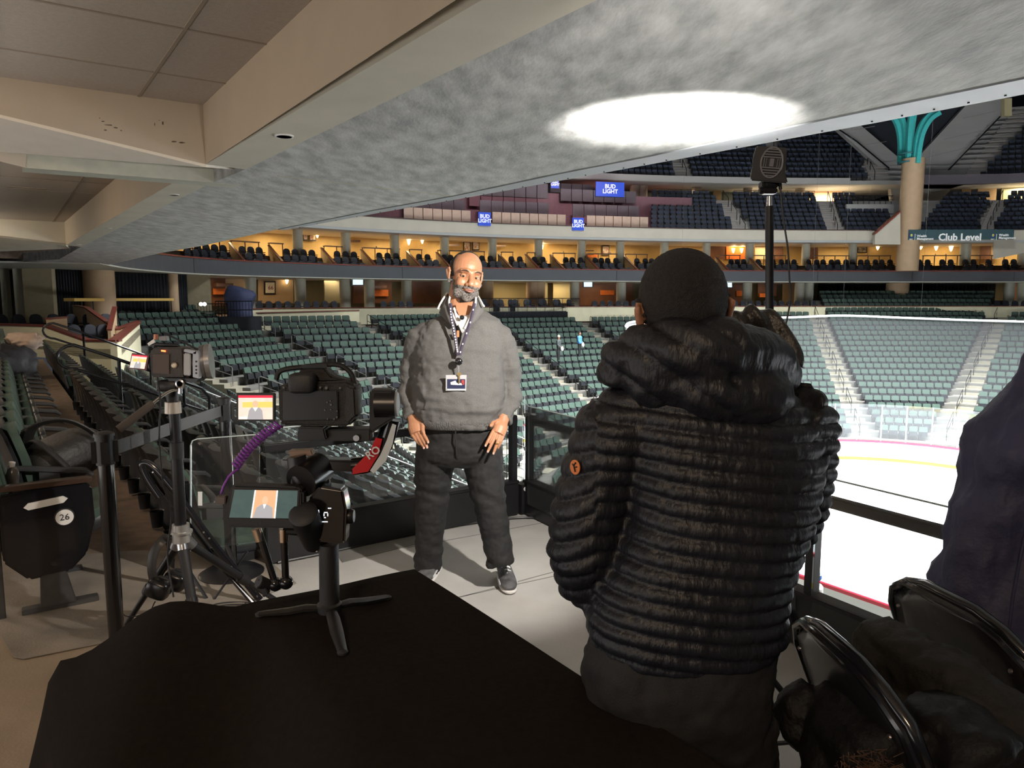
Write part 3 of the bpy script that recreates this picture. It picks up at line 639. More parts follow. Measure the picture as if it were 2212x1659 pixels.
# detailed seat, with parts
def fancy_seat():
    t = thing('stadium_seat', 'x', 'seat')
    mb = MB(); prof = []
    for z, y in ((.42, -.10), (.55, -.115), (.70, -.145), (.82, -.18), (.86, -.195)):
        w_ = .225 if z < .8 else (.215 if z < .85 else .19); prof.append([Vector((x, y + (.0 if abs(x) < .18 else .012) + dy, z)) for x, dy in ((-w_, 0), (-w_ * .5, -.012), (w_ * .5, -.012), (w_, 0), (w_, .045), (w_ * .5, .05), (-w_ * .5, .05), (-w_, .045))])
    mb.loft(prof); mb.build('backrest', seatgreen, t, smooth=True, ang=60, local=True)
    mb = MB(); prof = []
    for z, y in ((.30, -.16), (.5, -.165), (.70, -.195), (.83, -.235), (.885, -.26), (.895, -.235)):
        w_ = .245 if z < .8 else (.235 if z < .89 else .2); prof.append([Vector((x, y + dy, z)) for x, dy in ((-w_, .03), (-w_ * .5, -.02), (w_ * .5, -.02), (w_, .03), (w_, .05), (w_ * .5, .03), (-w_ * .5, .03), (-w_, .05))])
    mb.loft(prof); mb.build('back_shell', shell, t, smooth=True, ang=60, local=True)
    mb = MB(); mb.rbox((0, -.035, .49), (.43, .075, .36), e=.35); mb.build('seat_cushion', seatgreen, t, smooth=True, ang=80, local=True)
    mb = MB(); mb.rbox((0, .015, .48), (.45, .05, .40), e=.3); mb.build('seat_pan', shell, t, smooth=True, ang=80, local=True)
    mb = MB(); mb.tube([(.265, -.20, .66), (.265, -.10, .645), (.265, .05, .62), (.265, .18, .60), (.265, .215, .57)], [.026, .03, .033, .03, .022], 8, ell=.6)
    mb.box((.265, .0, .33), (.03, .10, .60)); mb.box((.265, .02, .02), (.05, .22, .03)); mb.build('armrest', armm, t, smooth=True, ang=50, local=True)
    return t
fs = None; sg = None; cup = None
SECN = {'left side': 'beside the brown walkway', 'side': 'below the left glass rail', 'near': 'below the platform front', 'side two': 'past the looped handrail', 'corner foot': 'below the cream box wall', 'left corner': 'in the left corner', 'left end': 'in the left end block', 'middle end': 'in the middle end block', 'centre end': 'in the central end block', 'far end': 'in the far end block', 'far end right': 'right of the far end block', 'right corner': 'in the far right corner', 'far right': 'at the far right edge'}
for i, s in enumerate(ind):
    det = proj(s[0])[2] < 12.5
    if det:
        if fs is None: fs = fancy_seat(); o = fs
        else: o = copy_tree(fs)
    else:
        if sg is None: mb = MB(); seat_mesh(mb); sg = mb.build('stadium_seat', [seatgreen, shell, armm]); o = sg
        else: o = sg.copy(); COL.objects.link(o)
    o.location = s[0]; o.rotation_euler = (0, 0, s[1]); row = max(0, s[3]) 
    lab = 'green stadium seat %s, %s row down, %s from row start' % (SECN[s[2]], ORD[row], ORD[s[4]] if s[4] < 22 else 'far')
    tag(o, lab, 'seat', 'green seats %s, %s row down' % (SECN[s[2]], ORD[row]))
bulk(rest, seat_mesh, 'distant_stadium_seats', [seatgreen, shell, armm], 'farther green stadium seats filling the lower bowl around the ice', 'seats')
print('green seats', len(ind), len(rest), 'farthest individual', proj(ind[-1][0])[2])
# ================================================================== SUITE LEVEL, UPPER TIERS
U3 = Vector((0, 0, 1))
def lounge_chair(mb):      # rounded club chair, faces +Y, origin on floor
    rings = []
    for z, w_, y in ((.40, .23, -.17), (.62, .25, -.20), (.80, .23, -.23), (.90, .16, -.25), (.94, .06, -.26)):
        rings.append([Vector((x * w_, y + .02 * math.cos(x * 1.5), z)) for x in (-1, -.5, 0, .5, 1)] + [Vector((x * w_, y + .09, z)) for x in (1, .5, 0, -.5, -1)])
    mb.loft(rings); mb.box((0, .03, .42), (.46, .42, .10)); mb.box((0, .0, .20), (.40, .30, .36), mi=1)
    for sx in (-1, 1): mb.box((sx * .25, 0, .56), (.05, .36, .05), mi=1)
def ring_path(px0, px1, step, off, z):
    out = []; a, n = ringat(px0, off, z); px = px0
    P_ = [ringat(px0 + (px1 - px0) * i / 400, off, z) for i in range(401)]; acc = 0; last = P_[0][0]; out.append((P_[0][0], P_[0][1], px0))
    for i in range(1, 401):
        acc += (P_[i][0] - last).length; last = P_[i][0]
        if acc >= step: acc -= step; out.append((P_[i][0], P_[i][1], px0 + (px1 - px0) * i / 400))
    return out
def face_in(n): return math.atan2(n.x, -n.y)
chairs = []
for r_, (off, z) in enumerate(((.85, 3.25), (1.75, 3.68), (2.7, 4.15))):
    for p, n, px in ring_path(418, 2205, .66, off, z):
        if any(abs(px - (x + 28 * (1 - (off - .3) / 3.2))) < 8 + (3 if px > 900 else 8) for x, _ in xs): continue
        if 1640 < px < 1655 or 1718 < px < 1738 or 1925 < px < 1975: continue
        if px > 1960 and int((px - 1975) / 14.8) % 3 == 2: continue
        chairs.append((p, face_in(n), r_, px))
chairs.sort(key=lambda c: -abs(0) + c[0].length)
def place_kind(lst, builder, name, mats, n_ind, labf, grpf, cat, stufflab, stuffname):
    mb = MB(); builder(mb); first = mb.build(name, mats, smooth=True, ang=50) if lst else None
    for i, s in enumerate(lst[:n_ind]):
        o = first if i == 0 else first.copy()
        if i: COL.objects.link(o)
        o.location = s[0]; o.rotation_euler = (0, 0, s[1]); tag(o, labf(s, i), cat, grpf(s))
    if len(lst) > n_ind: bulk(lst[n_ind:], builder, stuffname, mats, stufflab, cat)
RW = ['front row', 'middle row', 'back row']
navych = M('dark_club_upholstery', (.022, .025, .034), .5, var=.2)
place_kind(chairs, lounge_chair, 'suite_chair', [navych, shell], 300, lambda s, i: 'dark suite chair in the %s above the charcoal fascia, %s nearest' % (RW[s[2]], ordn(i)), lambda s: 'suite chairs, %s' % RW[s[2]], 'chair', 'farthest dark rounded suite chairs above the charcoal fascia', 'distant_suite_chairs')
cl = []
for r_, (off, z) in enumerate(((-.25, .2), (.9, .5))):
    for a, b in ((566, 742), (832, 905), (1285, 1375), (1570, 1762), (2150, 2212)):
        for p, n, px in ring_path(a, b, .7, off + (.0 if a > 800 else .3), z): cl.append((p, face_in(n), r_, px))
place_kind(cl, lounge_chair, 'club_chair', [navych, shell], 300, lambda s, i: 'dark club chair in the %s behind the low cream wall, %s from the left' % (('front row', 'second row')[s[2]], ordn(i % max(1, len(cl) // 2))), lambda s: 'club chairs, %s' % ('front', 'second')[s[2]], 'chair', '', '')
bx = []
for k, (x, Y, z) in enumerate([(x, 29 + .18 * k, .05) for k, x in enumerate(range(8, 240, 38))] + [(x, 26.2, -.25) for x in (165, 200, 228)]):
    p = atY(x, 690, Y); p.z = z; bx.append((p, -2.0, 0, x))
place_kind(bx, lounge_chair, 'box_chair', [navych, shell], 300, lambda s, i: 'dark rounded chair inside the left club box, %s from the left' % ORD[i], lambda s: 'chairs in the left club box', 'chair', '', '')
# drink ledge behind the suite chairs
ledge = M('dark_wood_ledge', (.11, .06, .04), .35, var=.15)
allx = sorted([x for x, _ in xs])
rg = [(430, 500), (512, 583), (592, 642), (708, 780), (790, 876), (890, 940), (950, 1070), (1085, 1130), (1140, 1182), (1195, 1256), (1268, 1340), (1350, 1415), (1425, 1465), (1548, 1606), (1622, 1712), (1750, 1925), (1985, 2160)]
for i, (a, b) in enumerate(rg):
    pth = ring_path(a, b, 1.0, 3.45, 0); mb = MB()
    if len(pth) < 2: continue
    band([(q[0], q[1]) for q in pth], [(0, 5.42), (0, 5.49), (.4, 5.49), (.4, 5.42)], mb)
    for q in pth: mb.box(q[0] + q[1] * .2 + U3 * 4.98, (.06, .06, .9))
    for q in pth[1:-1]:
        if random.random() < .55: mb.box(q[0] + q[1] * .2 + U3 * 5.55 + Vector((jitter(.2), 0, 0)), (.10, .03, .13), mi=1)
    tag(mb.build('drink_ledge', [ledge, M('menu_card', (.75, .68, .55), .5)]), 'dark wood drink ledge behind suite chairs, %s from the left' % ORD[i], 'ledge', 'suite drink ledges')
# wall details
def wall_item(px, py, off, name): p, n = ringat(px, off); q = atY(px, py, p.y); return q, n
def sconce(px, py, off, lab, s=1.0, lit=True):
    p, n = wall_item(px, py, off, ''); p = p - n * .12; t = thing('wall_sconce', lab, 'wall lamp', p); mb = MB()
    mb.lathe(p - U3 * .25 * s, [(.03, 0), (.09 * s, .12 * s), (.16 * s, .42 * s), (.15 * s, .44 * s)], 12); mb.build('shade', strip_e if not lit else sconce_e, t, smooth=True)
    mb = MB(); mb.box(p + n * .07, (.08, .1, .12)); mb.build('bracket', ledge, t)
    if lit: point('sconce_glow', p - n * .25 + U3 * .2, 22, .1, (1, .7, .35))
for x, y, off, lab in ((684, 507, 7.3, 'lit wall sconce beside the framed pictures, upper left suites'), (882, 523, 7.3, 'lit wall sconce, left of the pair behind the standing man'), (911, 520, 7.3, 'lit wall sconce, right of the pair behind the standing man'), (1170, 534, 7.3, 'lit wall sconce on gold wall right of the pale column'),
                       (1895, 533, 7.0, 'lit wall sconce beside the black framed picture at right'), (1988, 532, 7.0, 'lit wall sconce under the club sign, leftmost of three'), (2021, 534, 7.0, 'lit wall sconce under the club sign, middle of three'), (2053, 536, 7.0, 'lit wall sconce under the club sign, rightmost of three'),
                       (618, 606, 6.2, 'lit wall sconce beside the framed number jersey, lower club'), (1583, 541, 7.3, 'sconce on the orange wall, left one'), (1601, 541, 7.3, 'sconce on the orange wall, right one')):
    sconce(x, y, off, lab, 1.25 if x > 1880 else 1.0)
def panel(px0, px1, py0, py1, off, name, m, lab, cat, d=.05, fr=None, kind=None):
    p, n = ringat((px0 + px1) / 2, off); a = atY(px0, py0, ringat(px0, off)[0].y); b = atY(px1, py0, ringat(px1, off)[0].y); c = atY(px1, py1, ringat(px1, off)[0].y); d_ = atY(px0, py1, ringat(px0, off)[0].y)
    t = None
    if fr: t = thing(name, lab, cat, (a + c) / 2)
    mb = MB(); mb.prism([a, b, c, d_], -n * d)
    if fr:
        mb.build('frame', fr, t); ce = (a + c) / 2; mb = MB(); mb.prism([lerp(q, ce, .22) - n * (d + .001) for q in (a, b, c, d_)], -n * .012); mb.build('picture', m, t); return t
    o = mb.build(name, m)
    if kind: o['kind'] = kind
    else: tag(o, lab, cat)
    return o
blk = M('black_frame', (.015, .012, .01), .4)
jers = M('white_jersey', (.75, .72, .62), .6, col2=(.35, .10, .06), vscale=6)
for (a, b, c, d_, lab, m) in ((654, 664, 496, 520, 'brown framed picture, left of the pair in the upper left suite', jers), (667, 682, 495, 521, 'brown framed picture, right of the pair in the upper left suite', jers),
     (1001, 1016, 521, 544, 'black framed white jersey behind the man, left one', jers), (1020, 1035, 519, 541, 'black framed white jersey behind the man, right one', jers), (1300, 1316, 530, 552, 'black framed jersey right of the bottle shelves', jers),
     (1851, 1873, 531, 546, 'wide black framed picture left of the sconce, right suites', M('sepia_print', (.5, .42, .30), .6, col2=(.1, .08, .06), vscale=5))):
    panel(a, b, c, d_, 7.45, 'framed_picture', m, lab, 'picture', fr=blk)
t = panel(570, 595, 607, 636, 6.3, 'framed_jersey', M('cream_jersey', (.85, .80, .66), .6), 'framed cream jersey with the number 66 in the lower club', 'picture', fr=blk)
p, n = ringat(583, 6.3); q = atY(583, 622, p.y) - n * .14; text('66', .42, q, Vector((0, 0, 1)).cross(-n), U3, M('dark_red_number', (.2, .02, .02), .5), t, 'jersey_number', .004)
# coloured interior wall pieces
brn = M('brown_wood_wall', (.20, .09, .05), .5, var=.12, vscale=2); olive = M('olive_wall', (.38, .36, .24), .7); orange = M('orange_lit_paint', (.85, .22, .04), .6, var=.1); yelw = M('yellow_cream_wall', (.66, .60, .34), .7)  # orange carries the orange light on these walls and bars in its colour
for (a, b, y0, y1, off, m) in ((452, 485, 595, 660, 6.0, brn), (485, 535, 595, 655, 6.6, goldtan), (556, 632, 598, 655, 6.5, goldtan), (700, 745, 600, 655, 4.6, olive), (762, 800, 604, 655, 6, brn), (803, 845, 604, 655, 6.2, brn), (872, 958, 606, 655, 6, brn),
       (1062, 1142, 605, 668, 6.5, yelw), (1168, 1182, 607, 668, 5, yelw), (1194, 1238, 606, 655, 5.5, yelw), (1250, 1330, 607, 660, 6, brn), (1346, 1366, 608, 660, 6, brn), (1570, 1618, 612, 662, 6, brn), (1636, 1676, 610, 640, 6.2, brn), (1690, 1720, 610, 662, 6, goldtan), (2190, 2212, 610, 660, 6, brn),
       (1568, 1610, 524, 560, 7.5, orange), (1530, 1565, 528, 560, 7.4, brn), (1630, 1652, 528, 560, 6.6, goldtan), (1654, 1690, 524, 560, 7.2, brn), (1738, 1766, 535, 560, 6.2, brn), (2080, 2160, 522, 560, 7.3, goldtan), (2118, 2140, 530, 560, 6.9, brn)):
    panel(a, b, y0, y1, off, 'wall_inner', m, '', '', .12, kind='structure')
for (a, b, y0, y1, off, m, lab) in ((808, 838, 626, 640, 5.9, orange, 'glowing orange bar back in the lower club, left'), (1296, 1326, 627, 637, 5.9, orange, 'glowing orange bar back in the lower club, centre'), (1590, 1620, 628, 640, 5.9, orange, 'glowing orange bar back right of the jacketed man'), (1640, 1666, 634, 642, 5.9, orange, 'orange bar back behind the light stand'), (460, 500, 623, 636, 5.7, orange, 'orange bar back in the leftmost club box'), (1262, 1290, 548, 556, 7.3, orange, 'orange lit bar below the bottle shelves')):
    panel(a, b, y0, y1, off, 'lit_bar_counter', m, lab, 'bar', .1)
for (a, b, y0, y1, lab) in ((964, 990, 528, 532, 'dark hood shelf left of the framed jerseys'), (1065, 1090, 530, 533, 'dark hood shelf right of the standing man'), (1252, 1280, 541, 543, 'dark bottle shelf on the suite wall, upper'), (1252, 1280, 549, 551, 'dark bottle shelf on the suite wall, lower'), (755, 775, 519, 524, 'dark hood shelf in the upper left suite'), (462, 498, 612, 619, 'brown hood shelf in the leftmost club box'), (806, 832, 617, 622, 'brown hood shelf in the lower club')):
    panel(a, b, y0, y1, 7.0 if y0 < 600 else 5.4, 'wall_shelf', ledge, lab, 'shelf', .35)
scr = M('television_picture', (.5, .7, .75), .3, emit=(.75, .92, 1), es=1.1, col2=(.1, .3, .35), vscale=3)
for (a, b, y0, y1, lab) in ((758, 786, 600, 617, 'bright wall television under the fascia, left of the man'), (1258, 1281, 608, 621, 'bright wall television left of the jacketed head'), (1566, 1582, 609, 622, 'bright wall television right of the jacketed head')):
    panel(a, b, y0, y1, 2.2, 'wall_television', scr, lab, 'television', .08, fr=black)
# warm lights in the suites and under the fascia
for i, px in enumerate((480, 620, 740, 860, 980, 1100, 1220, 1340, 1500, 1660, 1820, 2040, 2180)):
    p, n = ringat(px, 5.6, 6.42); a_ = area('suite_ceiling_light', p, p - U3, 150 if px < 1500 else 130, 2.6, 1.2, (1, .78, .45))
for i, px in enumerate((470, 590, 720, 860, 1100, 1215, 1300, 1650, 2190)):
    p, n = ringat(px, 4.2, 2.95); area('club_ceiling_light', p, p - U3, 34 if px not in (1100, 1215) else 60, 1.6, .8, (1, .72, .42))
for px in (560, 700, 850, 1000, 1300, 1500, 1700): p, n = ringat(px, 2.2, 6.42)
# ------------------------------------------------------------------ premium deck panels
def panels(px0, px1, off, z0, z1, w_, name, m, lab, gap=.03):
    pth = ring_path(px0, px1, w_, off, 0); mb = MB()
    for i in range(len(pth) - 1):
        a, b = pth[i][0], pth[i + 1][0]; t = (b - a).normalized() * gap; mb.prism([a + t + U3 * z0, b - t + U3 * z0, b - t + U3 * z1, a + t + U3 * z1], pth[i][1] * .1)
    tag(mb.build(name, m), lab, 'railing panels')
rband([(.3, 7.0), (1.6, 7.0), (1.6, 7.7), (3.0, 7.7), (3.0, 8.6), (4.8, 8.6), (4.8, 10.6), (12, 10.6), (12, 6.8), (.3, 6.8)], 'bowl_terrace', maroon, i0=10, i1=56)
panels(876, 1032, .7, 7.42, 8.35, .78, 'railing_panel', wood, 'pale wood railing panels, left run of the lower front row')
panels(1064, 1234, .7, 7.42, 8.35, .78, 'railing_panel', wood, 'pale wood railing panels between the two blue beer signs')
panels(1264, 1402, .7, 7.42, 8.35, .78, 'railing_panel', wood, 'pale wood railing panels, right run of the lower front row')
panels(880, 1008, 2.4, 8.35, 9.35, 1.0, 'railing_panel', dpanel, 'dark plum railing panels, second tier, left run')
panels(1037, 1208, 2.4, 8.45, 9.45, 1.0, 'railing_panel', dpanel, 'dark plum railing panels, second tier, middle run')
panels(1234, 1384, 2.4, 8.45, 9.45, 1.0, 'railing_panel', dpanel, 'dark plum railing panels, second tier, right run')
panels(880, 1008, 2.36, 7.9, 8.33, 1.0, 'railing_panel', maroon, 'maroon base panels, second tier, left run')
panels(1037, 1208, 2.36, 7.9, 8.43, 1.0, 'railing_panel', maroon, 'maroon base panels, second tier, middle run')
panels(1234, 1384, 2.36, 7.9, 8.43, 1.0, 'railing_panel', maroon, 'maroon base panels, second tier, right run')
panels(1015, 1184, 4.4, 10.1, 11.3, 1.0, 'railing_panel', dpanel, 'dark plum railing panels, third tier, left run')
panels(1015, 1184, 4.36, 9.2, 10.05, 1.0, 'railing_panel', maroon, 'maroon base panels, third tier, left run')
panels(1208, 1370, 4.4, 9.95, 10.95, 1.0, 'railing_panel', dpanel, 'dark plum railing panels, third tier, right run')
panels(1186, 1290, 6.3, 10.9, 11.7, 1.0, 'railing_panel', dpanel, 'dark railing panels at the back of the premium deck')
blue = M('blue_sign_face', (.02, .06, .42), .4, emit=(.03, .08, .6), es=.35); wl = M('sign_white', (.9, .9, .95), .5, emit=(.8, .85, 1), es=.5)
def bud(px0, px1, py0, py1, off, lab, ts):
    p, n = ringat((px0 + px1) / 2, off); c = atY((px0 + px1) / 2, (py0 + py1) / 2, p.y); W_ = (px1 - px0) / FPX * p.y; H_ = (py1 - py0) / FPX * p.y
    right = U3.cross(-n); right = -right if right.x < 0 else right
    t = thing('blue_sign', lab, 'sign', c); mb = MB(); mb.prism([c + right * sx * W_ / 2 + U3 * sz * H_ / 2 for sx, sz in ((-1, -1), (1, -1), (1, 1), (-1, 1))], n * .08); mb.build('board', blue, t)
    text('BUD\nLIGHT', ts, c - n * .03 + U3 * .02, right, U3, wl, t, 'lettering', .01, bold=.012)
bud(1033, 1061, 459, 487, -.12, 'small blue beer sign in the wood panels, left one', .40); bud(1236, 1262, 471, 497, -.12, 'small blue beer sign in the wood panels, right one', .38)
bud(1190, 1208, 387, 406, 4.2, 'small blue beer sign high behind the premium deck', .27); bud(1286, 1350, 394, 424, 4.2, 'wide blue beer sign behind the premium deck', .50)
# ------------------------------------------------------------------ upper tiers of navy seats
US = []
def uaisle(r, lst, n): return [lerp(b, t_, r / n) for b, t_ in lst]
def navyseat(mb):
    seat_mesh(mb)
for r_ in range(9):
    off = .75 + .8 * r_; z = 6.95 + .47 * r_
    for p, n, px in ring_path(1408, 2212, .56, off, z):
        if any(abs(px - a) < 20 for a in uaisle(r_, ((1598, 1548), (1793, 1769), (2112, 2140)), 8)): continue
        if r_ > 5 and 1828 < px < 1935: continue
        if px > 1905 - r_ * 0 and px < 1950 : continue
        if 1950 <= px < 1962 + r_ * 9: continue
        US.append((p, face_in(n), 'club tier', r_, 0))
rband([(.3, 6.6), (.3, 6.95), (1.2, 6.95)] + [(x, z) for k in range(1, 9) for x, z in ((1.2 + .8 * (k - 1), 6.95 + .47 * k), (1.2 + .8 * k, 6.95 + .47 * k))] + [(13, 10.71), (13, 6.6)], 'bowl_terrace', upconc, i0=56)
UDN = 16
for r_ in range(UDN):
    off = 7.2 + .8 * r_; z = 12.55 + .60 * r_
    for p, n, px in ring_path(1185, 1885, .56, off, z):
        if any(abs(px - a) < 17 for a in uaisle(r_, ((1330 - 60, 1180), (1470, 1402), (1668, 1628)), 15)): continue
        if px > 1858 - 5.4 * r_: continue
        US.append((p, face_in(n), 'upper deck', r_, 0))
    for p, n, px in ring_path(2060, 2240, .56, off, z):
        if px < 2092 + 9.5 * r_: continue
        US.append((p, face_in(n), 'right upper deck', r_, 0))
prof = [(6.6, 12.2), (6.6, 12.55)] + [(x, z) for k in range(UDN) for x, z in ((6.8 + .8 * k, 12.55 + .6 * k), (7.6 + .8 * k, 12.55 + .6 * k))] + [(7.6 + .8 * (UDN - 1), 12.2)]
rband(prof, 'bowl_terrace', upconc, i0=38, i1=76)
FNlast = len(FN)
mb = MB(); band([(q[0], q[1]) for q in ring_path(2056, 2400, 2.0, 0, 0)], prof, mb); struct(mb.build('bowl_terrace', upconc))
def sortk(s): return proj(s[0])[2]
US = [s for s in US if inview_(s[0] + U3 * .6)]
US = [s for s in US if not any(0 for _ in ())]; US.sort(key=sortk)
place_kind(US, navyseat, 'upper_tier_seat', [seatnavy, shell, M('navy_armrest', (.03, .035, .045), .4)], 300, lambda s, i: 'navy folding seat in the %s, %s row up, %s nearest' % (s[2], ORD[s[3]], ordn(i)), lambda s: 'navy seats, %s, %s row' % (s[2], ORD[s[3]]), 'seat', 'farther navy seats filling the club tier and upper deck', 'distant_upper_seats')
# upper stairs
def ustairs(b, t_, off0, z0, dz, n, wpx, m=upconc):
    mb = MB()
    for k in range(n * 2):
        r_ = k / 2; off = off0 + .8 * r_; z = z0 + dz * r_ + .14; px = lerp(b, t_, r_ / n); a, n1 = ringat(px - wpx, off, z); c, n2 = ringat(px + wpx, off, z)
        mb.prism([a, c, c + n2 * .42, a + n1 * .42], (0, 0, -.4))
    struct(mb.build('aisle_steps', m))
stc = M('pinkish_concrete_step', (.60, .55, .50), .7)
ustairs(1598, 1548, .5, 6.95, .47, 8, 19, stc); ustairs(1793, 1769, .5, 6.95, .47, 8, 17, stc); ustairs(2112, 2140, .5, 6.95, .47, 8, 15, stc)
ustairs(1470, 1402, 7.0, 12.55, .6, 15, 16, stc); ustairs(1668, 1628, 7.0, 12.55, .6, 15, 15, stc); ustairs(1884, 1795, 7.0, 12.55, .6, 16, 20, stc); ustairs(2075, 2180, 7.0, 12.55, .6, 15, 22, stc); ustairs(1270, 1180, 7.0, 12.55, .6, 15, 14, stc)
def urail(b, t_, off0, z0, dz, n, dx, lab):
    for i, k in enumerate(range(0, n - 1, 3)):
        mb = MB(); pts = []
        for r_, h in ((k, 0), (k, .9), (k + 1.9, .9), (k + 1.9, 0)): pts.append(ringat(lerp(b, t_, r_ / n) + dx, off0 + .8 * r_, z0 + dz * r_ + h)[0])
        mb.tube(pts, .03, 5); tag(mb.build('aisle_handrail', railm), 'dark handrail on the %s steps, %s from below' % (lab, ORD[i]), 'handrail', 'handrails of the upper tiers')
urail(1598, 1548, .6, 7.0, .47, 8, 3, 'left club tier'); urail(1793, 1769, .6, 7.0, .47, 8, 4, 'right club tier'); urail(2112, 2140, .6, 7.0, .47, 8, 3, 'far right club tier')
urail(1884, 1795, 7.1, 12.6, .6, 16, -14, 'upper deck end'); urail(1470, 1402, 7.1, 12.6, .6, 15, 3, 'upper deck left'); urail(1668, 1628, 7.1, 12.6, .6, 15, 3, 'upper deck centre')
# upper deck front edge, concourse behind the club tier
mb = MB(); band([(q[0], q[1]) for q in ring_path(1160, 1920, 3, 0, 0)], [(6.5, 12.25), (6.5, 12.78), (6.8, 12.78), (6.8, 12.25)], mb); struct(mb.build('wall_fascia', M('pale_deck_edge', (.62, .60, .56), .6)))
mb = MB(); band([(q[0], q[1]) for q in ring_path(2050, 2400, 3, 0, 0)], [(6.3, 12.15), (6.3, 13.0), (6.8, 13.0), (6.8, 12.15)], mb); struct(mb.build('wall_fascia', M('dark_plum_fascia', (.10, .085, .10), .6)))
mb = MB(); band([(q[0], q[1]) for q in ring_path(1380, 1930, 3, 0, 0)], [(12, 10.6), (12, 12.6), (12.2, 12.6), (12.2, 10.6)], mb); struct(mb.build('wall_concourse', M('dark_teal_wall', (.07, .10, .10), .5)))
mb = MB(); band([(q[0], q[1]) for q in ring_path(1180, 1400, 3, 0, 0)], [(10.5, 10.6), (10.5, 12.6), (10.7, 12.6), (10.7, 10.6)], mb); struct(mb.build('wall_concourse', M('near_black_wall', (.012, .016, .02), .5)))
for (a, b, m) in ((1532, 1555, goldtan), (1735, 1818, M('peach_lit_wall', (.75, .50, .32), .7)), (1345, 1356, goldtan), (2056, 2075, goldtan), (2090, 2140, goldtan), (2140, 2212, olive)):
    P_ = ring_path(a, b, .8, 11 if a < 1900 else 10.0, 0); mb = MB(); band([(q[0], q[1]) for q in P_], [(0, 10.6), (0, 12.5), (.2, 12.5), (.2, 10.6)], mb); struct(mb.build('wall_inner', m))
for x in (1365, 1382, 1496, 1604, 1714): column(x, 9.2, 10.7, 12.5, .45, M('warm_grey_column', (.42, .36, .28), .6))
mb = MB(); P_ = ring_path(1408, 1545, 1.3, 7.7, 0); P2_ = ring_path(1575, 1745, 1.3, 7.7, 0)
for PP, lb_ in ((P_, 'left'), (P2_, 'right')):
    mb = MB()
    for z in (11.3, 11.75): mb.tube([q[0] + U3 * z for q in PP], .03, 5)
    for q in PP: mb.tube([q[0] + U3 * 10.7, q[0] + U3 * 11.75], .025, 5)
    tag(mb.build('concourse_railing', ledge), 'thin concourse railing above the club tier, %s run' % lb_, 'railing')
for px, w_ in ((1290, 90), (1450, 90), (1620, 120), (1780, 500), (2180, 200)): p, n = ringat(px, 9.5, 12.1); area('concourse_light', p, p - U3, w_, 2, 1, (1, .78, .5))
for px in (960, 1100, 1250, 1350): p, n = ringat(px, -1.0, 12.2); area('deck_wash_light', p, p + n * 4 - U3 * 3, 70, 2.5, .6, (1, .76, .80), 120)
# concrete end walls around the far corner column and dark-painted sheets for the unlit void
def flat(pts, Y, m, name, th=.6, kind='structure', dy=0):
    mb = MB(); q = [atY(x, y, Y + dy * (x - 1965)) for x, y in pts]; mb.prism(q, (0, th, 0)); o = mb.build(name, m); o['kind'] = kind; return o
flat([(1790, 262), (1840, 254), (1943, 342), (1985, 338), (2112, 200), (2168, 190), (2160, 252), (2052, 368), (2052, 412), (1962, 505), (1895, 505), (1930, 460), (1922, 386), (1912, 372)], 73.5, M('board_marked_concrete', (.47, .46, .44), .8, var=.06, vscale=.4, bump=.3, bscale=2, stretch=(.3, 1, 3)), 'wall_corner')
for (x0, y0, x1, y1) in ((1845, 280, 1890, 272), (1870, 312, 1915, 305), (1900, 350, 1940, 345), (2000, 340, 2090, 318), (2040, 300, 2120, 282), (2080, 255, 2150, 240), (1990, 380, 2050, 366), (1990, 420, 2045, 410), (1990, 455, 2010, 450)):
    flat([(x0, y0), (x1, y1), (x1, y1 + 1), (x0, y0 + 1)], 73.47, M('formwork_joint', (.33, .32, .30), .8), 'trim_30', .05)
flat([(1836, 256), (1843, 236), (2118, 180), (2112, 204), (1988, 340), (1943, 344)], 74.3, M('painted_void_dark', (.014, .017, .024), .95), 'wall_void_sheet', .4)
flat([(1700, 560), (1700, 120), (2400, 120), (2400, 560)], 92, M('painted_void_dark', (.022, .026, .034), .9), 'wall_back', .5)
flat([(900, 430), (900, 250), (1700, 250), (1700, 430)], 90, M('painted_void_dark', (.022, .026, .034), .9), 'wall_back', .5)
flat([(1890, 506), (1945, 459), (1945, 528), (1890, 528)], 63.2, cream2, 'wall_wing', .4); flat([(1890, 503), (1945, 455), (1945, 459), (1890, 507)], 63.1, mahog, 'trim_31', .5)
flat([(1829, 441), (1931, 441), (1931, 461), (1829, 461)], 68.5, M('grey_parapet', (.55, .55, .52), .6), 'wall_parapet', .3)
mb = MB(); 
for y in (423, 432): mb.tube([atY(1829, y, 68.5), atY(1930, y, 68.5)], .03, 5)
for x in range(1829, 1932, 12): mb.tube([atY(x, 441, 68.5), atY(x, 423, 68.5)], .025, 5)
tag(mb.build('balcony_railing', railm), 'black balcony railing above the grey parapet left of the column', 'railing')
flat([(2146, 560), (2146, 500), (2300, 500), (2300, 528)], 63.9, cream2, 'wall_inner', .05)
t = thing('steel_cable_rail', 'thin dark cable rail running down the left concrete wall', 'cable rail', atY(1840, 300, 73)); mb = MB(); mb.tube([atY(1795, 268, 72.9), atY(1850, 305, 72.9), atY(1920, 363, 72.9), atY(1920, 385, 72.9)], .07, 5); mb.build('cable', railm, t)
t = thing('steel_cable_rail', 'thin dark cable rail running down the right concrete wall', 'cable rail', atY(2100, 300, 73)); mb = MB(); mb.tube([atY(2160, 252, 72.9), (atY(2048, 368, 72.9)), atY(2048, 376, 72.9)], .07, 5); mb.build('cable', railm, t)
t = thing('speaker_box', 'pale lit equipment box hanging at the upper right', 'equipment box', atY(2178, 230, 70)); mb = MB(); mb.prism([atY(x, y, 70) for x, y in ((2170, 212), (2186, 212), (2186, 250), (2170, 250))], (0, .5, 0)); mb.build('panel', M('pale_yellow_panel', (.7, .6, .35), .5), t)
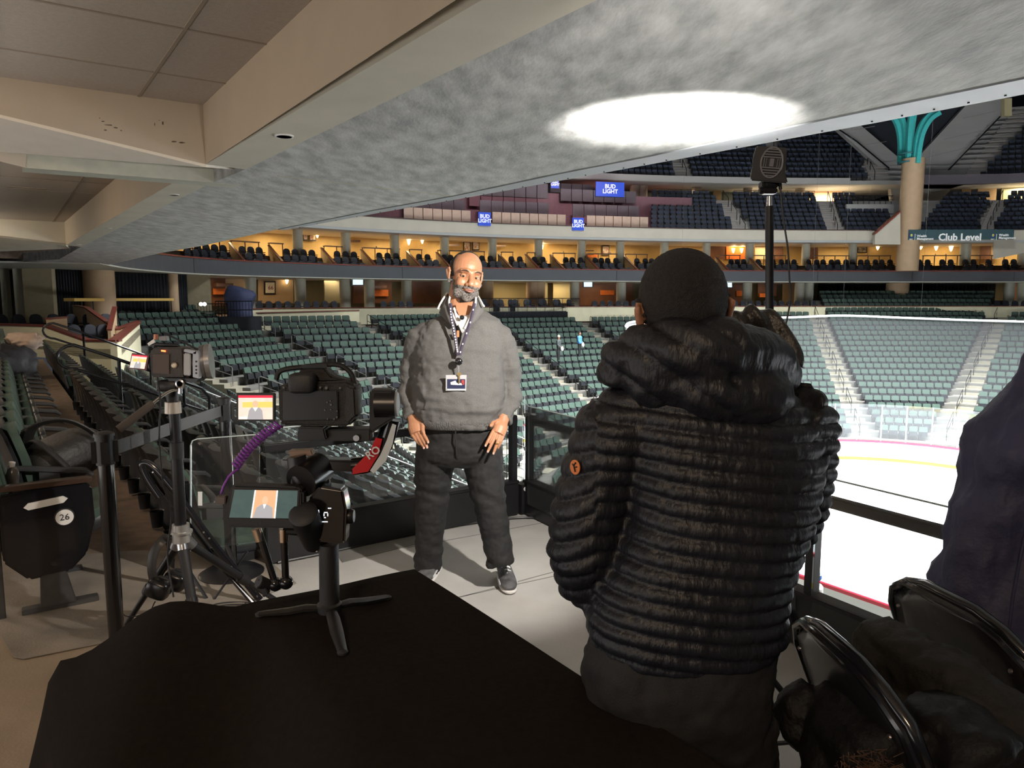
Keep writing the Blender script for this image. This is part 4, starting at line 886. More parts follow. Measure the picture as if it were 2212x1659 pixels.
mb = MB(); mb.prism([atY(x, y, 70) for x, y in ((2168, 196), (2182, 194), (2186, 210), (2168, 210))], (0, .5, 0)); mb.build('bracket', grey, t)
# teal flared ribs on the far corner column
t = thing('teal_column_head', 'teal steel ribs flaring out of the tan corner column', 'column head', PC + U3 * 13.3)
YC = 64.2
ribs = [[(1944, 352), (1945, 310), (1940, 275), (1928, 252), (1908, 240)], [(1953, 352), (1955, 305), (1952, 268), (1944, 248), (1936, 236)], [(1966, 352), (1968, 300), (1974, 250), (1982, 215)], [(1962, 352), (1963, 300), (1968, 245), (1972, 215)], [(1976, 352), (1979, 315), (1986, 280), (2000, 255), (2026, 236)], [(1982, 352), (1986, 318), (1994, 285), (2010, 258), (2030, 244)]]
for i, rb in enumerate(ribs):
    pts = catmull([atY(x, y, YC + (.9 - .36 * i)) for x, y in rb], 5); mb = MB(); mb.tube(pts, [.24] * len(pts), 4, up=(1, 0, 0)); mb.build('rib', teal, t)
mb = MB(); c = atY(1964, 333, YC + .3); mb.lathe(c, [(.86, -.06), (.86, .06), (.7, .06)], 24); mb.lathe(atY(1964, 352, YC + .2), [(.9, -.04), (.9, .08), (.7, .1)], 24); mb.build('collar', M('dark_teal_band', (.02, .12, .13), .4), t)
for (x0, y0, z0) in ((1960, 620, 0), ): pass
# club level sign
p, n = ringat(2075, -.08); A_s, _ = ringat(1962, -.95); B_s, _ = ringat(2188, -.95); zt = 7.36; A_s = atY(1962, 513, A_s.y); A_s.z = 0; B_s = atY(2190, 511, B_s.y); B_s.z = 0; mb = MB(); t = thing('level_sign', 'long dark teal sign reading Club Level on the cream fascia', 'sign', (p.x, p.y, 6.5))
mb.prism([A_s + U3 * 6.52, B_s + U3 * 6.52, B_s + U3 * zt, A_s + U3 * zt], n * .05); mb.build('board', M('dark_teal_sign', (.035, .075, .085), .5), t)
rt_ = (B_s - A_s).normalized(); sw = M('sign_letter_white', (.85, .87, .85), .5, emit=(1, 1, 1), es=.25)
def onsign(px, py): q = atY(px, py, ringat(px, -.95)[0].y); return q - n * .04
text('Club Level', .82, onsign(2073, 513), rt_, U3, sw, t, 'lettering', .01, bold=.02); text('Wealth\nManagement', .27, onsign(1980, 513), rt_, U3, sw, t, 'lettering', .006, align='LEFT', bold=.006)
text('Wealth\nManagement', .27, onsign(2157, 511), rt_, U3, sw, t, 'lettering', .006, align='LEFT', bold=.006)
for px in (1968, 2144):
    c = onsign(px, 512); mb = MB(); mb.box(c + U3 * .1, (.36, .03, .36)); mb.build('logo_square', M('logo_blue', (.02, .07, .2), .5), t); mb = MB(); mb.ball(c + U3 * .14 - n * .03, (.10, .02, .12), 8); mb.build('logo_mark', M('logo_yellow', (.85, .68, .1), .5), t); text('RBC', .16, c - U3 * .2 - n * .01, rt_, U3, sw, t, 'lettering', .005)
for px in (1976, 2152): c = onsign(px, 512); mb = MB(); mb.box(c, (.03, .02, .5)); mb.build('divider', sw, t)
# covered broadcast camera, distant
def covered_small(px, Y, z, lab):
    p = atY(px, 660, Y); p.z = z; navyc = M('navy_cover_cloth', (.045, .055, .12), .7, var=.15, vscale=6, bump=.4, bscale=8); t = thing('covered_camera', lab, 'camera cover', p); rings = []
    for h, wx, wy, ox in ((0, .72, .5, 0), (.5, .74, .5, 0), (1.0, .86, .55, .05), (1.25, .95, .55, .12), (1.5, .8, .45, .05), (1.75, .35, .3, -.3), (1.82, .1, .1, -.35)):
        rings.append([p + Vector((ox + wx * math.cos(a) * (1 + .07 * math.sin(5 * a + h * 3)), wy * math.sin(a) * (1 + .1 * math.sin(4 * a)), h)) for a in [2 * math.pi * k / 20 for k in range(20)]])
    mb = MB(); mb.loft(rings); mb.build('cover', navyc, t, smooth=True, ang=60); return t, p
t, p = covered_small(517, 44.0, .55, 'navy covered broadcast camera on a railed stand at the left end')
tpl = thing('camera_platform', 'black draped camera platform with railings under the navy cover', 'platform', (p.x, p.y, -1.2))
mb = MB(); rings = []
for h, s_ in ((.55, 1.0), (.0, 1.0), (-.9, 1.06)): rings.append([Vector((p.x, p.y, h)) + Vector((1.05 * s_ * max(-1, min(1, 1.3 * math.cos(a))) + .03 * math.sin(9 * a), .9 * s_ * max(-1, min(1, 1.3 * math.sin(a))), 0)) for a in [2 * math.pi * k / 40 for k in range(40)]])
mb.loft(rings); mb.build('drape', curtain, tpl, smooth=True, ang=50)
mb = MB()
for zz in (.95, 1.45):
    mb.tube([(p.x - 1.05, p.y - .9, zz), (p.x + 1.05, p.y - .9, zz), (p.x + 1.05, p.y + .9, zz)], .03, 6)
for k in range(13): mb.tube([(p.x - 1.05 + k * .175, p.y - .9, .55), (p.x - 1.05 + k * .175, p.y - .9, 1.45)], .014, 4)
mb.build('railing', railm, tpl)
a, b = atY(427, 655, 43.5), atY(490, 655, 43.5); mb = MB(); mb.prism([Vector((a.x, a.y, .3)), Vector((b.x, b.y, .3)), Vector((b.x, b.y + 1.5, .3)), Vector((a.x, a.y + 1.5, .3))], (0, 0, -.3)); mb.build('deck', black, tpl)
mb = MB()
for zz in (.75, 1.3): mb.tube([(a.x, a.y, zz), (b.x, a.y, zz)], .03, 6)
for k in range(11): x_ = lerp(a.x, b.x, k / 10); mb.tube([(x_, a.y, .3), (x_, a.y, 1.3)], .014, 4)
mb.build('railing', railm, tpl)
for k, x in enumerate((434, 442)): t = thing('work_lamp', 'small bright round lamp at the left camera deck railing, %s' % ('left one', 'right one')[k], 'lamp', atY(x, 657, 43.3)); mb = MB(); mb.ball(atY(x, 657, 43.2), .11, 10); mb.build('globe', M('white_globe', (1, 1, 1), .4, emit=(1, .95, .8), es=6), t)
# accessible platform with chairs at the centre end
a, b = atY(1058, 662, 56.2), atY(1252, 662, 60.0); t = thing('raised_platform', 'black railed platform with draped skirt at the top of the end seats', 'platform', (a.x, a.y, -.3)); dx = (b - a); dx.z = 0; dv = Vector((-dx.y, dx.x, 0)).normalized() * 2.4
a.z = b.z = .62; mb = MB(); mb.prism([a, b, b + dv, a + dv], (0, 0, -.15)); mb.build('deck', black, t)
mb = MB(); r0 = []; r1 = []
for i in range(121): c = lerp(a, b, i / 120) + dv.normalized() * (.03 * math.sin(i * 1.1) - .03); r0.append(c + U3 * -.05); r1.append(Vector((c.x, c.y, -.45)))
mb.loft([r0, r1], False, closed=False); mb.build('skirt', curtain, t, smooth=True)
mb = MB()
for zz in (.95, 1.62): mb.tube([a + U3 * (zz - .62), b + U3 * (zz - .62), b + dv + U3 * (zz - .62)], .03, 6)
mb.tube([a + U3 * 1.0, a + dv + U3 * 1.0], .03, 6)
for k in range(61): c = lerp(a, b, k / 60); mb.tube([c, c + U3 * 1.0], .012 if k % 6 else .03, 4)
mb.build('railing', railm, t)
grp = []
for k in range(12): c = lerp(a, b, (k + .5) / 12) + dv * (.35 if k % 2 else .6); grp.append((c, math.atan2(dv.x, -dv.y) + jitter(.3), 0, k))
place_kind(grp, lounge_chair, 'platform_chair', [navych, shell], 20, lambda s, i: 'dark chair standing behind the railed end platform, %s from the left' % ORD[s[3]], lambda s: 'chairs on the railed platform', 'chair', '', '')
# ================================================================== PLATFORM RAILS, STANCHIONS, END SEATS
RZ = .71
gcl = glass('clear_panel_glass', (.93, .95, .95), .12, .02, dif=.015)
def glass_rail(p0, p1, nm, lab, posts, ztop=.82, z0=.10):
    t = thing(nm, lab, 'railing', p0); d_ = (p1 - p0).normalized(); rz = math.atan2(d_.y, d_.x); L = (p1 - p0).length; mid = (p0 + p1) / 2
    mb = MB(); mb.box(mid + U3 * RZ, (L, .045, .05), rz); mb.build('top_rail', blackmetal, t, bevel=.006)
    mb = MB(); mb.box(mid + U3 * .13, (L, .06, .24), rz); mb.box(mid + U3 * .26, (L, .09, .02), rz); mb.build('base_beam', blackmetal, t, bevel=.004)
    nn = Vector((-d_.y, d_.x, 0)) * .03
    for k, (a, b) in enumerate(posts):
        q0, q1 = p0 + d_ * a - nn, p0 + d_ * b - nn
        mb = MB(); mb.prism([q0 + U3 * z0, q1 + U3 * z0, q1 + U3 * ztop, q0 + U3 * ztop], -nn * .35); mb.build('glass_panel', gcl, t)
        mb = MB(); e = nn * .35
        for (u_, v_) in ((q0 + U3 * ztop, q1 + U3 * ztop),): mb.tube([u_, v_], .005, 4)
        mb.build('glass_edge', M('bright_glass_edge', (.45, .52, .5), .2), t)
        mb = MB(); mb.box(p0 + d_ * (a - .03) + U3 * .44, (.05, .05, .62), rz); mb.build('post', blackmetal, t, bevel=.004)
    return t
RR0 = KC - NR * .04; RR1 = RR0 - DR * 6.8
glass_rail(RR0 - DR * .06, RR1, 'glass_railing', 'long low black railing with glass panels on the rink side of the platform', [(.06, 2.42), (2.50, 4.3), (4.38, 6.6)])
LL1 = uv(UK - .02, VK - 1.95)
glass_rail(uv(UK - .02, VK - .12), LL1, 'glass_railing', 'low black railing with glass panels left of the standing man', [(.06, 1.80)])
t = thing('glass_railing_corner', 'upright clear glass corner posts where the two railings meet', 'railing', uv(UK, VK))
for du_, dv_ in ((.0, .0), (-.02, -.09)): mb = MB(); mb.box(uv(UK + du_, VK + dv_, .45), (.05, .02, .86), YAW + .3); mb.build('corner_plate', gcl, t)
mb = MB(); mb.box(uv(UK - .01, VK - .05, .12), (.10, .10, .22), -YAW); mb.build('corner_block', blackmetal, t)
for z in (.2, .5, .75): mb = MB(); mb.lathe(uv(UK - .06, VK - .06, z), [(.018, 0), (.018, .02)], 10, axis=(0, -1, 0)); mb.build('bolt', chrome, t)
# loose clear panel with rounded corner at the left end
mb = MB(); c = [atY(x, y, 4.02) for x, y in ((412, 1190), (412, 962), (416, 952), (426, 948), (560, 938), (560, 1170))]; mb.prism(c, (0, .012, 0)); t = thing('clear_panel', 'upright clear acrylic panel with a rounded corner beside the second belt post', 'panel', c[0]); mb.build('sheet', gcl, t)
mb = MB(); mb.tube(c[:5], .004, 4); mb.build('bright_edge', M('bright_glass_edge'), t); mb = MB(); mb.prism([atY(x, y, 4.0) for x, y in ((428, 1062), (437, 1062), (437, 1092), (428, 1092))], (0, -.003, 0)); mb.build('paper_tag', white, t)
# cable on the floor by the rail
mb = MB(); pts = catmull([atZ(x, y, .012) for x, y in ((600, 1215), (700, 1195), (840, 1165), (960, 1140), (1080, 1122), (1150, 1118), (1200, 1128), (1240, 1140))], 5); mb.tube(pts, .008, 6); tag(mb.build('floor_cable', black, smooth=True), 'black cable lying along the foot of the left glass railing', 'cable')
# belt stanchions
def stanchion(px, Y, lab, h=1.03):
    p = atY(px, 1200, Y); p.z = 0; p.x = (px - 1106) / FPX * Y * 1.06; t = thing('belt_stanchion', lab, 'stanchion', p); mb = MB()
    mb.lathe(p, [(.18, 0), (.18, .012), (.15, .03), (.045, .045), (.03, .05)], 32); mb.build('base', blackmetal, t, smooth=True); mb = MB(); mb.cyl(p + U3 * .03, p + U3 * (h - .12), .032, seg=24); mb.build('post', glossblack, t, smooth=True)
    mb = MB(); mb.cyl(p + U3 * (h - .13), p + U3 * (h - .01), .036, seg=24); mb.lathe(p + U3 * (h - .01), [(.04, 0), (.04, .012), (.02, .02)], 24)
    for k in range(4): a = k * math.pi / 2 + .5; mb.box(p + Vector((math.cos(a) * .042, math.sin(a) * .042, h - .075)), (.016, .03, .09), a)
    mb.build('belt_head', black, t, smooth=True); return t, p
s1, ps1 = stanchion(262, 3.05, 'black belt stanchion at the left, in front of the tripod'); s2, ps2 = stanchion(514, 4.15, 'black belt stanchion behind the gimbal monitor')
mb = MB(); a, b = ps1 + U3 * .955, ps2 + U3 * .965; mb.prism([a - U3 * .03, b - U3 * .03, b + U3 * .03, a + U3 * .03], (0, .004, 0)); mb.build('retractable_belt', M('grey_belt_webbing', (.09, .095, .10), .6, bump=.3, bscale=60, stretch=(1, 1, 30)), s1)
# end seat of the first row with the numbered panel
def end_seat():
    p = SEAT0; rt = Matrix.Rotation(math.atan2(-N.x, N.y), 3, 'Z')
    t = thing('stadium_seat', 'green stadium seat with black end panel numbered 26, nearest on the left', 'seat', p)
    L = lambda x, y, z: p + rt @ Vector((x, y, z))
    # end panel on the near side (local +x points back toward the camera)
    sgn = 1 if (rt @ Vector((1, 0, 0))).y < 0 else -1; X0 = sgn * .27
    prof = [(-.20, .64), (.17, .655), (.20, .63), (.205, .45), (.16, .28), (.08, .20), (-.10, .19), (-.20, .30)]
    mb = MB(); pts = [L(X0, y, z) for y, z in prof]; mb.prism(pts, rt @ Vector((sgn * .05, 0, 0))); mb.build('end_panel', glossblack, t, bevel=.012)
    mb = MB(); mb.rbox(L(X0 + sgn * .02, 0, .665), (.07, .42, .03), rot=rt, e=.3); mb.build('armrest', M('brown_gloss_armrest', (.05, .03, .022), .2), t, smooth=True)
    fx = X0 + sgn * .057
    mb = MB(); mb.prism([L(fx - .004 * sgn, y, z) for y, z in ((-.08, .585), (.07, .60), (.09, .585), (.07, .565), (-.08, .55), (-.10, .565))], rt @ Vector((sgn * .006, 0, 0))); mb.build('label_plate', M('scuffed_white_label', (.75, .74, .70), .5, var=.1), t)
    mb = MB(); c = L(fx, .07, .49); mb.lathe(c - rt @ Vector((sgn * .006, 0, 0)), [(.046, 0), (.046, .008), (.036, .01), (.036, .006)], 28, axis=rt @ Vector((sgn, 0, 0))); mb.build('number_plate_rim', black, t)
    mb = MB(); mb.lathe(c, [(.04, 0), (.04, .004)], 28, axis=rt @ Vector((sgn, 0, 0))); npl = mb.build('number_plate', white, t)
    nn = rt @ Vector((sgn, 0, 0)); text('26', .045, c + nn * .006, U3.cross(nn), U3, black, npl, 'seat_number', .001)
    mb = MB(); mb.prism([L(X0, y, z) for y, z in ((-.05, .22), (.06, .22), (.10, .03), (-.06, .03))], rt @ Vector((sgn * .04, 0, 0))); mb.box(L(X0, .03, .02), (.06, .34, .03), rot=rt); mb.box(L(X0, -.22, .28), (.03, .03, .56), rot=rt); mb.build('standard_leg', M('scuffed_grey_black', (.05, .047, .045), .5, var=.3, vscale=12), t, bevel=.004)
    mb = MB(); mb.rbox(L(0, .12, .40), (.46, .46, .10), rot=rt @ Matrix.Rotation(.45, 3, 'X'), e=.4); mb.build('seat_cushion', seatgreen, t, smooth=True)
    mb = MB(); mb.rbox(L(0, .11, .355), (.47, .46, .09), rot=rt @ Matrix.Rotation(.45, 3, 'X'), e=.4); mb.build('seat_pan', shell, t, smooth=True)
    mb = MB(); mb.prism([L(-.22, -.12, .42), L(.22, -.12, .42), L(.21, -.2, .88), L(-.21, -.2, .88)], rt @ Vector((0, -.05, 0))); mb.build('backrest', seatgreen, t, bevel=.015)
    mb = MB(); mb.prism([L(-.24, -.18, .30), L(.24, -.18, .30), L(.23, -.26, .9), L(-.23, -.26, .9)], rt @ Vector((0, -.02, 0))); mb.build('back_shell', shell, t, bevel=.006)
SEAT0 = uv(UK + .22, .13, 0); end_seat()
# open end seat of the second row, beside the panel
def open_seat():
    p = uv(UK + .32, 1.05, -.36); rt = Matrix.Rotation(math.atan2(-N.x, N.y), 3, 'Z'); L = lambda x, y, z: p + rt @ Vector((x, y, z))
    t = thing('stadium_seat', 'green stadium seat folded open behind the tripod, with wide cushion', 'seat', p)
    mb = MB(); mb.rbox(L(0, .16, .50), (.50, .52, .10), rot=rt, e=.35); mb.build('seat_cushion', seatgreen, t, smooth=True); mb = MB(); mb.rbox(L(0, .16, .455), (.50, .50, .06), rot=rt, e=.3); mb.build('seat_pan', shell, t, smooth=True)
    mb = MB(); mb.box(L(-.2, .05, .25), (.05, .2, .5), rot=rt); mb.box(L(.2, .05, .25), (.05, .2, .5), rot=rt); mb.box(L(.2, .3, .38), (.03, .35, .04), rot=rt @ Matrix.Rotation(-.6, 3, 'X')); mb.build('standard_leg', shell, t)
    mb = MB(); mb.prism([L(-.22, -.12, .46), L(.22, -.12, .46), L(.21, -.2, .90), L(-.21, -.2, .90)], rt @ Vector((0, -.06, 0))); mb.build('backrest', shell, t, bevel=.015)
open_seat()
# cup holders on the backs of the second row
cupp = MB(); cupp.lathe((0, 0, 0), [(.035, 0), (.045, .11), (.05, .115), (.042, .11), (.033, .01)], 16); c0 = None
for k in range(14):
    p = uv(UK + .55 + k * .55, .80, .02 - .0)
    if c0 is None: c0 = cupp.build('cup_holder', black, smooth=True); o = c0
    else: o = c0.copy(); COL.objects.link(o)
    o.location = p; tag(o, 'black cup holder behind the second row seats, %s along the walkway' % ORD[k], 'cup holder', 'cup holders along the walkway')
# paper sheets on the walkway
for (x, y, w_, h_, lab) in ((182, 898, 18, 30, 'pale paper sheet on the brown walkway, nearer one'), (94, 764, 7, 8, 'pale paper sheet at the far end of the walkway'), (323, 955, 14, 22, 'pale cardboard sheet beside the belt on the floor')):
    a, b, c, d_ = [atZ(x + i, y + j, .01) for i, j in ((-w_ * .8, -h_ / 2), (w_ * .2, -h_ / 2), (w_ * .8, h_ / 2), (-w_ * .05, h_ / 2))]; mb = MB(); mb.prism([a, b, c, d_], (0, 0, .003)); tag(mb.build('paper_sheet', M('tan_paper', (.62, .48, .36), .7)), lab, 'paper')
# backpack on the second seat
bp = uv(UK + .75, .26, .62); t = thing('backpack', 'black backpack with arched shoulder strap on the seat behind number 26', 'backpack', uv(UK + .75, .26, .50)); packm = M('black_nylon', (.02, .019, .018), .55, var=.2, bump=.3, bscale=30)
mb = MB(); mb.ball(bp + U3 * .02, (.17, .24, .14), 20, rot=Matrix.Rotation(YAW, 3, 'Z') @ Matrix.Rotation(.3, 3, 'X'), e=.7); mb.build('body', packm, t, smooth=True)
mb = MB(); pts = catmull([bp + q for q in (Vector((-.16, -.10, .12)), Vector((-.05, -.16, .24)), Vector((.12, -.12, .26)), Vector((.24, -.02, .12)), Vector((.22, .0, -.06)))], 6); mb.tube(pts, .03, 8, ell=.35); mb.build('strap', packm, t, smooth=True)
mb = MB(); pts = catmull([bp + q for q in (Vector((-.15, -.14, .10)), Vector((-.02, -.22, .16)), Vector((.10, -.22, .06)), Vector((.16, -.16, -.06)))], 6); mb.tube(pts, .025, 8, ell=.35); mb.build('strap', packm, t, smooth=True)
mb = MB(); pts = catmull([bp + q for q in (Vector((-.20, -.08, .12)), Vector((-.17, -.08, .20)), Vector((-.12, -.08, .12)))], 5); mb.tube(pts, .014, 6); mb.build('top_handle', packm, t, smooth=True)
wb = atY(21, 1036, 3.75); t = thing('water_bottle', 'clear water bottle with white cap tucked beside the numbered end seat', 'bottle', wb); mb = MB(); mb.lathe(wb - U3 * .06, [(.03, 0), (.032, .08), (.026, .11), (.012, .13)], 16, axis=(.2, 0, 1)); mb.build('bottle_body', M('smoky_bottle', (.12, .11, .10), .15), t, smooth=True)
mb = MB(); mb.cyl(wb + Vector((.014, 0, .068)), wb + Vector((.02, 0, .092)), .015); mb.build('cap', white, t)
# clothing piles further along the first row
def blob(name, c, r, m, lab, cat, seed=1, amp=.25, rz=0, parent=None):
    bm = bmesh.new(); bmesh.ops.create_icosphere(bm, subdivisions=4, radius=1); rt = Matrix.Rotation(rz, 3, 'Z')
    for v in bm.verts:
        n_ = noise.fractal(v.co * 1.6 + Vector((seed * 7, 0, 0)), .6, 2, 3) * amp + abs(noise.noise(v.co * 3.5 + Vector((0, seed * 5, 0)))) * amp * .5; v.co = v.co * (1 + n_); v.co = rt @ Vector((v.co.x * r[0], v.co.y * r[1], v.co.z * r[2])) + Vector(c)
    me = bpy.data.meshes.new(name); bm.to_mesh(me); bm.free(); me.materials.append(m); me.polygons.foreach_set('use_smooth', [True] * len(me.polygons)); o = bpy.data.objects.new(name, me); COL.objects.link(o)
    if parent is not None: attach(o, parent)
    else: tag(o, lab, cat)
    return o
blob('folded_coat', uv(17.2, .35, .78), (.30, .35, .16), M('beige_wool', (.55, .42, .33), .8, bump=.4, bscale=20), 'pinkish beige coat heaped on the far seats of the first row', 'coat', 3)
blob('dark_coat', uv(11.3, .08, .72), (.18, .38, .28), M('dark_grey_cloth', (.022, .021, .023), .75, bump=.3, bscale=20), 'dark grey coat hanging over a first row seat at the left edge', 'coat', 5)
# ------------------------------------------------------------------ table with black cloth
def pz(px, py, z): return atZ(px, py, z)
T1, T2 = pz(545, 1305, .76), pz(895, 1232, .76); dT = (pz(1560, 1659, .76) - T2).normalized(); T3 = T2 + dT * 1.75; T4 = T1 + dT * 1.75
tb = thing('folding_table', 'black cloth covered narrow table carrying the gimbal camera', 'table', (T1 + T3) / 2 - U3 * .76)
mb = MB(); mb.prism([T1 - U3 * .012, T2 - U3 * .012, T3 - U3 * .012, T4 - U3 * .012], (0, 0, -.025)); mb.build('tabletop', grey, tb)
for q in (lerp(T1, T3, .10), lerp(T2, T4, .12), lerp(T3, T1, .06), lerp(T4, T2, .06)): mb = MB(); mb.cyl(q - U3 * .03, Vector((q.x, q.y, 0)), .015, seg=10); mb.build('leg', blackmetal, tb)
nx = 40; outw = (T1 - T2).normalized(); W_ = (T1 - T2).length
def cloth_row(s):
    # one cross-section: drop on the rink side, flat top, left wing that sags out and then drops
    a, b = lerp(T2, T3, s), lerp(T1, T4, s); pts = []
    for k in range(7): h = k / 6; pts.append(a - outw * (.035 + .02 * math.sin(s * 16 + h)) * (1 - h) + U3 * (-.72 * (1 - h)))
    for k in range(9): pts.append(lerp(a, b, k / 8) + U3 * (.004 + .0015 * math.sin(9 * s + k)))
    wing = .44 + .02 * math.sin(s * 7); w0 = b
    for k in range(1, 13):
        h = k / 12; sag = .17 * h ** 1.0 + .085 * math.sin(math.pi * h) * math.sin(s * 9 - h * 3.6) * (1 - .2 * h)
        pts.append(w0 + outw * wing * h - dT * (.30 * h * (1 - s)) - U3 * sag)
    e = pts[-1]
    for k in range(1, 10): h = k / 9; pts.append(Vector((e.x, e.y, 0)) + outw * (.02 + .10 * h + .05 * math.sin(s * 20 + h * 2) * h) + U3 * (e.z * (1 - h) + .01) )
    return pts
rows = [cloth_row(i / nx) for i in range(nx + 1)]
# hanging end toward the man
end = []
base = rows[0]
for k in range(1, 7):
    h = k / 6; end.append([Vector((p.x, p.y, max(.012, p.z * (1 - h * .97)))) - dT * (.03 + .04 * h + .02 * h * math.sin(i * .9)) for i, p in enumerate(base)])
mb = MB(); mb.loft(end[::-1] + rows, False, closed=False); clothm = M('black_table_cloth', (.0135, .0105, .0085), 1.0, var=.15, vscale=60, spec=.08, bump=.1, bscale=300)
o = mb.build('tablecloth', clothm, smooth=True, ang=75); tag(o, 'black cloth draped over the table with a long sagging fold on the left', 'tablecloth'); sm = o.modifiers.new('t', 'SOLIDIFY'); sm.thickness = .004
# ================================================================== GIMBAL CAMERA ON THE TABLE
def q9(x, y, d=0): return atY(x, y, 1.90 + d)
gt = thing('handheld_gimbal', 'black motorised camera gimbal on three short legs on the cloth table', 'gimbal', atZ(712, 1318, .765))
rub = M('black_rubber', (.014, .014, .016), .55, bump=.15, bscale=400)
hand0 = atZ(712, 1305, .80)
YG = hand0.y
def g(x, y, d=0): return atY(x, y, YG + d)
for (x, y, m_) in ((562, 1326, M('warm_lit_leg', (.03, .026, .022), .22, metal=.5)), (836, 1290, blackmetal), (740, 1408, black)):
    tip = atZ(x, y, .772); st = lerp(hand0, tip, .06); st.z = .79; mb = MB(); mid = lerp(st, tip, .55)
    mb.tube([st, lerp(st, tip, .3) + U3 * .004, mid, tip], [.014, .017, .017, .012], 8, ell=.55); mb.build('leg', m_, gt, smooth=True)
    mb = MB(); mb.ball(tip - U3 * .002, (.014, .012, .008), 10); mb.build('foot', rub, gt, smooth=True)
mb = MB(); mb.cyl(g(712, 1312), g(710, 1175), .026, .025, 24); mb.lathe(g(712, 1320), [(.03, 0), (.032, .02), (.026, .025)], 24); mb.build('grip_handle', rub, gt, smooth=True)
mb = MB(); mb.prism([g(x, y, -.03) for x, y in ((664, 1170), (745, 1176), (748, 1100), (740, 1058), (690, 1050), (664, 1080))], (0, .055, 0)); mb.build('control_body', glossblack, gt, bevel=.006)
mb = MB(); mb.lathe(g(748, 1115, 0), [(.018, 0), (.02, .012), (.016, .02)], 16, axis=(1, 0, 0)); mb.build('dial', blackmetal, gt, smooth=True)
mb = MB()
for (x, y, w_, h_) in ((688, 1106, 3, 9), (688, 1118, 3, 3), (702, 1118, 4, 2), (712, 1098, 7, 2), (702, 1127, 12, 2), (704, 1107, 8, 2), (700, 1112, 2, 6), (708, 1112, 2, 6)): mb.prism([g(x - w_ / 2, y - h_ / 2, -.0305), g(x + w_ / 2, y - h_ / 2, -.0305), g(x + w_ / 2, y + h_ / 2, -.0305), g(x - w_ / 2, y + h_ / 2, -.0305)], (0, -.0008, 0))
mb.build('status_display', M('display_white', (.8, .85, 1), .4, emit=(.85, .9, 1), es=1.3), gt)
mb = MB(); mb.prism([g(x, y, -.031) for x, y in ((690, 1132), (696, 1132), (696, 1137), (690, 1137))], (0, -.001, 0)); mb.build('mode_light', M('display_amber', (.9, .6, .1), .4, emit=(1, .6, .1), es=.7), gt)
# tilted motor and lower arm
mb = MB(); mb.cyl(g(650, 1040, -.03), g(690, 1010, .05), .042, .042, 28); mb.cyl(g(640, 985, -.0), g(652, 1040, -.0), .024, .03, 20); mb.build('roll_motor', M('satin_black', (.016, .016, .018), .3, metal=.3), gt, smooth=True)
mb = MB(); mb.prism([g(x, y, .0) for x, y in ((622, 974), (672, 972), (676, 984), (628, 988))], (0, .03, 0)); mb.build('copper_plate', M('warm_brown_metal', (.20, .13, .09), .35, metal=.6), gt, bevel=.002)
mb = MB(); mb.tube([g(690, 1040, .03), g(700, 1075, .02), g(706, 1100, .0)], [.028, .026, .024], 14); mb.build('neck', glossblack, gt, smooth=True)
mb = MB(); mb.prism([g(x, y, .03) for x, y in ((605, 990), (790, 996), (794, 1022), (608, 1012))], (0, .045, 0)); mb.build('lower_arm', glossblack, gt, bevel=.005)
arm_pts = [(762, 1008), (795, 1002), (822, 975), (836, 940), (846, 905)]
mb = MB(); mb.tube(catmull([g(x, y, .05) for x, y in arm_pts], 5), .024, 10, ell=1.0); mb.build('swing_arm', glossblack, gt, smooth=True)
mb = MB(); P1 = [(762, 1012), (800, 974), (812, 945), (826, 948), (818, 982), (796, 1018), (762, 1024)]; mb.prism([g(x, y, .02) for x, y in P1], (0, -.004, 0)); mb.build('red_stripe', M('red_gloss', (.5, .01, .015), .25), gt)
mb = MB(); P1 = [(800, 1016), (822, 982), (836, 950), (848, 915), (856, 918), (848, 960), (834, 995), (808, 1022)]; mb.prism([g(x, y, .018) for x, y in P1], (0, -.004, 0)); mb.build('white_stripe', M('pale_stripe', (.6, .65, .68), .3), gt)
text('RO', .028, g(806, 978, .008), Vector((.8, 0, .55)), Vector((-.55, 0, .8)), M('grey_letter', (.65, .65, .66), .5), gt, 'arm_lettering', .0006, bold=.0006)
mb = MB(); mb.prism([g(x, y, .0) for x, y in ((797, 842), (850, 842), (852, 905), (797, 940))], (0, .05, 0)); mb.build('tilt_motor_bracket', black, gt, bevel=.006)
mb = MB(); mb.cyl(g(812, 873, .02), g(856, 873, .02), .037, .037, 28); mb.build('tilt_motor', M('satin_black'), gt, smooth=True); mb = MB(); mb.cyl(g(856, 873, .02), g(860, 873, .02), .033, .03, 28); mb.build('motor_cap', M('pale_motor_cap', (.42, .45, .46), .35), gt, smooth=True)
mb = MB(); mb.prism([g(x, y, .0) for x, y in ((642, 930), (800, 926), (800, 953), (642, 953))], (0, .05, 0)); mb.build('mounting_arm', black, gt, bevel=.003)
mb = MB(); mb.prism([g(x, y, -.02) for x, y in ((643, 922), (700, 924), (706, 950), (645, 952))], (0, .06, 0)); mb.build('quick_release_plate', blackmetal, gt, bevel=.004)
mb = MB(); mb.lathe(g(770, 946, -.005), [(.008, 0), (.008, .004), (.005, .004)], 14, axis=(0, -1, 0)); mb.build('ring_screw', chrome, gt)
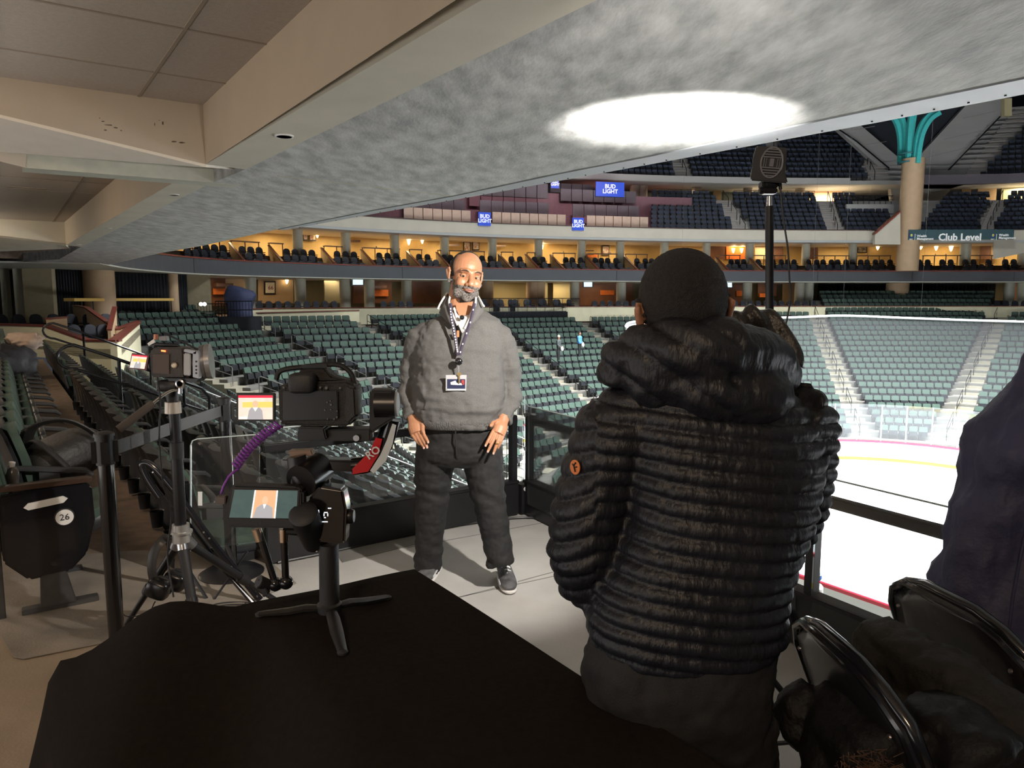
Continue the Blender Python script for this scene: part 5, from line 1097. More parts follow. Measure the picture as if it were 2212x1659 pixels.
# side grip / transmitter
mb = MB(); mb.cyl(g(655, 1110, -.07), g(682, 1168, .02), .036, .034, 24); mb.lathe(g(655, 1110, -.072), [(.036, 0), (.03, -.006), (.01, -.008)], 24, axis=(g(682, 1168, .02) - g(655, 1110, -.07))); mb.build('side_grip', rub, gt, smooth=True)
mb = MB(); mb.lathe(g(645, 1131, -.085), [(.008, 0), (.008, .004), (.004, .005)], 14, axis=(0, -1, .2)); mb.build('grip_screw', M('brass_screw', (.6, .45, .3), .3, metal=1), gt)
mb = MB(); mb.cyl(g(686, 1190, .0), g(687, 1172, .0), .008); mb.cyl(g(696, 1190, .0), g(697, 1172, .0), .006); mb.build('latch', chrome, gt)
# mirrorless camera body
cb = thing('mirrorless_camera', 'black camera with flip out screen mounted on the gimbal', 'camera', g(683, 925))
bodym = M('camera_black', (.006, .006, .006), .6, var=.25, vscale=30, bump=.2, bscale=250)
mb = MB(); mb.prism([g(x, y, -.035) for x, y in ((602, 912), (600, 838), (614, 828), (748, 822), (768, 832), (771, 905), (752, 922), (612, 920))], (0, .075, 0)); mb.build('body', bodym, cb, bevel=.006)
mb = MB(); mb.prism([g(x, y, -.037) for x, y in ((612, 908), (612, 845), (730, 843), (732, 905))], (0, -.006, 0)); mb.build('rear_screen_cover', M('rear_screen_black', (.008, .008, .009), .3), cb, bevel=.002)
mb = MB(); mb.rbox((g(654, 827, -.045)), (.064, .05, .05), e=.4); mb.build('viewfinder', rub, cb, smooth=True)
mb = MB(); mb.prism([g(x, y, -.02) for x, y in ((640, 815), (650, 795), (700, 793), (716, 812), (760, 824), (620, 828))], (0, .05, 0)); mb.build('top_housing', bodym, cb, bevel=.005)
mb = MB(); mb.prism([g(x, y, -.02) for x, y in ((651, 788), (706, 786), (707, 795), (652, 796))], (0, .03, 0)); mb.build('cold_shoe', blackmetal, cb, bevel=.001)
mb = MB(); mb.tube(catmull([g(x, y, -.01) for x, y in ((597, 820), (602, 805), (618, 797), (650, 793), (700, 788), (735, 789), (758, 806), (766, 830))], 4), .0065, 8); mb.build('cage_arch', bodym, cb, smooth=True)
mb = MB(); mb.cyl(g(718, 862, .04), g(724, 858, .16), .062, .06, 32); mb.build('lens', bodym, cb, smooth=True)
mb = MB(); mb.prism([g(x, y, -.045) for x, y in ((748, 830), (768, 838), (771, 900), (752, 918), (742, 900))], (0, .05, 0)); mb.build('hand_grip', rub, cb, bevel=.006)
mb = MB()
for (x, y, r_) in ((714, 866, 2), (707, 869, 2), (715, 874, 3), (715, 885, 2), (728, 888, 2), (702, 886, 2), (728, 901, 2.5), (722, 905, 2.5), (708, 905, 2), (692, 837, 3), (705, 838, 4), (613, 837, 3), (627, 837, 4), (735, 838, 3)): mb.lathe(g(x, y, -.044), [(r_ * .0011, 0), (r_ * .0009, .002)], 10, axis=(0, -1, 0))
mb.build('buttons', M('button_grey', (.12, .12, .115), .4), cb, smooth=True)
# small picture screens built from flat shapes
def picture_screen(parent, c4, bar, tall=False):
    a, b, c, d_ = c4; n = (b - a).cross(d_ - a).normalized(); n = -n if n.y > 0 else n
    def P(u, v, h=.0005): return lerp(lerp(a, b, u), lerp(d_, c, u), v) + n * h
    def poly(nm, pts, m, h): mb = MB(); mb.prism([P(u, v, h) for u, v in pts], n * .0003); mb.build(nm, m, parent)
    bgm = M('screen_stand_green', (.03, .045, .042), .5, emit=(.05, .085, .08), es=1.0, var=.3, vscale=40)
    poly('screen_glow', [(0, 0), (1, 0), (1, 1), (0, 1)], M('screen_bright', (.7, .55, .45), .5, emit=(.85, .72, .62), es=1.0, col2=(.5, .2, .15), vscale=60) if not tall else bgm, 0)
    x0, x1 = (.0, 1.0) if not tall else (.33, .68)
    if tall: poly('frame_panel', [(x0, 0), (x1, 0), (x1, 1), (x0, 1)], M('screen_warm', (.5, .3, .2), .5, emit=(.75, .42, .22), es=1.0), .0004); poly('frame_line', [(x0 - .01, 0), (x0 + .01, 0), (x0 + .01, 1), (x0 - .01, 1)], M('screen_white', (1, 1, 1), .5, emit=(.9, .92, 1), es=1.2), .001); poly('frame_line', [(x1 - .01, 0), (x1 + .01, 0), (x1 + .01, 1), (x1 - .01, 1)], M('screen_white'), .001)
    else: poly('top_band', [(0, 0), (1, 0), (1, .1), (0, .1)], M('screen_red', (.7, .02, .05), .5, emit=(.8, .02, .06), es=1.0), .0004); poly('bottom_band', [(.03, .9), (.7, .9), (.7, .97), (.03, .97)], M('screen_white', (1, 1, 1), .5, emit=(.9, .92, 1), es=1.2), .0006); poly('gold_band', [(.12, .28), (1, .26), (1, .5), (.12, .5)], M('screen_gold', (.7, .45, .1), .5, emit=(.85, .6, .15), es=1.0), .0003)
    w_ = x1 - x0; cx = x0 + w_ * .5
    poly('tiny_figure', [(cx - .44 * w_ * (1 if tall else .55), 1), (cx - .34 * w_ * (1 if tall else .55), .62), (cx - .12 * w_, .5), (cx + .12 * w_, .5), (cx + .36 * w_ * (1 if tall else .55), .62), (cx + .42 * w_ * (1 if tall else .55), 1)], M('screen_grey_figure', (.3, .3, .32), .5, emit=(.36, .36, .38), es=1.0), .0009)
    poly('tiny_head', [(cx + .13 * w_ * (1 if tall else .7) * math.cos(t), .36 + .15 * math.sin(t)) for t in [2 * math.pi * k / 14 for k in range(14)]], M('screen_face', (.6, .35, .22), .5, emit=(.8, .5, .33), es=1.0), .0012)
    poly('tiny_shirt', [(cx - .07 * w_, .5), (cx + .07 * w_, .5), (cx, .66)], M('screen_white'), .0013)
mb = MB(); mb.prism([g(x, y, -.03) for x, y in ((510, 910), (510, 849), (594, 849), (594, 910))], (0, .01, 0)); fs_ = mb.build('flip_screen', black, cb, bevel=.002)
picture_screen(fs_, [g(x, y, -.0303) for x, y in ((515, 854), (589, 854), (589, 906), (515, 906))], True)
# coiled purple cable
mb = MB(); pts = []; A_, B_c = g(603, 916, -.03), g(508, 1010, -.05); ax = (B_c - A_).normalized(); s_ = ax.cross(Vector((0, 1, 0))).normalized(); t2_ = ax.cross(s_)
for i in range(17 * 10): f = i / 170; r_ = .0105; c = lerp(A_, B_c, f) - s_ * .010 * math.sin(f * math.pi); pts.append(c + (s_ * math.cos(i / 10 * 2 * math.pi) + t2_ * math.sin(i / 10 * 2 * math.pi)) * r_)
pts += [g(506, 1018, -.05), g(494, 1030, -.05), g(484, 1048, -.05), g(478, 1066, -.04)]; mb.tube(pts, .0032, 6)
tag(mb.build('coiled_cable', M('purple_cable', (.22, .05, .38), .35), smooth=True), 'purple coiled cable between the gimbal camera and its monitor', 'cable')
# monitor on articulated arm
mt_ = thing('field_monitor', 'small black field monitor on a jointed arm beside the gimbal', 'monitor', g(560, 1100)); YM = -.06
mb = MB(); mb.prism([g(x, y, YM) for x, y in ((497, 1052), (505, 1047), (640, 1052), (655, 1062), (655, 1132), (645, 1143), (490, 1140), (478, 1128), (482, 1110))], (0, .035, 0)); mb.build('housing', rub, mt_, bevel=.006)
scrn = [g(x, y, YM - .002) for x, y in ((507, 1058), (643, 1060), (640, 1120), (495, 1118))]
mb = MB(); mb.prism([lerp(sum(scrn, Vector()) / 4, p, 1.06) + Vector((0, .002, 0)) for p in scrn], (0, -.002, 0)); so = mb.build('screen_bezel', glossblack, mt_); picture_screen(so, scrn, False, True)
mb = MB(); mb.prism([g(x, y, YM) for x, y in ((466, 1072), (487, 1073), (486, 1090), (465, 1089))], (0, .02, 0)); mb.build('plug', M('brown_plug', (.10, .08, .07), .5), mt_, bevel=.002)
for a, b in (((560, 1150), (592, 1252)), ((613, 1150), (617, 1250))): mb = MB(); mb.cyl(g(*a, YM + .02), g(*b, YM + .02), .009, .009, 12); mb.build('arm_rod', glossblack, mt_, smooth=True)
for a, b in (((554, 1142), (562, 1168)), ((613, 1142), (613, 1170))): mb = MB(); mb.cyl(g(*a, YM + .02), g(*b, YM + .02), .0125, .0115, 14); mb.build('arm_ferrule', M('warm_chrome', (.75, .62, .5), .2, metal=1), mt_, smooth=True)
for x, y in ((595, 1262), (618, 1258)): mb = MB(); mb.ball(g(x, y, YM + .02), .018, 16); mb.build('ball_joint', glossblack, mt_, smooth=True)
mb = MB(); mb.cyl(g(558, 1256, YM), g(582, 1264, YM + .02), .018, .014, 8); mb.prism([g(x, y, YM) for x, y in ((556, 1252), (566, 1250), (580, 1284), (568, 1292))], (0, .02, 0)); mb.build('clamp_knob', rub, mt_, bevel=.002)
mb = MB(); mb.tube([g(613, 1146, YM + .02), g(640, 1148, YM + .02), g(660, 1150, .0)], .01, 8); mb.build('arm_bracket', blackmetal, mt_)
# ================================================================== TRIPOD WITH SECOND CAMERA
YT = 3.3
def h(x, y, d=0): return atY(x, y, YT + d)
tp = thing('video_tripod', 'black video tripod with pan handle at the left of the table', 'tripod', Vector((-1.45, 3.25, 0)))
apex = h(392, 1165)
feet = [atZ(262, 1366, .01), atZ(436, 1425, .01), Vector((-1.12, 3.62, .01))]
for k, f in enumerate(feet):
    s_ = lerp(apex, f, .06); m1 = lerp(apex, f, .55); mb = MB(); mb.cyl(s_, m1, .024 if k == 1 else .020, .022 if k == 1 else .018, 14); mb.build('leg', rub if k == 1 else blackmetal, tp, smooth=True)
    mb = MB(); mb.cyl(lerp(apex, f, .52), f, .014, .012, 12); mb.ball(f + U3 * .01, .018, 8); mb.build('leg_extension', blackmetal, tp, smooth=True); mb = MB(); mb.cyl(lerp(apex, f, .50), lerp(apex, f, .57), .027, .025, 12); mb.build('leg_clamp', black, tp, smooth=True)
    mb = MB(); mb.tube([apex + U3 * .02, lerp(apex, f, .09)], .028, 10); mb.build('leg_hinge', chrome if k == 1 else M('grey_cast_metal', (.3, .3, .31), .3, metal=.8), tp, smooth=True)
mb = MB(); mb.cyl(h(392, 1170), h(390, 1132), .040, .038, 24); mb.cyl(h(391, 1150), h(391, 1146), .05, .05, 24); mb.build('collar', M('pale_cast_metal', (.55, .54, .52), .3, metal=.7), tp, smooth=True)
mb = MB(); mb.cyl(h(390, 1135), h(382, 975), .026, .026, 20); mb.build('centre_column', blackmetal, tp, smooth=True); mb = MB(); mb.cyl(h(382, 990), h(381, 955), .031, .031, 20); mb.build('column_clamp', black, tp, smooth=True); mb = MB(); mb.cyl(h(381, 955), h(375, 870), .024, .024, 20); mb.build('upper_column', blackmetal, tp, smooth=True)
mb = MB(); mb.cyl(h(374, 892), h(373, 868), .036, .034, 24); mb.build('fluid_head_base', M('warm_grey_metal', (.45, .40, .34), .35, metal=.6), tp, smooth=True)
mb = MB(); mb.cyl(h(373, 868), h(372, 842), .024, .03, 20); mb.rbox(h(368, 832), (.10, .09, .05), e=.3); mb.build('fluid_head', black, tp, smooth=True)
mb = MB(); mb.lathe(h(389, 829, -.05), [(.018, 0), (.02, .004), (.013, .006), (.013, .0)], 20, axis=(0, -1, 0)); mb.cyl(h(389, 835, -.04), h(389, 850, -.04), .009, .011, 8); mb.build('lock_knob', chrome, tp, smooth=True)
mb = MB(); mb.tube(catmull([h(386, 842, -.04), h(370, 844, -.06), h(352, 854, -.08), h(330, 872, -.10)], 5), .0065, 8); mb.build('pan_handle_rod', M('pale_rod', (.6, .58, .52), .25, metal=.9), tp, smooth=True)
mb = MB(); mb.cyl(h(331, 871, -.10), h(256, 928, -.18), .017, .018, 16); mb.build('pan_handle_grip', M('brown_foam_grip', (.07, .055, .045), .75), tp, smooth=True)
c2 = thing('cinema_camera', 'brown lit camera with flip screen and microphone on the tripod', 'camera', h(385, 820)); bm2 = M('warm_black_body', (.03, .021, .016), .4, var=.3, vscale=25, bump=.2, bscale=150)
mb = MB(); mb.prism([h(x, y, -.05) for x, y in ((326, 815), (322, 760), (334, 750), (395, 751), (398, 815))], (0, .12, 0)); mb.build('body', bm2, c2, bevel=.006)
mb = MB(); mb.prism([h(x, y, -.052) for x, y in ((331, 806), (331, 765), (366, 765), (366, 808))], (0, -.004, 0)); mb.build('rear_panel', M('brown_rear_panel', (.06, .035, .02), .45), c2)
mb = MB(); mb.prism([h(x, y, -.055) for x, y in ((349, 756), (358, 757), (358, 760), (349, 759))], (0, -.004, 0)); mb.build('tally_light', M('tally_red', (1, .1, .02), .4, emit=(1, .12, .03), es=6), c2)
mb = MB(); mb.lathe(h(377, 789, -.054), [(.013, 0), (.013, .004), (.008, .005)], 20, axis=(0, -1, 0)); mb.build('control_wheel', M('wheel_metal', (.35, .28, .2), .3, metal=.8), c2)
mb = MB(); mb.prism([h(x, y, -.05) for x, y in ((395, 811), (396, 763), (411, 764), (411, 812))], (0, .10, 0)); mb.build('battery_grip', M('light_grey_cover', (.38, .38, .38), .45), c2, bevel=.004)
mb = MB(); mb.prism([h(x, y, -.05) for x, y in ((416, 815), (416, 762), (424, 757), (430, 765), (430, 818))], (0, .03, 0)); mb.prism([h(x, y, -.05) for x, y in ((396, 760), (398, 754), (425, 758), (424, 766))], (0, .03, 0)); mb.build('cage', M('silver_grey_cage', (.28, .28, .29), .35, metal=.6), c2, bevel=.002)
mb = MB()
for y in (781, 791, 799, 806): mb.lathe(h(424, y, -.0505), [(.0045, 0), (.0045, .001)], 10, axis=(0, -1, 0))
mb.build('cage_hole', black, c2)
mb = MB(); mb.cyl(h(405, 785, .02), h(436, 782, .03), .062, .068, 28); mb.cyl(h(436, 782, .03), h(446, 781, .035), .076, .076, 28); mb.build('lens', M('lens_grey', (.13, .125, .125), .35, metal=.4), c2, smooth=True); mb = MB(); mb.cyl(h(446, 781, .035), h(457, 780, .04), .078, .08, 28); mb.build('lens_hood', M('hood_rim', (.35, .34, .33), .25, metal=.7), c2, smooth=True)
mb = MB(); mb.prism([h(x, y, -.05) for x, y in ((278, 796), (285, 763), (322, 767), (316, 800))], (0, .01, 0)); f2 = mb.build('flip_screen', M('dark_red_bezel', (.10, .015, .02), .4), c2); picture_screen(f2, [h(x, y, -.0505) for x, y in ((286, 766), (318, 769), (312, 797), (280, 794))], True)
mb = MB(); mb.prism([h(x, y, -.02) for x, y in ((343, 736), (343, 727), (359, 726), (360, 736))], (0, .03, 0)); mb.build('wireless_receiver', M('mid_grey_plastic', (.2, .2, .2), .4), c2, bevel=.002); mb = MB(); mb.cyl(h(337, 733, -.02), h(337, 722, -.02), .010); mb.build('microphone_plug', M('copper_plug', (.5, .2, .12), .3, metal=.6), c2, smooth=True)
mb = MB(); mb.prism([h(x, y, -.02) for x, y in ((318, 742), (332, 732), (334, 740), (321, 747))], (0, .01, 0)); mb.build('white_tag', white, c2)
mb = MB(); mb.cyl(h(352, 718, 0), h(430, 756, 0), .004); mb.build('antenna', blackmetal, c2); mb = MB(); mb.tube([h(332, 752), h(335, 744), (h(385, 746)), h(388, 752)], .008, 8); mb.build('top_handle', black, c2, smooth=True)
mb = MB(); mb.prism([h(x, y, -.04) for x, y in ((360, 817), (430, 818), (424, 826), (366, 826))], (0, .09, 0)); mb.build('base_plate', blackmetal, c2, bevel=.002)
cbm = MB(); cbm.tube(catmull([h(340, 815, -.06), h(346, 870, -.10), h(344, 950, -.12), h(352, 1040, -.12), h(370, 1110, -.10), h(362, 1200, -.1), (h(375, 1290, -.15))], 6), .004, 6); tag(cbm.build('camera_cable', black, smooth=True), 'thin black cable hanging down beside the tripod column', 'cable')
# headphones hung on the tripod leg
hp = thing('headphones', 'black over ear headphones hanging from the left tripod leg', 'headphones', h(345, 1250)); 
mb = MB(); mb.tube(catmull([h(333, 1258, -.06), h(328, 1230, -.06), h(332, 1195, -.05), h(350, 1168, -.03), h(366, 1160, .02), h(372, 1180, .05), h(372, 1225, .06)], 5), .022, 8, ell=.22, up=(0, 1, 0)); mb.build('headband', M('band_black', (.03, .028, .026), .35), hp, smooth=True)
for (x, y, d_, lab) in ((342, 1272, -.08, 1), (378, 1255, .05, 2)): mb = MB(); mb.rbox(h(x, y, d_), (.105, .07, .09), rot=Matrix.Rotation(.35, 3, 'Y'), e=.55); mb.build('ear_cup', M('cup_gloss', (.012, .012, .013), .25), hp, smooth=True); mb = MB(); mb.tube([h(x, y, d_) + Vector((.045 * math.cos(a), .028, .04 * math.sin(a))) for a in [2 * math.pi * k / 16 for k in range(16)]], .012, 6, closed=True); mb.build('ear_pad', rub, hp, smooth=True)
mb = MB(); pts = catmull([h(335, 1300, -.06), h(318, 1325, 0), h(270, 1330, .0), h(258, 1300, 0), h(262, 1350, 0), atZ(330, 1375, .01), atZ(400, 1340, .01), h(380, 1300, .05)], 6); mb.tube(pts, .003, 5); tag(mb.build('headphone_cable', black, smooth=True), 'thin black headphone cable looping at the tripod foot', 'cable')
# folded black easel / chair frame leaning behind the tripod
fr = thing('folded_chair', 'black folded metal chair frame leaning behind the tripod', 'chair', atZ(560, 1300, 0)); YF = 3.75
def k_(x, y, d=0): return atY(x, y, YF + d)
mb = MB(); mb.tube(catmull([k_(345, 1075), k_(318, 1035), k_(306, 1006), k_(316, 1000), k_(335, 1012), k_(360, 1040), k_(400, 1090), k_(470, 1185), k_(562, 1296)], 5), .014, 8, ell=1.3); mb.build('frame_rail', glossblack, fr, smooth=True)
mb = MB(); mb.tube([k_(322, 1020, .05), k_(352, 1060, .05), k_(470, 1215, .03), k_(548, 1305, .0)], .012, 8); mb.build('frame_rail', glossblack, fr, smooth=True)
mb = MB(); mb.prism([k_(x, y, .02) for x, y in ((322, 1012), (340, 1018), (398, 1090), (380, 1100), (345, 1060))], (0, .03, 0)); mb.build('back_panel', glossblack, fr, bevel=.004)
for a, b in (((535, 1190), (445, 1320)), ((410, 1235), (470, 1330)), ((490, 1180), (520, 1250))): mb = MB(); mb.tube([k_(*a, .06), k_(*b, .02)], .013, 6, ell=.5); mb.build('leg', blackmetal, fr, smooth=True)
for x, y in ((330, 1020), (352, 1040), (440, 1150), (452, 1163), (500, 1225), (555, 1288)): mb = MB(); mb.lathe(k_(x, y, -.016), [(.006, 0), (.004, .003)], 8, axis=(0, -1, 0)); mb.build('rivet', chrome, fr)
mb = MB()
for k in range(4): c = atZ(500 + k * 6, 1318 + k * 3, .012 + .007 * k); r_ = .11 - .012 * k; mb.tube([c + Vector((r_ * 1.2 * math.cos(a), r_ * math.sin(a), .004 * math.sin(3 * a))) for a in [2 * math.pi * i / 28 for i in range(28)]], .0035, 5, closed=True)
tag(mb.build('coiled_floor_cable', black, smooth=True), 'loose coil of thin black cable on the floor behind the table', 'cable')
# ================================================================== PEOPLE
def remesh(mb, name, m, voxel, smooth_it=3, parent=None, disp=None, factor=.5):
    o = mb.build('tmp_' + name, m); md = o.modifiers.new('r', 'REMESH'); md.mode = 'VOXEL'; md.voxel_size = voxel; md.use_smooth_shade = True
    if smooth_it: ms = o.modifiers.new('s', 'SMOOTH'); ms.factor = factor; ms.iterations = smooth_it
    bpy.context.view_layer.update(); me = bpy.data.meshes.new_from_object(o.evaluated_get(bpy.context.evaluated_depsgraph_get())); bpy.data.objects.remove(o)
    me.name = name; me.materials.clear(); me.materials.append(m); me.update()
    if disp:
        nr = [v.normal.copy() for v in me.vertices]; co = [v.co.copy() for v in me.vertices]
        for i, v in enumerate(me.vertices): v.co = co[i] + disp(co[i], nr[i])
        me.update()
    me.polygons.foreach_set('use_smooth', [True] * len(me.polygons))
    r = bpy.data.objects.new(name, me); COL.objects.link(r)
    if parent is not None: attach(r, parent)
    return r
def patch(src, name, m, cond, off, parent, disp=None):     # hair, beard: a thin layer standing off the body
    me = src.data; vid = {}; vs = []; fs = []
    for p in me.polygons:
        if all(cond(me.vertices[i].co, me.vertices[i].normal) for i in p.vertices):
            f = []
            for i in p.vertices:
                if i not in vid: v = me.vertices[i]; vid[i] = len(vs); vs.append(v.co + v.normal * (off + (disp(v.co) if disp else 0)))
                f.append(vid[i])
            fs.append(f)
    if not fs: return None
    m2 = bpy.data.meshes.new(name); m2.from_pydata([tuple(v) for v in vs], [], fs); m2.materials.append(m); m2.update(); m2.polygons.foreach_set('use_smooth', [True] * len(fs))
    r = bpy.data.objects.new(name, m2); COL.objects.link(r); attach(r, parent); sm = r.modifiers.new('t', 'SOLIDIFY'); sm.thickness = off * 1.6; sm.offset = -1; return r
def ell(mb, py, xl, xr, ry, Y, n=24, dy=0, e=.85):    # ring of a torso at picture height py
    c = atY((xl + xr) / 2, py, Y + dy); rx = (atY(xr, py, Y + dy) - atY(xl, py, Y + dy)).x / 2
    sp = lambda x: math.copysign(abs(x) ** e, x)
    return [c + Vector((rx * sp(math.cos(t)), ry * sp(math.sin(t)), 0)) for t in [2 * math.pi * k / n for k in range(n)]]
def fold(co, sc, amp, st=(1, 1, 1), off=0): return noise.fractal(Vector((co.x * st[0], co.y * st[1], co.z * st[2])) * sc + Vector((off, off, 0)), .7, 2, 4) * amp
skin = M('brown_skin', (.39, .185, .10), .42, var=.08, vscale=30, bump=.12, bscale=220); skin.node_tree.nodes['Principled BSDF'].inputs['Subsurface Weight'].default_value = .08
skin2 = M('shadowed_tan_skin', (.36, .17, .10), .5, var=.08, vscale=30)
hairm = M('short_dark_hair', (.012, .010, .009), .7, var=.4, vscale=120, bump=.6, bscale=500)
beardm = M('grey_beard', (.045, .038, .034), .8, col2=(.55, .50, .46), vscale=170, bump=1.0, bscale=500)
knit = M('grey_knit_sweater', (.095, .093, .090), .9, col2=(.13, .128, .125), vscale=220, bump=.35, bscale=420)
denim = M('black_denim', (.009, .009, .0095), .75, var=.25, vscale=60, bump=.3, bscale=500)
YM0 = 4.0
def P4(x, y, d=0): return atY(x, y, YM0 + d)
man = thing('person', 'person in a grey quarter zip sweater and black jeans standing with thumbs in pockets', 'person', Vector((-.25, 4.0, 0)))
# --- sweater
mb = MB()
mb.loft([ell(mb, *r) for r in ((668, 968, 1042, .080, YM0, 24, .02), (680, 948, 1058, .10, YM0, 24, .02), (692, 922, 1078, .125, YM0), (712, 902, 1090, .145, YM0), (750, 893, 1093, .165, YM0), (800, 893, 1091, .180, YM0), (850, 893, 1091, .20, YM0, 24, -.02), (880, 895, 1090, .205, YM0, 24, -.02), (900, 900, 1086, .195, YM0, 24, -.015), (917, 904, 1081, .18, YM0, 24, -.01))])
mb.tube([P4(932, 716), P4(908, 730), P4(895, 768, .02), P4(886, 820, .04), P4(884, 868, .0), P4(893, 902, -.08)], [.070, .078, .070, .062, .056, .048], 16)
mb.tube([P4(1056, 716), P4(1080, 730), P4(1095, 770, .02), P4(1103, 825, .04), P4(1100, 872, .0), P4(1087, 910, -.08)], [.070, .078, .071, .063, .056, .048], 16)
def swd(co, n):
    z = co.z; a = fold(co, 5, .010, (1, 1, 1.8)) + fold(co, 13, .004, (1, 1, 1.5), 5)
    if .87 < z < 1.02: a += .007 * math.sin((z - .87) * 55 + co.x * 6)
    if abs(co.x + .24) > .22: a += .007 * math.sin(z * 42 + co.x * 30) * (1 if z < 1.15 else .4)
    return n * (a - .002)
sw_ = remesh(mb, 'sweater', knit, .0085, 4, man, swd)
mb = MB(); mb.loft([ell(mb, 897, 900, 1087, .188, YM0, 40, -.015), ell(mb, 903, 899, 1087, .195, YM0, 40, -.015), ell(mb, 916, 903, 1083, .188, YM0, 40, -.01), ell(mb, 919, 906, 1080, .178, YM0, 40, -.01)]); mb.build('sweater_hem', M('ribbed_grey_knit', (.105, .103, .10), .9, bump=.8, bscale=60, stretch=(3, 3, .1)), man, smooth=True, ang=80)
# --- trousers
mb = MB()
mb.loft([ell(mb, *r) for r in ((906, 906, 1080, .160, YM0), (930, 902, 1083, .165, YM0), (960, 900, 1084, .165, YM0), (985, 903, 1083, .150, YM0), (1002, 930, 1060, .12, YM0))])
mb.tube([P4(944, 955), P4(938, 1010, .0), P4(934, 1060, .02), P4(931, 1110, .04), P4(927, 1165, .08), P4(924, 1225, .12)], [.112, .108, .096, .088, .080, .082], 18)
mb.tube([P4(1038, 955), P4(1046, 1010, -.02), P4(1053, 1060, -.04), P4(1062, 1110, -.06), P4(1074, 1165, -.08), P4(1082, 1222, -.10)], [.115, .110, .098, .088, .078, .075], 18)
def jd(co, n):
    z = co.z; k = max(0, 1 - abs(z - .52) / .12) + max(0, 1 - abs(z - .16) / .14)
    return n * (fold(co, 7, .006, (1, 1, 2.0)) + k * .005 * math.sin(z * 75 + co.x * 25 + 3 * noise.noise(co * 6)) + fold(co, 18, .003))
remesh(mb, 'jeans', denim, .0085, 3, man, jd)
mb = MB(); mb.tube([P4(984, 915, -.185), P4(984, 950, -.185), P4(986, 985, -.165), P4(990, 1004, -.13)], .004, 6); mb.build('fly_seam', denim, man)
# --- shoes
def shoe(heel, toe, lab):
    heel = Vector(heel); toe = Vector(toe); d_ = (toe - heel); L = d_.length; d_.normalize(); s_ = Vector((-d_.y, d_.x, 0))
    def ring(t, w_, z0, z1): c = heel + d_ * L * t; return [c + s_ * w_ * math.cos(a) + U3 * (z0 + (z1 - z0) * (.5 + .5 * math.sin(a))) for a in [2 * math.pi * k / 16 for k in range(16)]]
    mb = MB(); mb.loft([ring(0, .02, .03, .07), ring(.04, .036, .02, .095), ring(.2, .04, .02, .115), ring(.4, .042, .02, .115), ring(.6, .048, .02, .085), ring(.8, .050, .02, .065), ring(.95, .036, .02, .052), ring(1, .014, .025, .04)])
    sh = mb.build('shoe', M('black_grey_mesh_shoe', (.03, .03, .032), .6, col2=(.12, .12, .125), vscale=22), man, smooth=True, ang=70, subs=1)
    mb = MB(); mb.loft([ring(-.02, .02, 0, .035), ring(.04, .040, 0, .034), ring(.4, .043, 0, .03), ring(.7, .053, 0, .028), ring(.93, .042, 0, .028), ring(1.02, .018, .004, .028)]); mb.build('sole', M('pale_grey_sole', (.62, .60, .58), .6), sh, smooth=True, ang=70, subs=1)
    mb = MB()
    for k in range(5): t = .36 + .075 * k; zt = .118 - .06 * (t - .36) / .3 * .9; c = heel + d_ * L * t; mb.tube([c - s_ * .024 + U3 * (zt - .008), c + U3 * (zt + .004) + d_ * .008, c + s_ * .024 + U3 * (zt - .008) + d_ * .012], .0045, 6)
    mb.build('laces', M('white_lace', (.8, .8, .8), .7), sh, smooth=True)
    mb = MB()
    for sx in (-1, 1): mb.tube([heel + d_ * L * .3 + s_ * .0405 * sx + U3 * .05, heel + d_ * L * .55 + s_ * .047 * sx + U3 * .055, heel + d_ * L * .8 + s_ * .046 * sx + U3 * .042], .006, 6)
    mb.build('side_overlay', M('silver_overlay', (.5, .5, .52), .35), sh, smooth=True)
sh_t = atZ(1103, 1286, 0.0); shoe((sh_t.x - .05, sh_t.y + .29, 0), (sh_t.x, sh_t.y, 0), 0)
shoe((-.44, 4.24, 0), (-.50, 3.95, 0), 0)
# --- hands
def hand(wr, kn, sgn, thumb_to, tips, m, name, ring=False):
    mb = MB(); ax = (kn - wr); L = ax.length; ax.normalize()
    side = Vector((sgn, -.35, 0)); side = (side - ax * side.dot(ax)).normalized(); nrm = ax.cross(side)
    mb.tube([wr - ax * .03, wr + ax * .01, lerp(wr, kn, .5), kn], [.030, .030, .040, .036], 14, ell=.62, up=nrm)
    for i, tp_ in enumerate(tips):
        o_ = side * (.030 - .0195 * i); b = kn + o_ - ax * .012; m_ = lerp(b, tp_, .48) + nrm * -.004 + Vector((0, -.010, 0)); r_ = (.0098, .0102, .0098, .0085)[i]
        mb.tube([b, lerp(b, m_, .5), m_, lerp(m_, tp_, .55), tp_], [r_ * 1.08, r_, r_, r_ * .93, r_ * .72], 10); mb.ball(tp_, r_ * .74, 8)
    th = wr + ax * .015 + side * .034; mb.tube([th - side * .012, lerp(th, thumb_to, .45) + side * .010, lerp(th, thumb_to, .8), thumb_to], [.016, .0135, .0115, .010], 10); mb.ball(thumb_to, .009, 8)
    o = remesh(mb, name, m, .0032, 2, man); 
    nm_ = MB()
    for tp_ in tips[:3]: nm_.rbox(tp_ + Vector((0, -.0075, -.0)), (.010, .004, .012), e=.6)
    nm_.build('fingernails', M('pale_nail', (.62, .40, .32), .35), o, smooth=True)
    return o
lh = hand(P4(892, 905, -.10), P4(900, 936, -.15), 1, P4(915, 935, -.175), [P4(925, 955, -.20), P4(923, 966, -.195), P4(916, 967, -.185), P4(906, 960, -.17)], skin, 'hand')
rh = hand(P4(1087, 908, -.10), P4(1076, 938, -.15), -1, P4(1060, 920, -.175), [P4(1049, 962, -.20), P4(1054, 975, -.20), P4(1066, 979, -.19), P4(1076, 968, -.17)], skin, 'hand')
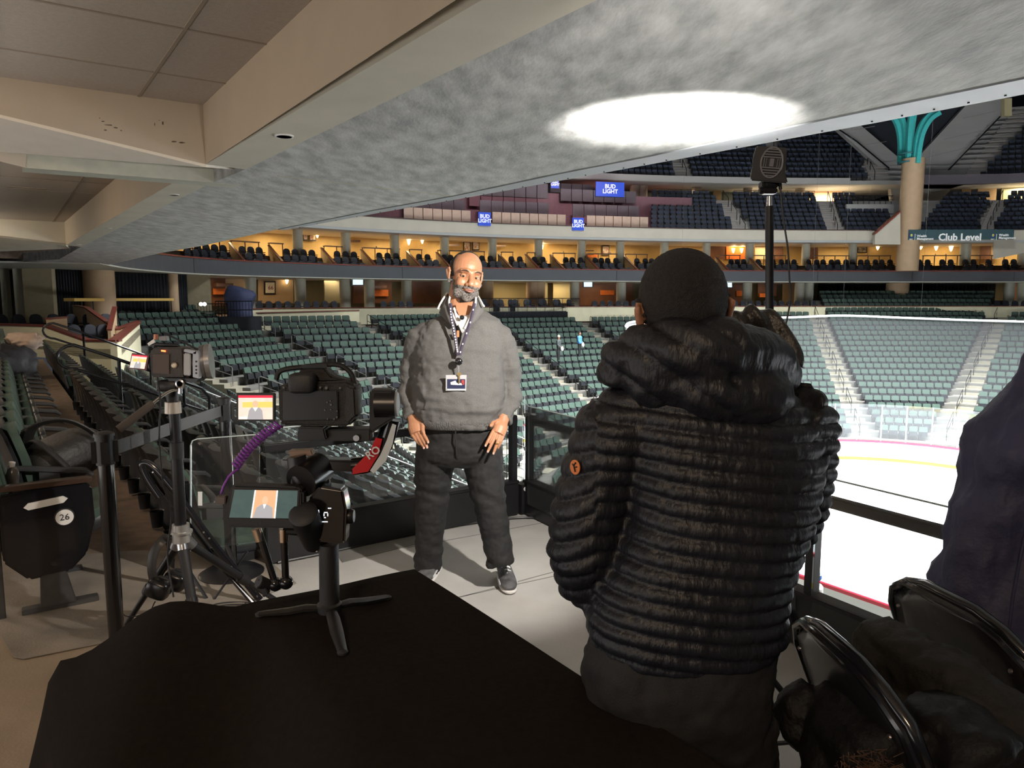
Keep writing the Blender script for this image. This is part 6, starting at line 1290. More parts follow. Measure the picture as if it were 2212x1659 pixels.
mb = MB(); mb.tube([P4(1075.5, 957, -.185) + Vector((.011 * math.cos(a), .010 * math.sin(a), .004 * math.cos(a))) for a in [2 * math.pi * k / 16 for k in range(16)]], .0022, 6, closed=True); mb.build('gold_ring', M('gold_metal', (.9, .65, .25), .2, metal=1), rh, smooth=True)
# --- head
def head(center, rot, scale, skinm, nm, parent, face=True, vox=.0033):
    mb = MB(); B = mb.ball
    B((0, .012, .036), (.074, .094, .084), 28); B((0, -.022, -.02), (.063, .070, .085), 24); B((0, -.028, -.068), (.055, .056, .042), 22); B((0, -.066, -.094), (.026, .022, .022), 14)
    for s_ in (-1, 1):
        B((s_ * .034, -.060, -.030), (.027, .027, .030), 14); B((s_ * .040, -.035, -.075), (.022, .03, .028), 12)
        mb.tube([(s_ * .076, .005, -.025), (s_ * .085, .018, .0), (s_ * .087, .026, .022), (s_ * .082, .012, .032), (s_ * .078, .002, .015)], [.006, .0065, .007, .006, .006], 8); B((s_ * .079, .010, .0), (.006, .014, .026), 10); B((s_ * .078, .002, -.030), (.007, .008, .010), 8)
    if face:
        mb.tube([(-.048, -.068, .022), (-.022, -.083, .026), (0, -.082, .020), (.022, -.083, .026), (.048, -.068, .022)], [.009, .011, .010, .011, .009], 10)
        mb.tube([(0, -.082, .012), (0, -.096, -.010), (0, -.108, -.030)], [.010, .011, .015], 12); B((0, -.108, -.034), (.016, .013, .012), 12)
        for s_ in (-1, 1): B((s_ * .016, -.095, -.037), (.010, .012, .009), 10)
        B((0, -.086, -.052), (.030, .016, .012), 14)
    mb.tube([(0, .02, -.03), (0, .028, -.10), (0, .03, -.155)], [.058, .062, .068], 20)
    def dd(co, n):
        d_ = Vector()
        if face:
            for s_ in (-1, 1):
                q = co - Vector((s_ * .031, -.080, .002)); w_ = math.exp(-((q.x / .017) ** 2 + (q.z / .011) ** 2)) if co.y < -.03 else 0; d_ += Vector((0, .0135 * w_, 0))
        return d_
    o = remesh(mb, nm, skinm, vox, 3, None, dd)
    mtx = Matrix.Translation(center) @ rot.to_4x4() @ Matrix.Scale(scale, 4); return o, mtx
hrot = Matrix.Rotation(R(20), 3, 'Z') @ Matrix.Rotation(R(8), 3, 'Y') @ Matrix.Rotation(R(2), 3, 'X')
hd, hm = head(P4(1006, 598, -.02), hrot, 1.13, skin, 'head', man)
hparts = []
def lp(name, m, build, sm=True):
    mb = MB(); build(mb); o = mb.build(name, m, smooth=sm); hparts.append(o); return o
for s_ in (-1, 1):
    lp('eyeball', M('eye_white', (.36, .29, .25), .25), lambda mb: mb.ball((s_ * .031, -.0655, .001), .0125, 16))
    lp('iris', M('dark_iris', (.02, .01, .008), .1), lambda mb: mb.ball((s_ * .031 - .002, -.0762, -.001), (.0060, .003, .0060), 12))
    def lid(mb):
        rr = []
        for k in range(7):
            a = R(75 - k * 11.2); rr.append([Vector((s_ * .031, -.0655, .001)) + Vector((math.sin(b) * .0142 * math.cos(a), -math.cos(b) * .0142 * math.cos(a), math.sin(a) * .0142)) for b in [R(-80 + 160 * i / 10) for i in range(11)]])
        mb.loft(rr, False, closed=False)
    o = lp('upper_eyelid', skin, lid); 
    def lid2(mb):
        rr = []
        for k in range(4):
            a = R(-60 + k * 13); rr.append([Vector((s_ * .031, -.0655, .001)) + Vector((math.sin(b) * .0140 * math.cos(a), -math.cos(b) * .0140 * math.cos(a), math.sin(a) * .0140)) for b in [R(-80 + 160 * i / 10) for i in range(11)]])
        mb.loft(rr, False, closed=False)
    lp('lower_eyelid', skin, lid2)
    lp('eyebrow', M('brow_hair', (.05, .03, .02), .8), lambda mb: mb.tube([(s_ * .050, -.080, .020), (s_ * .040, -.0895, .026), (s_ * .026, -.0945, .026), (s_ * .015, -.0935, .021)], [.0015, .003, .0036, .0022], 6))
    lp('nostril', M('nostril_shadow', (.05, .015, .01), .8), lambda mb: mb.ball((s_ * .007, -.1085, -.0445), (.0035, .003, .0025), 8))
lipm = M('lips', (.30, .13, .095), .5)
lp('lips', lipm, lambda mb: (mb.tube([(-.023, -.089, -.064), (-.010, -.1015, -.0585), (0, -.1035, -.0585), (.010, -.1015, -.0585), (.023, -.089, -.064)], [.0012, .0034, .0036, .0034, .0012], 8), mb.tube([(-.021, -.089, -.063), (-.009, -.100, -.0665), (0, -.1015, -.0675), (.009, -.100, -.0665), (.021, -.089, -.063)], [.0012, .0042, .0048, .0042, .0012], 8)))
hr = patch(hd, 'hair', hairm, lambda c, n: (c.z > .0 and c.y > .0 and abs(c.x) < .0775) or (c.z > .098 and c.y > -.022) or (c.y > -.022 + .25 * max(0, c.z - .02) and c.z > -.005 and abs(c.x) > .055 and abs(c.x) < .0765 and c.z < .095) or (c.z > -.045 and c.y > .04), .0022, hd)
brd = patch(hd, 'beard', beardm, lambda c, n: (c.z < -.062 and c.y < -.030 and c.z > -.125 and not (abs(c.x) < .022 and -.078 < c.z and c.y < -.085)) or (c.z < -.042 - .0 * abs(c.x) and c.z > -.062 and abs(c.x) > .027 and c.y < .0 and c.y > -.09 and abs(c.x) < .075) or (-.056 < c.z < -.043 and c.y < -.085 and abs(c.x) < .032) or (c.z < -.02 and abs(c.x) > .054 and -.04 < c.y < .005 and c.z > -.07), .0016, hd, lambda c: .0012 * noise.noise(c * 300))
for o in hparts + [x for x in (hr, brd) if x]:
    o.parent = hd; o.matrix_parent_inverse = Matrix.Identity(4)
hd.parent = man; hd.matrix_basis = hm; hd.matrix_parent_inverse = wm(man).inverted()
# --- collar, shirt, lanyard
shirt = M('white_polo', (.78, .76, .74), .7)
mb = MB(); mb.loft([[P4(980, 672, -.125), P4(991, 684, -.14), P4(1014, 682, -.14), P4(1024, 666, -.125)], [P4(981, 680, -.15), P4(992, 690, -.16), P4(1013, 688, -.16), P4(1020, 678, -.15)], [P4(986, 696, -.170), P4(994, 699, -.172), P4(1006, 699, -.172), P4(1012, 694, -.17)], [P4(997, 718, -.182), P4(998, 719, -.182), P4(1001, 719, -.182), P4(1002, 718, -.182)]], False, closed=False); o = mb.build('polo_shirt', shirt, man, smooth=True); sm = o.modifiers.new('t', 'SOLIDIFY'); sm.thickness = .006
mb = MB(); mb.tube([P4(981, 665, -.145), P4(988, 690, -.175), P4(999, 716, -.188)], .006, 6); mb.tube([P4(1023, 660, -.14), P4(1014, 690, -.178), P4(1001, 716, -.188)], .006, 6); mb.build('placket_edge', shirt, man, smooth=True)
mb = MB(); mb.loft([[P4(984, 655, -.105), P4(1022, 652, -.105)], [P4(986, 670, -.125), P4(1018, 668, -.125)], [P4(993, 684, -.14), P4(1012, 683, -.14)]], False, closed=False); mb.build('throat', skin, man, smooth=True)
def lapel(pts, nm):
    mb = MB(); mb.loft([[P4(*a), P4(*b)] for a, b in pts], False, closed=False); o = mb.build(nm, knit, man, smooth=True); s2 = o.modifiers.new('t', 'SOLIDIFY'); s2.thickness = .010
lapel([((966, 634, .03), (958, 656, .02)), ((966, 642, -.04), (951, 668, -.05)), ((972, 656, -.10), (948, 676, -.10)), ((981, 680, -.15), (962, 692, -.145)), ((989, 700, -.182), (978, 704, -.17))], 'collar_flap')
lapel([((1030, 636, .03), (1040, 652, .02)), ((1031, 645, -.05), (1044, 664, -.06)), ((1026, 662, -.12), (1045, 672, -.11)), ((1016, 690, -.17), (1032, 690, -.155)), ((1006, 708, -.188), (1016, 706, -.17))], 'collar_flap')
pip = M('white_piping', (.82, .8, .78), .6)
mb = MB(); mb.tube(catmull([P4(966, 633, .025), P4(957, 646, -.04), P4(949, 660, -.10), P4(946, 668, -.11)], 4), .005, 6); mb.build('collar_piping', pip, man, smooth=True)
mb = MB(); mb.tube(catmull([P4(1029, 634, .03), P4(1036, 645, -.06), P4(1043, 658, -.11), P4(1046, 662, -.12)], 4), .005, 6); mb.build('collar_piping', pip, man, smooth=True)
mb = MB(); mb.tube(catmull([P4(972, 640, -.05), P4(970, 655, -.10), P4(976, 675, -.15), P4(988, 702, -.19)], 4), .0055, 6); mb.tube(catmull([P4(1028, 642, -.06), P4(1026, 660, -.135), P4(1016, 686, -.182), P4(1004, 710, -.196)], 4), .0055, 6); mb.build('zip_tape', pip, man, smooth=True)
ln = thing('lanyard', 'dark lettered lanyard with a badge holder hanging on the sweater', 'lanyard', P4(990, 780, -.2))
lm = M('lanyard_navy', (.03, .022, .045), .6)
for k, pp in enumerate(([(973, 655, -.155), (975, 685, -.185), (981, 715, -.200), (986, 745, -.208), (990, 768, -.212)], [(1025, 655, -.155), (1018, 690, -.195), (1008, 720, -.205), (998, 748, -.210), (993, 768, -.214)])):
    pts = catmull([P4(*p) for p in pp], 5); mb = MB(); mb.tube(pts, .009, 6, ell=.25, up=(0, 1, 0)); st_ = mb.build('strap', lm, ln, smooth=True)
    mb = MB()
    for i in range(2, len(pts) - 2, 1 if k == 0 else 4): mb.box(pts[i] - Vector((0, .0045, 0)), (.006, .003, .008), rot=Matrix.Rotation((-.15, .25)[k], 3, 'Y'))
    mb.build('strap_lettering', pip, st_)
mb = MB(); mb.ball(P4(991, 781, -.222), (.020, .012, .020), 16); mb.build('badge_reel', glossblack, ln, smooth=True)
mb = MB(); mb.tube([P4(991, 788, -.222), P4(992, 800, -.222), P4(992, 808, -.222)], .003, 6); mb.build('clip', chrome, ln)
bc = [P4(963, 810, -.222), P4(1008, 810, -.222), P4(1007, 844, -.222), P4(963, 844, -.222)]
mb = MB(); mb.prism(bc, (0, .004, 0)); bh = mb.build('badge_holder', M('clear_holder', (.45, .45, .47), .15), ln)
mb = MB(); mb.prism([P4(966, 819, -.2235), P4(1005, 819, -.2235), P4(1005, 840, -.2235), P4(966, 840, -.2235)], (0, .001, 0)); mb.build('badge_card', M('navy_card', (.02, .025, .07), .4), bh)
mb = MB(); mb.prism([P4(973, 826, -.225), P4(984, 822, -.225), P4(986, 827, -.225), P4(1000, 828, -.225), P4(998, 832, -.225), P4(974, 831, -.225)], (0, .001, 0)); mb.prism([P4(966, 840, -.225), P4(1005, 840, -.225), P4(1005, 843, -.225), P4(966, 843, -.225)], (0, .001, 0)); mb.build('badge_logo', pip, bh)
mb = MB(); mb.prism([P4(997, 821, -.225), P4(1003, 821, -.225), P4(1003, 831, -.225), P4(997, 831, -.225)], (0, .001, 0)); mb.build('badge_photo', M('red_photo', (.35, .04, .04), .5), bh)
mb = MB(); mb.lathe(P4(992, 808, -.230), [(.010, 0), (.010, .003), (.004, .003)], 12, axis=(0, -1, 0)); mb.prism([P4(990.5, 811, -.232), P4(993.5, 811, -.232), P4(993.5, 828, -.232), P4(990.5, 828, -.232)], (0, .003, 0)); mb.build('key', M('brass_key', (.75, .55, .25), .3, metal=.9), ln, smooth=False)
mb = MB(); mb.ball(P4(998, 686, -.20), .013, 14); mb.build('lapel_microphone', glossblack, man, smooth=True)
mb = MB(); mb.prism([P4(987, 714, -.197), P4(992, 714, -.197), P4(992, 728, -.197), P4(987, 728, -.197)], (0, -.004, 0)); mb.build('zip_pull', M('orange_leather', (.55, .18, .07), .6), man)
# ================================================================== PERSON IN THE BLACK PUFFER JACKET (seen from behind)
YB = 1.50; K5 = YB / 1.40
puff = M('black_puffer_nylon', (.010, .011, .015), .45, spec=.4, var=.2, vscale=20, bump=.25, bscale=90, stretch=(1, 1, .35))
def P5(x, y, d=0): return atY(x, y, YB + d)
def T5(mb, pts, rs, seg): mb.tube(pts, [r * K5 for r in rs], seg)
bk = thing('person', 'person in a black quilted hooded jacket seen from behind, facing the man', 'person', Vector((.33, 1.40, 0)))
mb = MB()
mb.loft([ell(mb, *r) for r in ((800, 1420, 1610, .075, YB), (840, 1370, 1690, .10, YB), (872, 1335, 1740, .12, YB), (920, 1325, 1760, .135, YB), (1000, 1345, 1772, .145, YB), (1100, 1345, 1755, .15, YB), (1180, 1315, 1725, .155, YB), (1250, 1280, 1700, .16, YB), (1320, 1262, 1690, .16, YB), (1365, 1268, 1690, .155, YB), (1392, 1292, 1655, .145, YB))])
T5(mb, [P5(1390, 905), P5(1330, 935, .0), P5(1300, 1020, .01), P5(1272, 1110, .0), P5(1262, 1190, .0), P5(1270, 1245, .04), P5(1330, 1255, .14), P5(1420, 1220, .30)], [.085, .085, .078, .074, .072, .066, .055, .045], 20)
T5(mb, [P5(1690, 900), P5(1722, 930, .02), P5(1728, 1010, .06), P5(1724, 1090, .10), P5(1708, 1140, .14), P5(1688, 1150, .22), P5(1650, 1100, .36)], [.085, .080, .070, .062, .056, .050, .042], 20)
sp0 = .0335
def quilt(co, n):
    x, z = co.x, co.z; arm = x < .165 and z > .9
    zz = z + (.10 * (x - .33) if not arm else -.42 * (x - .18) ) + .004 * noise.noise(co * 6)
    ph = zz / (sp0 if not arm else .042) % 1; b = abs(math.sin(math.pi * ph)) ** .5
    wr = noise.fractal(Vector((x * 26, co.y * 26, z * 9)), .6, 2, 3) * .0022 * b + noise.noise(co * 60) * .0006 * b
    return n * ((b - .75) * .0115 + wr)
jk = remesh(mb, 'puffer_jacket', puff, .0055, 5, bk, quilt)
# hood lying on the shoulders
mb = MB(); Bx = mb.ball
T5(mb, catmull([P5(1330, 834, -.02), P5(1345, 792, -.02), P5(1400, 764, -.06), P5(1480, 760, -.10), P5(1570, 762, -.10), P5(1650, 780, -.05), P5(1690, 822, -.0)], 4), [.035, .040, .043, .046, .05, .052, .053, .054, .055, .056, .058, .060, .060, .060, .062, .062, .060, .058, .058, .056, .054, .05, .046, .042, .04], 14)
Bx(P5(1420, 822, -.06), (.085, .065, .055), 20, rot=Matrix.Rotation(.55, 3, 'Y')); Bx(P5(1540, 842, -.09), (.115, .070, .058), 20, rot=Matrix.Rotation(.35, 3, 'Y')); Bx(P5(1630, 854, -.09), (.075, .060, .062), 20); Bx(P5(1500, 802, -.05), (.15, .07, .05), 20)
def hq(co, n):
    x, z = co.x, co.z; a = (x * .62 + (z - 1.45) * .9) / .062 % 1; b = abs(math.sin(math.pi * a)) ** .6 if x < .42 else .8 + .2 * math.sin(z * 70 + x * 20)
    wr = noise.fractal(Vector((x * 30, co.y * 25, z * 22)), .6, 2, 3) * .0035
    return n * ((b - .75) * .012 + wr)
remesh(mb, 'hood', puff, .0065, 4, bk, hq)
mb = MB(); mb.tube(catmull([P5(1560, 735, .10), P5(1590, 708, .10), P5(1625, 690, .10), P5(1665, 708, .10), P5(1690, 745, .08), P5(1705, 800, .05)], 4), .030, 12)
remesh(mb, 'hood_edge', M('grey_lining_nylon', (.022, .020, .019), .38, bump=.25, bscale=90), .006, 3, bk, lambda c, n: n * .006 * math.sin(c.x * 150 + c.z * 80))
# orange sleeve patch
pc = None
best = None
for v in jk.data.vertices:
    q = proj(v.co)
    if q and abs(q[0] - 1245) + abs(q[1] - 1006) < 6 and (best is None or v.co.y < best.co.y): best = v
if best:
    nn = Vector((best.normal.x, best.normal.y, 0)).normalized(); c = best.co + nn * .004
    mb = MB(); rr = []; s_ = U3.cross(nn)
    mb.prism([c + s_ * .010 * math.cos(a) * 1.3 + U3 * .015 * math.sin(a) for a in [2 * math.pi * k / 24 for k in range(24)]], nn * .002); pt_ = mb.build('sleeve_patch', M('orange_patch', (.62, .17, .03), .5), bk)
    mb = MB(); mb.tube([c + nn * .003 + s_ * .003 + U3 * .010, c + nn * .003 - s_ * .002 + U3 * .004, c + nn * .003 + s_ * .002 - U3 * .009], .0016, 5); mb.tube([c + nn * .003 - s_ * .006 + U3 * .006, c + nn * .003, c + nn * .003 + s_ * .006 + U3 * .002], .0014, 5); mb.build('patch_emblem', black, pt_)
# head from behind
hb, hbm = head(P5(1472, 684, .0), Matrix.Rotation(R(180 + 4), 3, 'Z') @ Matrix.Rotation(R(4), 3, 'Y'), 1.10, skin2, 'head', bk, True, .004)
h2 = patch(hb, 'hair', hairm, lambda c, n: (c.y > -.005 and c.z > -.055 and not (abs(c.x) > .074 and c.z < .03)) or (c.z > .055) or (abs(c.x) < .0755 and c.y > -.03 and c.z > .0), .004, hb, lambda c: .0015 * noise.noise(c * 260))
h2.parent = hb; h2.matrix_parent_inverse = Matrix.Identity(4); hb.parent = bk; hb.matrix_basis = hbm; hb.matrix_parent_inverse = wm(bk).inverted()
mb = MB()
mb.loft([ell(mb, *r) for r in ((1350, 1285, 1672, .135, YB), (1420, 1262, 1665, .15, YB), (1500, 1262, 1655, .15, YB), (1590, 1280, 1640, .14, YB))])
T5(mb, [P5(1390, 1560), P5(1420, 1820), Vector((.33, 1.54, .42)), Vector((.33, 1.54, .10))], [.105, .088, .072, .066], 18); T5(mb, [P5(1565, 1560), P5(1590, 1820), Vector((.53, 1.56, .42)), Vector((.54, 1.56, .10))], [.105, .088, .072, .066], 18)
remesh(mb, 'trousers', M('charcoal_cotton', (.011, .011, .012), .8, var=.15, vscale=30, bump=.2, bscale=300), .010, 4, bk, lambda c, n: n * (fold(c, 7, .011, (1, 1, 1.6)) + fold(c, 17, .004)))
for x in (.33, .54): mb = MB(); mb.rbox((x, 1.61, .05), (.10, .29, .10), e=.5); mb.build('shoe', black, bk, smooth=True)
# hands meeting in front
for sx, p in ((-1, P5(1445, 1215, .33)), (1, P5(1625, 1085, .39))):
    mb = MB(); mb.ball(p, (.040, .045, .028), 12)
    for k in range(4): b = p + Vector((-.03 + .02 * k, .035, .0)); mb.tube([b, b + Vector((0, .03, .0)), b + Vector((0, .035, -.025))], [.010, .009, .008], 8)
    mb.tube([p + Vector((sx * -.03, .0, .02)), p + Vector((sx * -.035, .04, .03))], [.011, .009], 8); remesh(mb, 'hand', skin2, .004, 2, bk)
# ================================================================== DISTANT PEOPLE
def far_person(px, py_head, Y, h_, top, legs, lab, skinc, hat=None, seated=False, facing=0, extra=None):
    hp_ = atY(px, py_head, Y); t = thing('person', lab, 'person', hp_ - U3 * h_ * .93); s_ = h_ / 1.75; b = hp_ - U3 * 1.62 * s_; f = Vector((math.sin(facing), math.cos(facing), 0)); sd = Vector((f.y, -f.x, 0))
    mb = MB(); mb.ball(hp_, (.085 * s_, .10 * s_, .12 * s_), 12); mb.cyl(hp_ - U3 * .2 * s_, hp_, .055 * s_, .055 * s_, 10); mb.ball(hp_ + f * .10 * s_ - U3 * .01, (.015, .02, .02), 6)
    for sx in (-1, 1): mb.ball(hp_ + sd * sx * .085 * s_, (.015, .02, .03), 6)
    remesh(mb, 'head', skinc, .014 * s_, 1, t)
    mb = MB(); hip = b + U3 * .92 * s_; ch = b + U3 * 1.38 * s_
    mb.tube([hip, b + U3 * 1.1 * s_, ch, b + U3 * 1.46 * s_], [.15 * s_, .15 * s_, .18 * s_, .08 * s_], 12, ell=1.0)
    hands = []
    for sx in (-1, 1):
        e_ = ch + sd * sx * .25 * s_ - U3 * .27 * s_; w_ = e_ + f * .20 * s_ - U3 * .14 * s_ + sd * -sx * .02; mb.tube([ch + sd * sx * .14 * s_ + U3 * .02, ch + sd * sx * .21 * s_ - U3 * .04, e_, w_], [.06 * s_, .06 * s_, .048 * s_, .035 * s_], 8); hands.append(w_)
    remesh(mb, 'top', top, .02 * s_, 2, t)
    mb = MB()
    for sx in (-1, 1):
        if seated: mb.tube([hip + sd * sx * .09, hip + sd * sx * .1 + f * .40 * s_, hip + sd * sx * .1 + f * .42 * s_ - U3 * .42 * s_], [.09 * s_, .075 * s_, .05 * s_], 8)
        else: mb.tube([hip + sd * sx * .09 * s_ + U3 * .03, b + sd * sx * .10 * s_ + U3 * .48 * s_, b + sd * sx * .10 * s_ + U3 * .05], [.10 * s_, .07 * s_, .05 * s_], 8)
    remesh(mb, 'trousers', legs, .022 * s_, 1, t)
    for w_ in hands: mb = MB(); mb.ball(w_ + f * .03, .04 * s_, 8); mb.build('hand', skinc, t, smooth=True)
    if hat: mb = MB(); mb.ball(hp_ + U3 * .04 * s_, (.10 * s_, .11 * s_, .10 * s_), 12); mb.build('hat', hat, t, smooth=True)
    else: mb = MB(); mb.ball(hp_ + U3 * .03 * s_ - f * .015, (.092 * s_, .105 * s_, .105 * s_), 12); mb.build('hair', hairm, t, smooth=True)
    if extra: extra(t, hands, hp_, f, sd)
    return t
def bag(t, hands, hp_, f, sd): mb = MB(); mb.ball(hands[1] + f * .1 - U3 * .12, (.10, .08, .16), 8); mb.build('white_bag', white, t, smooth=True)
far_person(1252, 720, 49.0, 1.72, M('bright_blue_top', (.08, .28, .62), .7), black, 'distant person in a bright blue top walking between green rows with a white bag', skin2, facing=1.9, extra=bag)
far_person(1207, 728, 48.5, 1.72, M('dark_grey_top', (.06, .07, .07), .7), black, 'distant person in dark grey with a pale hat walking between green rows', skin2, hat=M('pale_hat', (.7, .65, .5), .7), facing=1.9, extra=bag)
far_person(1290, 857, 41, 1.6, M('navy_top', (.03, .05, .14), .7), M('pale_blue_trousers', (.2, .3, .5), .7), 'distant seated person in navy with a white mask near the lower steps', white, seated=True, facing=1.2)
def fan(t, hands, hp_, f, sd):
    mb = MB(); mb.ball(hp_ + U3 * .05 + f * .0, (.125, .13, .12), 14); mb.build('beanie', M('blue_beanie', (.03, .14, .55), .7), t, smooth=True); mb = MB(); mb.tube([hp_ + U3 * .12 + Vector((.11 * math.cos(a), .115 * math.sin(a), 0)) for a in [2 * math.pi * k / 20 for k in range(20)]], .018, 6, closed=True); mb.build('beanie_stripe', white, t, smooth=True)
    text('TB', .14, hp_ - Vector((-.04, .22, .42)), (1, 0, 0), U3, M('red_lettering', (.7, .05, .03), .5), t, 'shirt_lettering', .006, bold=.006)
far_person(1764, 1250, 17.6, 1.6, M('white_hoodie', (.62, .62, .60), .7), M('pale_trousers', (.5, .5, .48), .7), 'spectator in a white hoodie and blue beanie seated near the rink below', skin2, seated=True, facing=2.6, extra=fan)
far_person(1790, 1372, 10.2, 1.2, M('yellow_green_top', (.25, .26, .05), .7), black, 'child in a dark yellow green top seated below the platform railing', skin2, hat=M('gold_hat', (.4, .33, .08), .6), seated=True, facing=2.6)
# ================================================================== LED LIGHT ON A STAND
YL = 2.3
def PL(x, y, d=0): return atY(x, y, YL + d)
ls = thing('light_stand', 'black light stand holding the small studio light behind the jacketed person', 'light stand', Vector((PL(1662, 700).x, YL, 0)))
bx0 = PL(1662, 700); base = Vector((bx0.x, YL, 0))
mb = MB(); mb.cyl(Vector((base.x, YL, .10)), Vector((base.x, YL, PL(1662, 690).z)), .017, seg=16); mb.build('lower_tube', blackmetal, ls, smooth=True)
mb = MB(); mb.cyl(Vector((base.x, YL, PL(1662, 690).z)), PL(1662, 445), .0125, seg=16); mb.build('upper_tube', blackmetal, ls, smooth=True)
mb = MB(); mb.cyl(PL(1662, 446), PL(1662, 424), .010, .008, 14); mb.build('spigot', chrome, ls, smooth=True)
mb = MB(); mb.rbox(PL(1657, 680), (.042, .045, .032), e=.3); mb.build('clamp', black, ls, smooth=True)
for a in (-.6, 1.6, 3.7): f = Vector((base.x + .42 * math.cos(a), YL + .42 * math.sin(a), .012)); mb = MB(); mb.cyl(Vector((base.x, YL, .42)), f, .010, .010, 8); mb.build('leg', blackmetal, ls); mb = MB(); mb.cyl(Vector((base.x, YL, .12)), lerp(Vector((base.x, YL, .42)), f, .5), .007, .007, 8); mb.build('brace', blackmetal, ls)
mb = MB(); mb.prism([PL(x, y, -.02) for x, y in ((1612, 684), (1656, 686), (1658, 738), (1616, 732))], (0, .04, 0)); bl = mb.build('power_supply', black, bevel=.003); tag(bl, 'black power supply box clamped to the light stand beside the head', 'power supply')
sl = thing('studio_light', 'small black box light with round slatted fan grille on the stand', 'studio light', PL(1664, 390))
cL = PL(1661, 355); aim_dir = Vector((-.12, .80, .62)).normalized()
rtL = Matrix.Rotation(R(-16), 3, 'Z') @ Matrix.Rotation(R(7), 3, 'Y') @ Matrix.Rotation(R(10), 3, 'X')
Lx = lambda x, y, z: cL + rtL @ Vector((x, y, z))
mb = MB(); mb.prism([Lx(x, -.045, z) for x, z in ((-.046, -.050), (.062, -.050), (.048, -.02), (.042, .05), (-.046, .05))], rtL @ Vector((0, .10, 0))); mb.build('housing', M('matt_black_housing', (.012, .012, .013), .45), sl, bevel=.004)
mb = MB(); mb.prism([Lx(-.0475, y, z) for y, z in ((-.03, -.01), (.035, -.01), (.035, .035), (-.03, .035))], rtL @ Vector((-.001, 0, 0))); mb.build('printed_label', M('faint_label', (.10, .10, .10), .5, col2=(.02, .02, .02), vscale=90), sl)
mb = MB(); mb.prism([Lx(-.0475, y, z) for y, z in ((-.03, -.042), (-.01, -.042), (-.01, -.018), (-.03, -.018))], rtL @ Vector((-.001, 0, 0))); mb.build('white_sticker', M('sticker', (.4, .4, .38), .5), sl)
fc = Lx(.006, -.046, .006); fr_ = Matrix.Rotation(0, 3, 'X')
mb = MB(); mb.tube([fc + rtL @ Vector((.030 * math.cos(a), -.002, .043 * math.sin(a))) for a in [2 * math.pi * k / 36 for k in range(36)]], .003, 6, closed=True); mb.build('grille_ring', M('grille_grey', (.16, .16, .17), .3), sl, smooth=True)
mb = MB()
for k in range(-5, 6):
    z = k * .0075; hw = .030 * math.sqrt(max(0, 1 - (z / .043) ** 2))
    if abs(z) < .01: mb.box(fc + rtL @ Vector((0, -.003, z)), (.012, .003, .008), rot=rtL); [mb.box(fc + rtL @ Vector((sx, -.003, z)), (.002, .003, .010), rot=rtL) for sx in (-.022, -.016, .016, .022)]; continue
    mb.box(fc + rtL @ Vector((0, -.003, z)), (hw * 2, .003, .003), rot=rtL)
mb.build('fan_grille', M('grille_grey'), sl)
mb = MB(); mb.lathe(Lx(0, .055, 0), [(.044, 0), (.044, .02), (.04, .02), (.04, .004)], 24, axis=rtL @ Vector((0, 1, 0))); mb.build('front_ring', blackmetal, sl, smooth=True)
mb = MB(); mb.lathe(Lx(0, .057, 0), [(.036, 0), (.036, .002)], 24, axis=rtL @ Vector((0, 1, 0))); mb.build('lit_lens', M('lit_led', (1, 1, 1), .5, emit=(1, .95, .88), es=30), sl)
mb = MB(); mb.box(PL(1660, 400), (.05, .04, .02)); mb.box(PL(1661, 413), (.042, .035, .018)); mb.box(PL(1660, 394), (.03, .05, .03)); mb.cyl(PL(1640, 412, -.02), PL(1648, 412, -.02), .012, seg=10); mb.build('tilt_bracket', blackmetal, sl, bevel=.003)
mb = MB(); mb.cyl(PL(1684, 394, -.01), PL(1686, 410, -.01), .006, .005, 10); mb.build('plug', black, sl)
mb = MB(); mb.tube(catmull([PL(x, y, -.01) for x, y in ((1686, 408), (1692, 470), (1702, 540), (1705, 600), (1708, 640), (1700, 690), (1690, 735), (1688, 780))], 5), .0028, 6); tag(mb.build('lamp_cable', black, smooth=True), 'thin black cable hanging from the studio light beside the stand', 'cable')
lamp_at = Lx(0, .085, 0)
so = spot('studio_lamp_up', lamp_at, atZ(1462, 258, Z_S), 20000, 31, 1.0, .02, (1, .97, .92)); so.scale = (1, .25, 1)
spot('studio_lamp_up', lamp_at, atZ(1462, 262, Z_S), 130, 70, .8, .03, (1, .97, .90))
spot('studio_lamp_key', lamp_at - U3 * .01, P4(1000, 800), 480, 80, .6, .035, (1, .93, .85))
# white earphone wire beside the ear
mb = MB(); mb.tube(catmull([P5(x, y, .05) for x, y in ((1556, 700), (1568, 676), (1576, 690), (1582, 720), (1592, 745))], 4), .0025, 6); tag(mb.build('earphone_wire', M('white_wire', (.7, .7, .7), .4), smooth=True), 'thin white wire beside the ear of the jacketed person', 'wire')
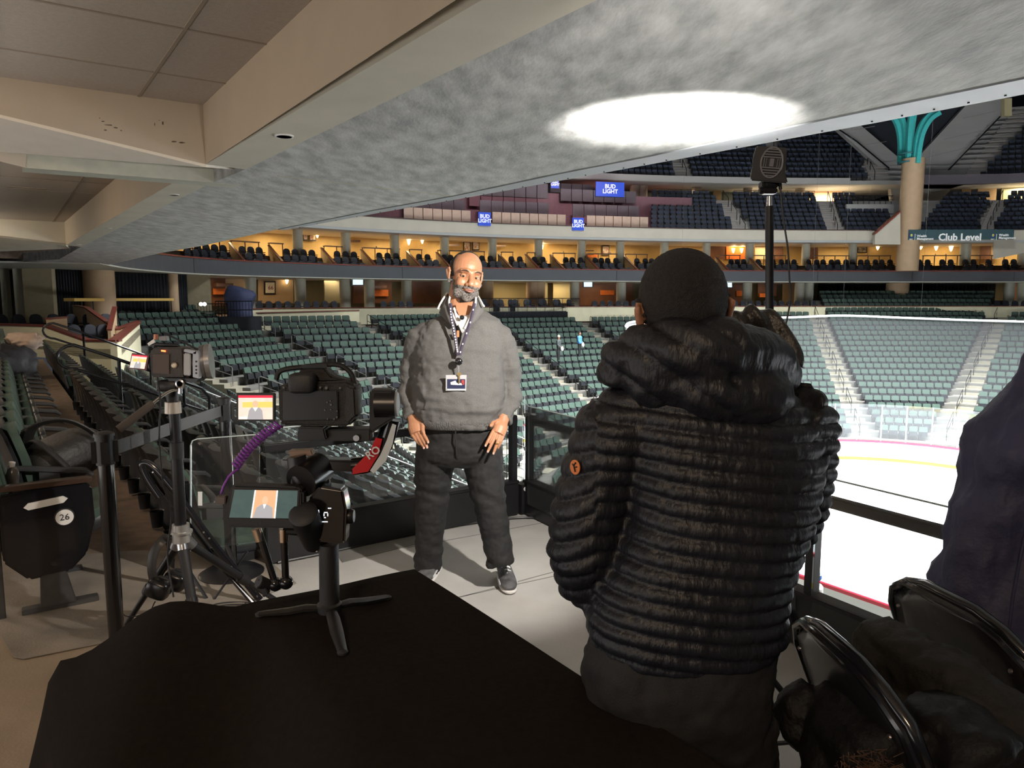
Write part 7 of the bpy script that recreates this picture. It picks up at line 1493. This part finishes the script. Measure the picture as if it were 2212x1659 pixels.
# ================================================================== FOLDING CHAIRS AND COATS ON THE RIGHT
def folding_chair(origin, rz, lab, sticker=False):
    rt = Matrix.Rotation(rz, 3, 'Z'); L = lambda x, y, z: Vector(origin) + rt @ Vector((x, y, z))
    t = thing('folding_chair', lab, 'chair', origin)
    W = .225
    pts = [L(-W, -.10, .02), L(-W, -.02, .42), L(-W, .0, .66), L(-W, -.03, .76), L(-W + .03, -.045, .82), L(-W + .09, -.055, .855), L(0, -.06, .87), L(W - .09, -.055, .855), L(W - .03, -.045, .82), L(W, -.03, .76), L(W, .0, .66), L(W, -.02, .42), L(W, -.10, .02)]
    pts = [L(-W, .28, .01), L(-W, .10, .40), L(-W, -.02, .68), L(-W, -.06, .78), L(-W + .02, -.075, .83), L(-W + .075, -.088, .865), L(-.08, -.095, .885), L(.08, -.095, .885), L(W - .075, -.088, .865), L(W - .02, -.075, .83), L(W, -.06, .78), L(W, -.02, .68), L(W, .10, .40), L(W, .28, .01)]
    mb = MB(); mb.tube(pts, .013, 10, ell=1.1); mb.build('frame', glossblack, t, smooth=True)
    mb = MB(); mb.tube([p + rt @ Vector((0, .0, -.014)) * (1 if 3 < i < 10 else 0) + rt @ Vector((0, -.012, 0)) for i, p in enumerate(pts[2:12])], .010, 8); mb.build('back_trim', glossblack, t, smooth=True)
    rings = []
    for z, y, w_ in ((.60, .005, .205), (.66, -.018, .212), (.74, -.05, .212), (.81, -.075, .200), (.855, -.085, .14), (.868, -.088, .10)):
        n_ = 9; rings.append([L(lerp(-w_, w_, i / (n_ - 1)), y - .018 * (1 - (2 * i / (n_ - 1) - 1) ** 2), z) for i in range(n_)])
    mb = MB(); mb.loft(rings, False, closed=False); o = mb.build('backrest', M('black_steel_panel', (.012, .012, .013), .28, coat=.2), t, smooth=True); sm = o.modifiers.new('t', 'SOLIDIFY'); sm.thickness = .012
    for x, z, y in ((-.175, .79, -.088), (-.175, .64, -.03), (.175, .79, -.088), (.175, .64, -.03)): mb = MB(); mb.lathe(L(x, y - .004, z), [(.006, 0), (.004, .003)], 10, axis=rt @ Vector((0, -1, .3))); mb.build('rivet', M('dull_rivet', (.22, .20, .2), .3, metal=.8), t, smooth=True)
    mb = MB(); mb.rbox(L(0, .18, .44), (.41, .38, .035), rot=rt, e=.3); mb.build('seat', glossblack, t, smooth=True)
    for sx in (-1, 1):
        mb = MB(); mb.tube([L(sx * (W - .03), .33, .43), L(sx * (W - .03), .0, .30), L(sx * (W - .03), -.20, .01)], .012, 8); mb.build('leg', glossblack, t, smooth=True)
    mb = MB(); mb.cyl(L(-W + .03, -.17, .08), L(W - .03, -.17, .08), .009, seg=8); mb.build('cross_bar', glossblack, t)
    if sticker: c = L(.035, -.088, .70); mb = MB(); a_, b_ = rt @ Vector((.011, 0, 0)), rt @ Vector((0, -.006, .016)); mb.prism([c - a_ - b_, c + a_ - b_, c + a_ + b_, c - a_ + b_], rt @ Vector((0, -.003, 0))); mb.build('sticker', M('grey_sticker', (.42, .39, .36), .5), t)
    return t
def chair_from(pl, pr, z, **k):    # place by the top corners of the back
    a, b = atZ(*pl, z), atZ(*pr, z); d_ = (b - a); d_.z = 0; mid = a + d_.normalized() * .225; rz = math.atan2(d_.y, d_.x); nn = Vector((-d_.y, d_.x, 0)).normalized()
    return (Vector((mid.x, mid.y, 0)) + nn * .075), rz
o1_, rz1 = chair_from((1722, 1352), (2030, 1640), .82); folding_chair(o1_, rz1, 'black folding chair nearest the camera, grey sticker on its back, coats on the seat', True)
o2_, rz2 = chair_from((1926, 1268), (2200, 1420), .82); folding_chair(o2_, rz2, 'black folding chair at the right edge in front of the navy cover')
print('chairs', o1_, math.degrees(rz1), o2_, math.degrees(rz2))
coatm = M('black_padded_coat', (.006, .006, .007), .6, spec=.25, bump=.3, bscale=60); coat2 = M('olive_grey_coat', (.017, .016, .014), .7, spec=.25, bump=.3, bscale=50, var=.2)
def coat(name, parts, m, lab, amp=.018, seed=0, vox=.010, parent=None, cat='coat'):
    mb = MB()
    for p in parts: mb.tube(p[0], p[1], 14)
    o = remesh(mb, name, m, vox, 3, parent, lambda c, n: n * (noise.fractal(c * 7 + Vector((seed, 0, 0)), .7, 2, 4) * amp + abs(noise.noise(c * 16 + Vector((0, seed, 0)))) * amp * .45 + abs(math.sin(c.z * 52 + c.x * 14 + seed)) * amp * .25))
    if parent is None: tag(o, lab, cat)
    return o
Q = lambda x, y, Y: atY(x, y, Y)
ch = (o1_ + Vector((math.cos(rz1 + math.pi / 2), math.sin(rz1 + math.pi / 2), 0)) * .18)
coat('padded_coat', [([Q(1790, 1490, 1.52), Q(1830, 1560, 1.45), Q(1900, 1640, 1.35), Q(1960, 1760, 1.3)], [.05, .085, .10, .10]), ([Q(1800, 1600, 1.42), Q(1830, 1720, 1.36), Q(1860, 1900, 1.3)], [.05, .08, .07]), ([Q(1960, 1560, 1.42), Q(2060, 1620, 1.34), Q(2160, 1700, 1.25)], [.07, .10, .09]),
                    ([Q(1775, 1500, 1.50), Q(1735, 1545, 1.50), Q(1702, 1572, 1.50)], [.050, .048, .042])], coatm, 'black padded coat heaped on the nearest folding chair, sleeve hanging left', seed=2)
coat('olive_coat', [([Q(1865, 1365, 1.66), Q(1930, 1395, 1.60), Q(2010, 1450, 1.52), Q(2110, 1540, 1.42), Q(2220, 1640, 1.34)], [.035, .055, .075, .085, .085]), ([Q(1870, 1400, 1.66), Q(1930, 1480, 1.58), Q(2040, 1560, 1.48)], [.05, .07, .08])], coat2, 'dark olive coat slung behind the nearest chair back, below the second chair', seed=9)
mb = MB(); random.seed(4)
c = Q(1868, 1650, 1.26)
for k in range(260):
    a = random.uniform(0, 2 * math.pi); r_ = random.uniform(0, .045); p = c + Vector((r_ * 1.4 * math.cos(a), -.01, r_ * math.sin(a) * .8)); mb.tube([p, p + Vector((jitter(.012), -.016, jitter(.014) + .006))], [.0012, .0004], 4)
tag(mb.build('fur_trim', M('brown_fur', (.10, .055, .035), .8, var=.4, vscale=40)), 'tuft of brown fur trim on the coat at the bottom edge', 'fur trim', kind='stuff')
# navy rain cover over a tall camera stand at the right edge
navyc = M('navy_rain_cover', (.030, .032, .078), .6, var=.2, vscale=5, bump=.9, bscale=9)
cv = thing('draped_equipment', 'large navy fabric cover draped over tall equipment at the right edge', 'equipment cover', Vector((1.75, 2.25, 0)))
rings = []; YV = 2.25
prof = [(735, 2237, 2440), (765, 2221, 2500), (800, 2217, 2540), (840, 2193, 2560), (900, 2143, 2580), (950, 2115, 2590), (1000, 2095, 2600), (1080, 2073, 2610), (1160, 2053, 2620), (1240, 2035, 2630), (1340, 2020, 2640), (1460, 1982, 2650), (1600, 1975, 2660), (1750, 1970, 2670)]
for k, (y, xl, xr) in enumerate(prof):
    n_ = 72; c = atY((xl + xr) / 2, y, YV); rx = (atY(xr, y, YV) - atY(xl, y, YV)).x / 2; rg = []
    for i in range(n_):
        a = 2 * math.pi * i / n_; f = 1 + .020 * math.sin(7 * a + k * .25) * min(1, k / 4) + .012 * math.sin(13 * a - k * .35) * min(1, k / 3); co = Vector((rx * f * math.cos(a), .22 * f * math.sin(a) * (.5 + .5 * min(1, k / 5)), 0)); rg.append(c + co)
    rings.append(rg)
mb = MB(); mb.loft(rings); o = mb.build('cover', navyc, cv, smooth=True, ang=80, subs=2)
tx = bpy.data.textures.new('crumple', 'CLOUDS'); tx.noise_scale = .16; tx.noise_depth = 3; dm = o.modifiers.new('d', 'DISPLACE'); dm.texture = tx; dm.strength = .085; dm.mid_level = .5; dm.texture_coords = 'LOCAL'
mb = MB(); sp_ = []
for k, (y, xl, xr) in enumerate(prof[2:12]): c = atY((xl + xr) / 2, y, YV); rx = (atY(xr, y, YV) - atY(xl, y, YV)).x / 2; a = R(180 + 42); sp_.append(c + Vector((rx * math.cos(a) * 1.0, .22 * math.sin(a) * min(1, .5 + .1 * (k + 2)) - .022, 0)))
mb.tube(sp_, .0035, 6); mb.build('seam', navyc, cv, smooth=True)
# small bag strap by the right railing
mb = MB(); mb.tube([atY(1690, 1285, 2.9), atY(1700, 1310, 2.9), atY(1715, 1345, 2.9)], [.02, .025, .02], 8); tag(mb.build('hanging_strap', black, smooth=True), 'black strap hanging at the railing beside the jacketed person', 'strap')
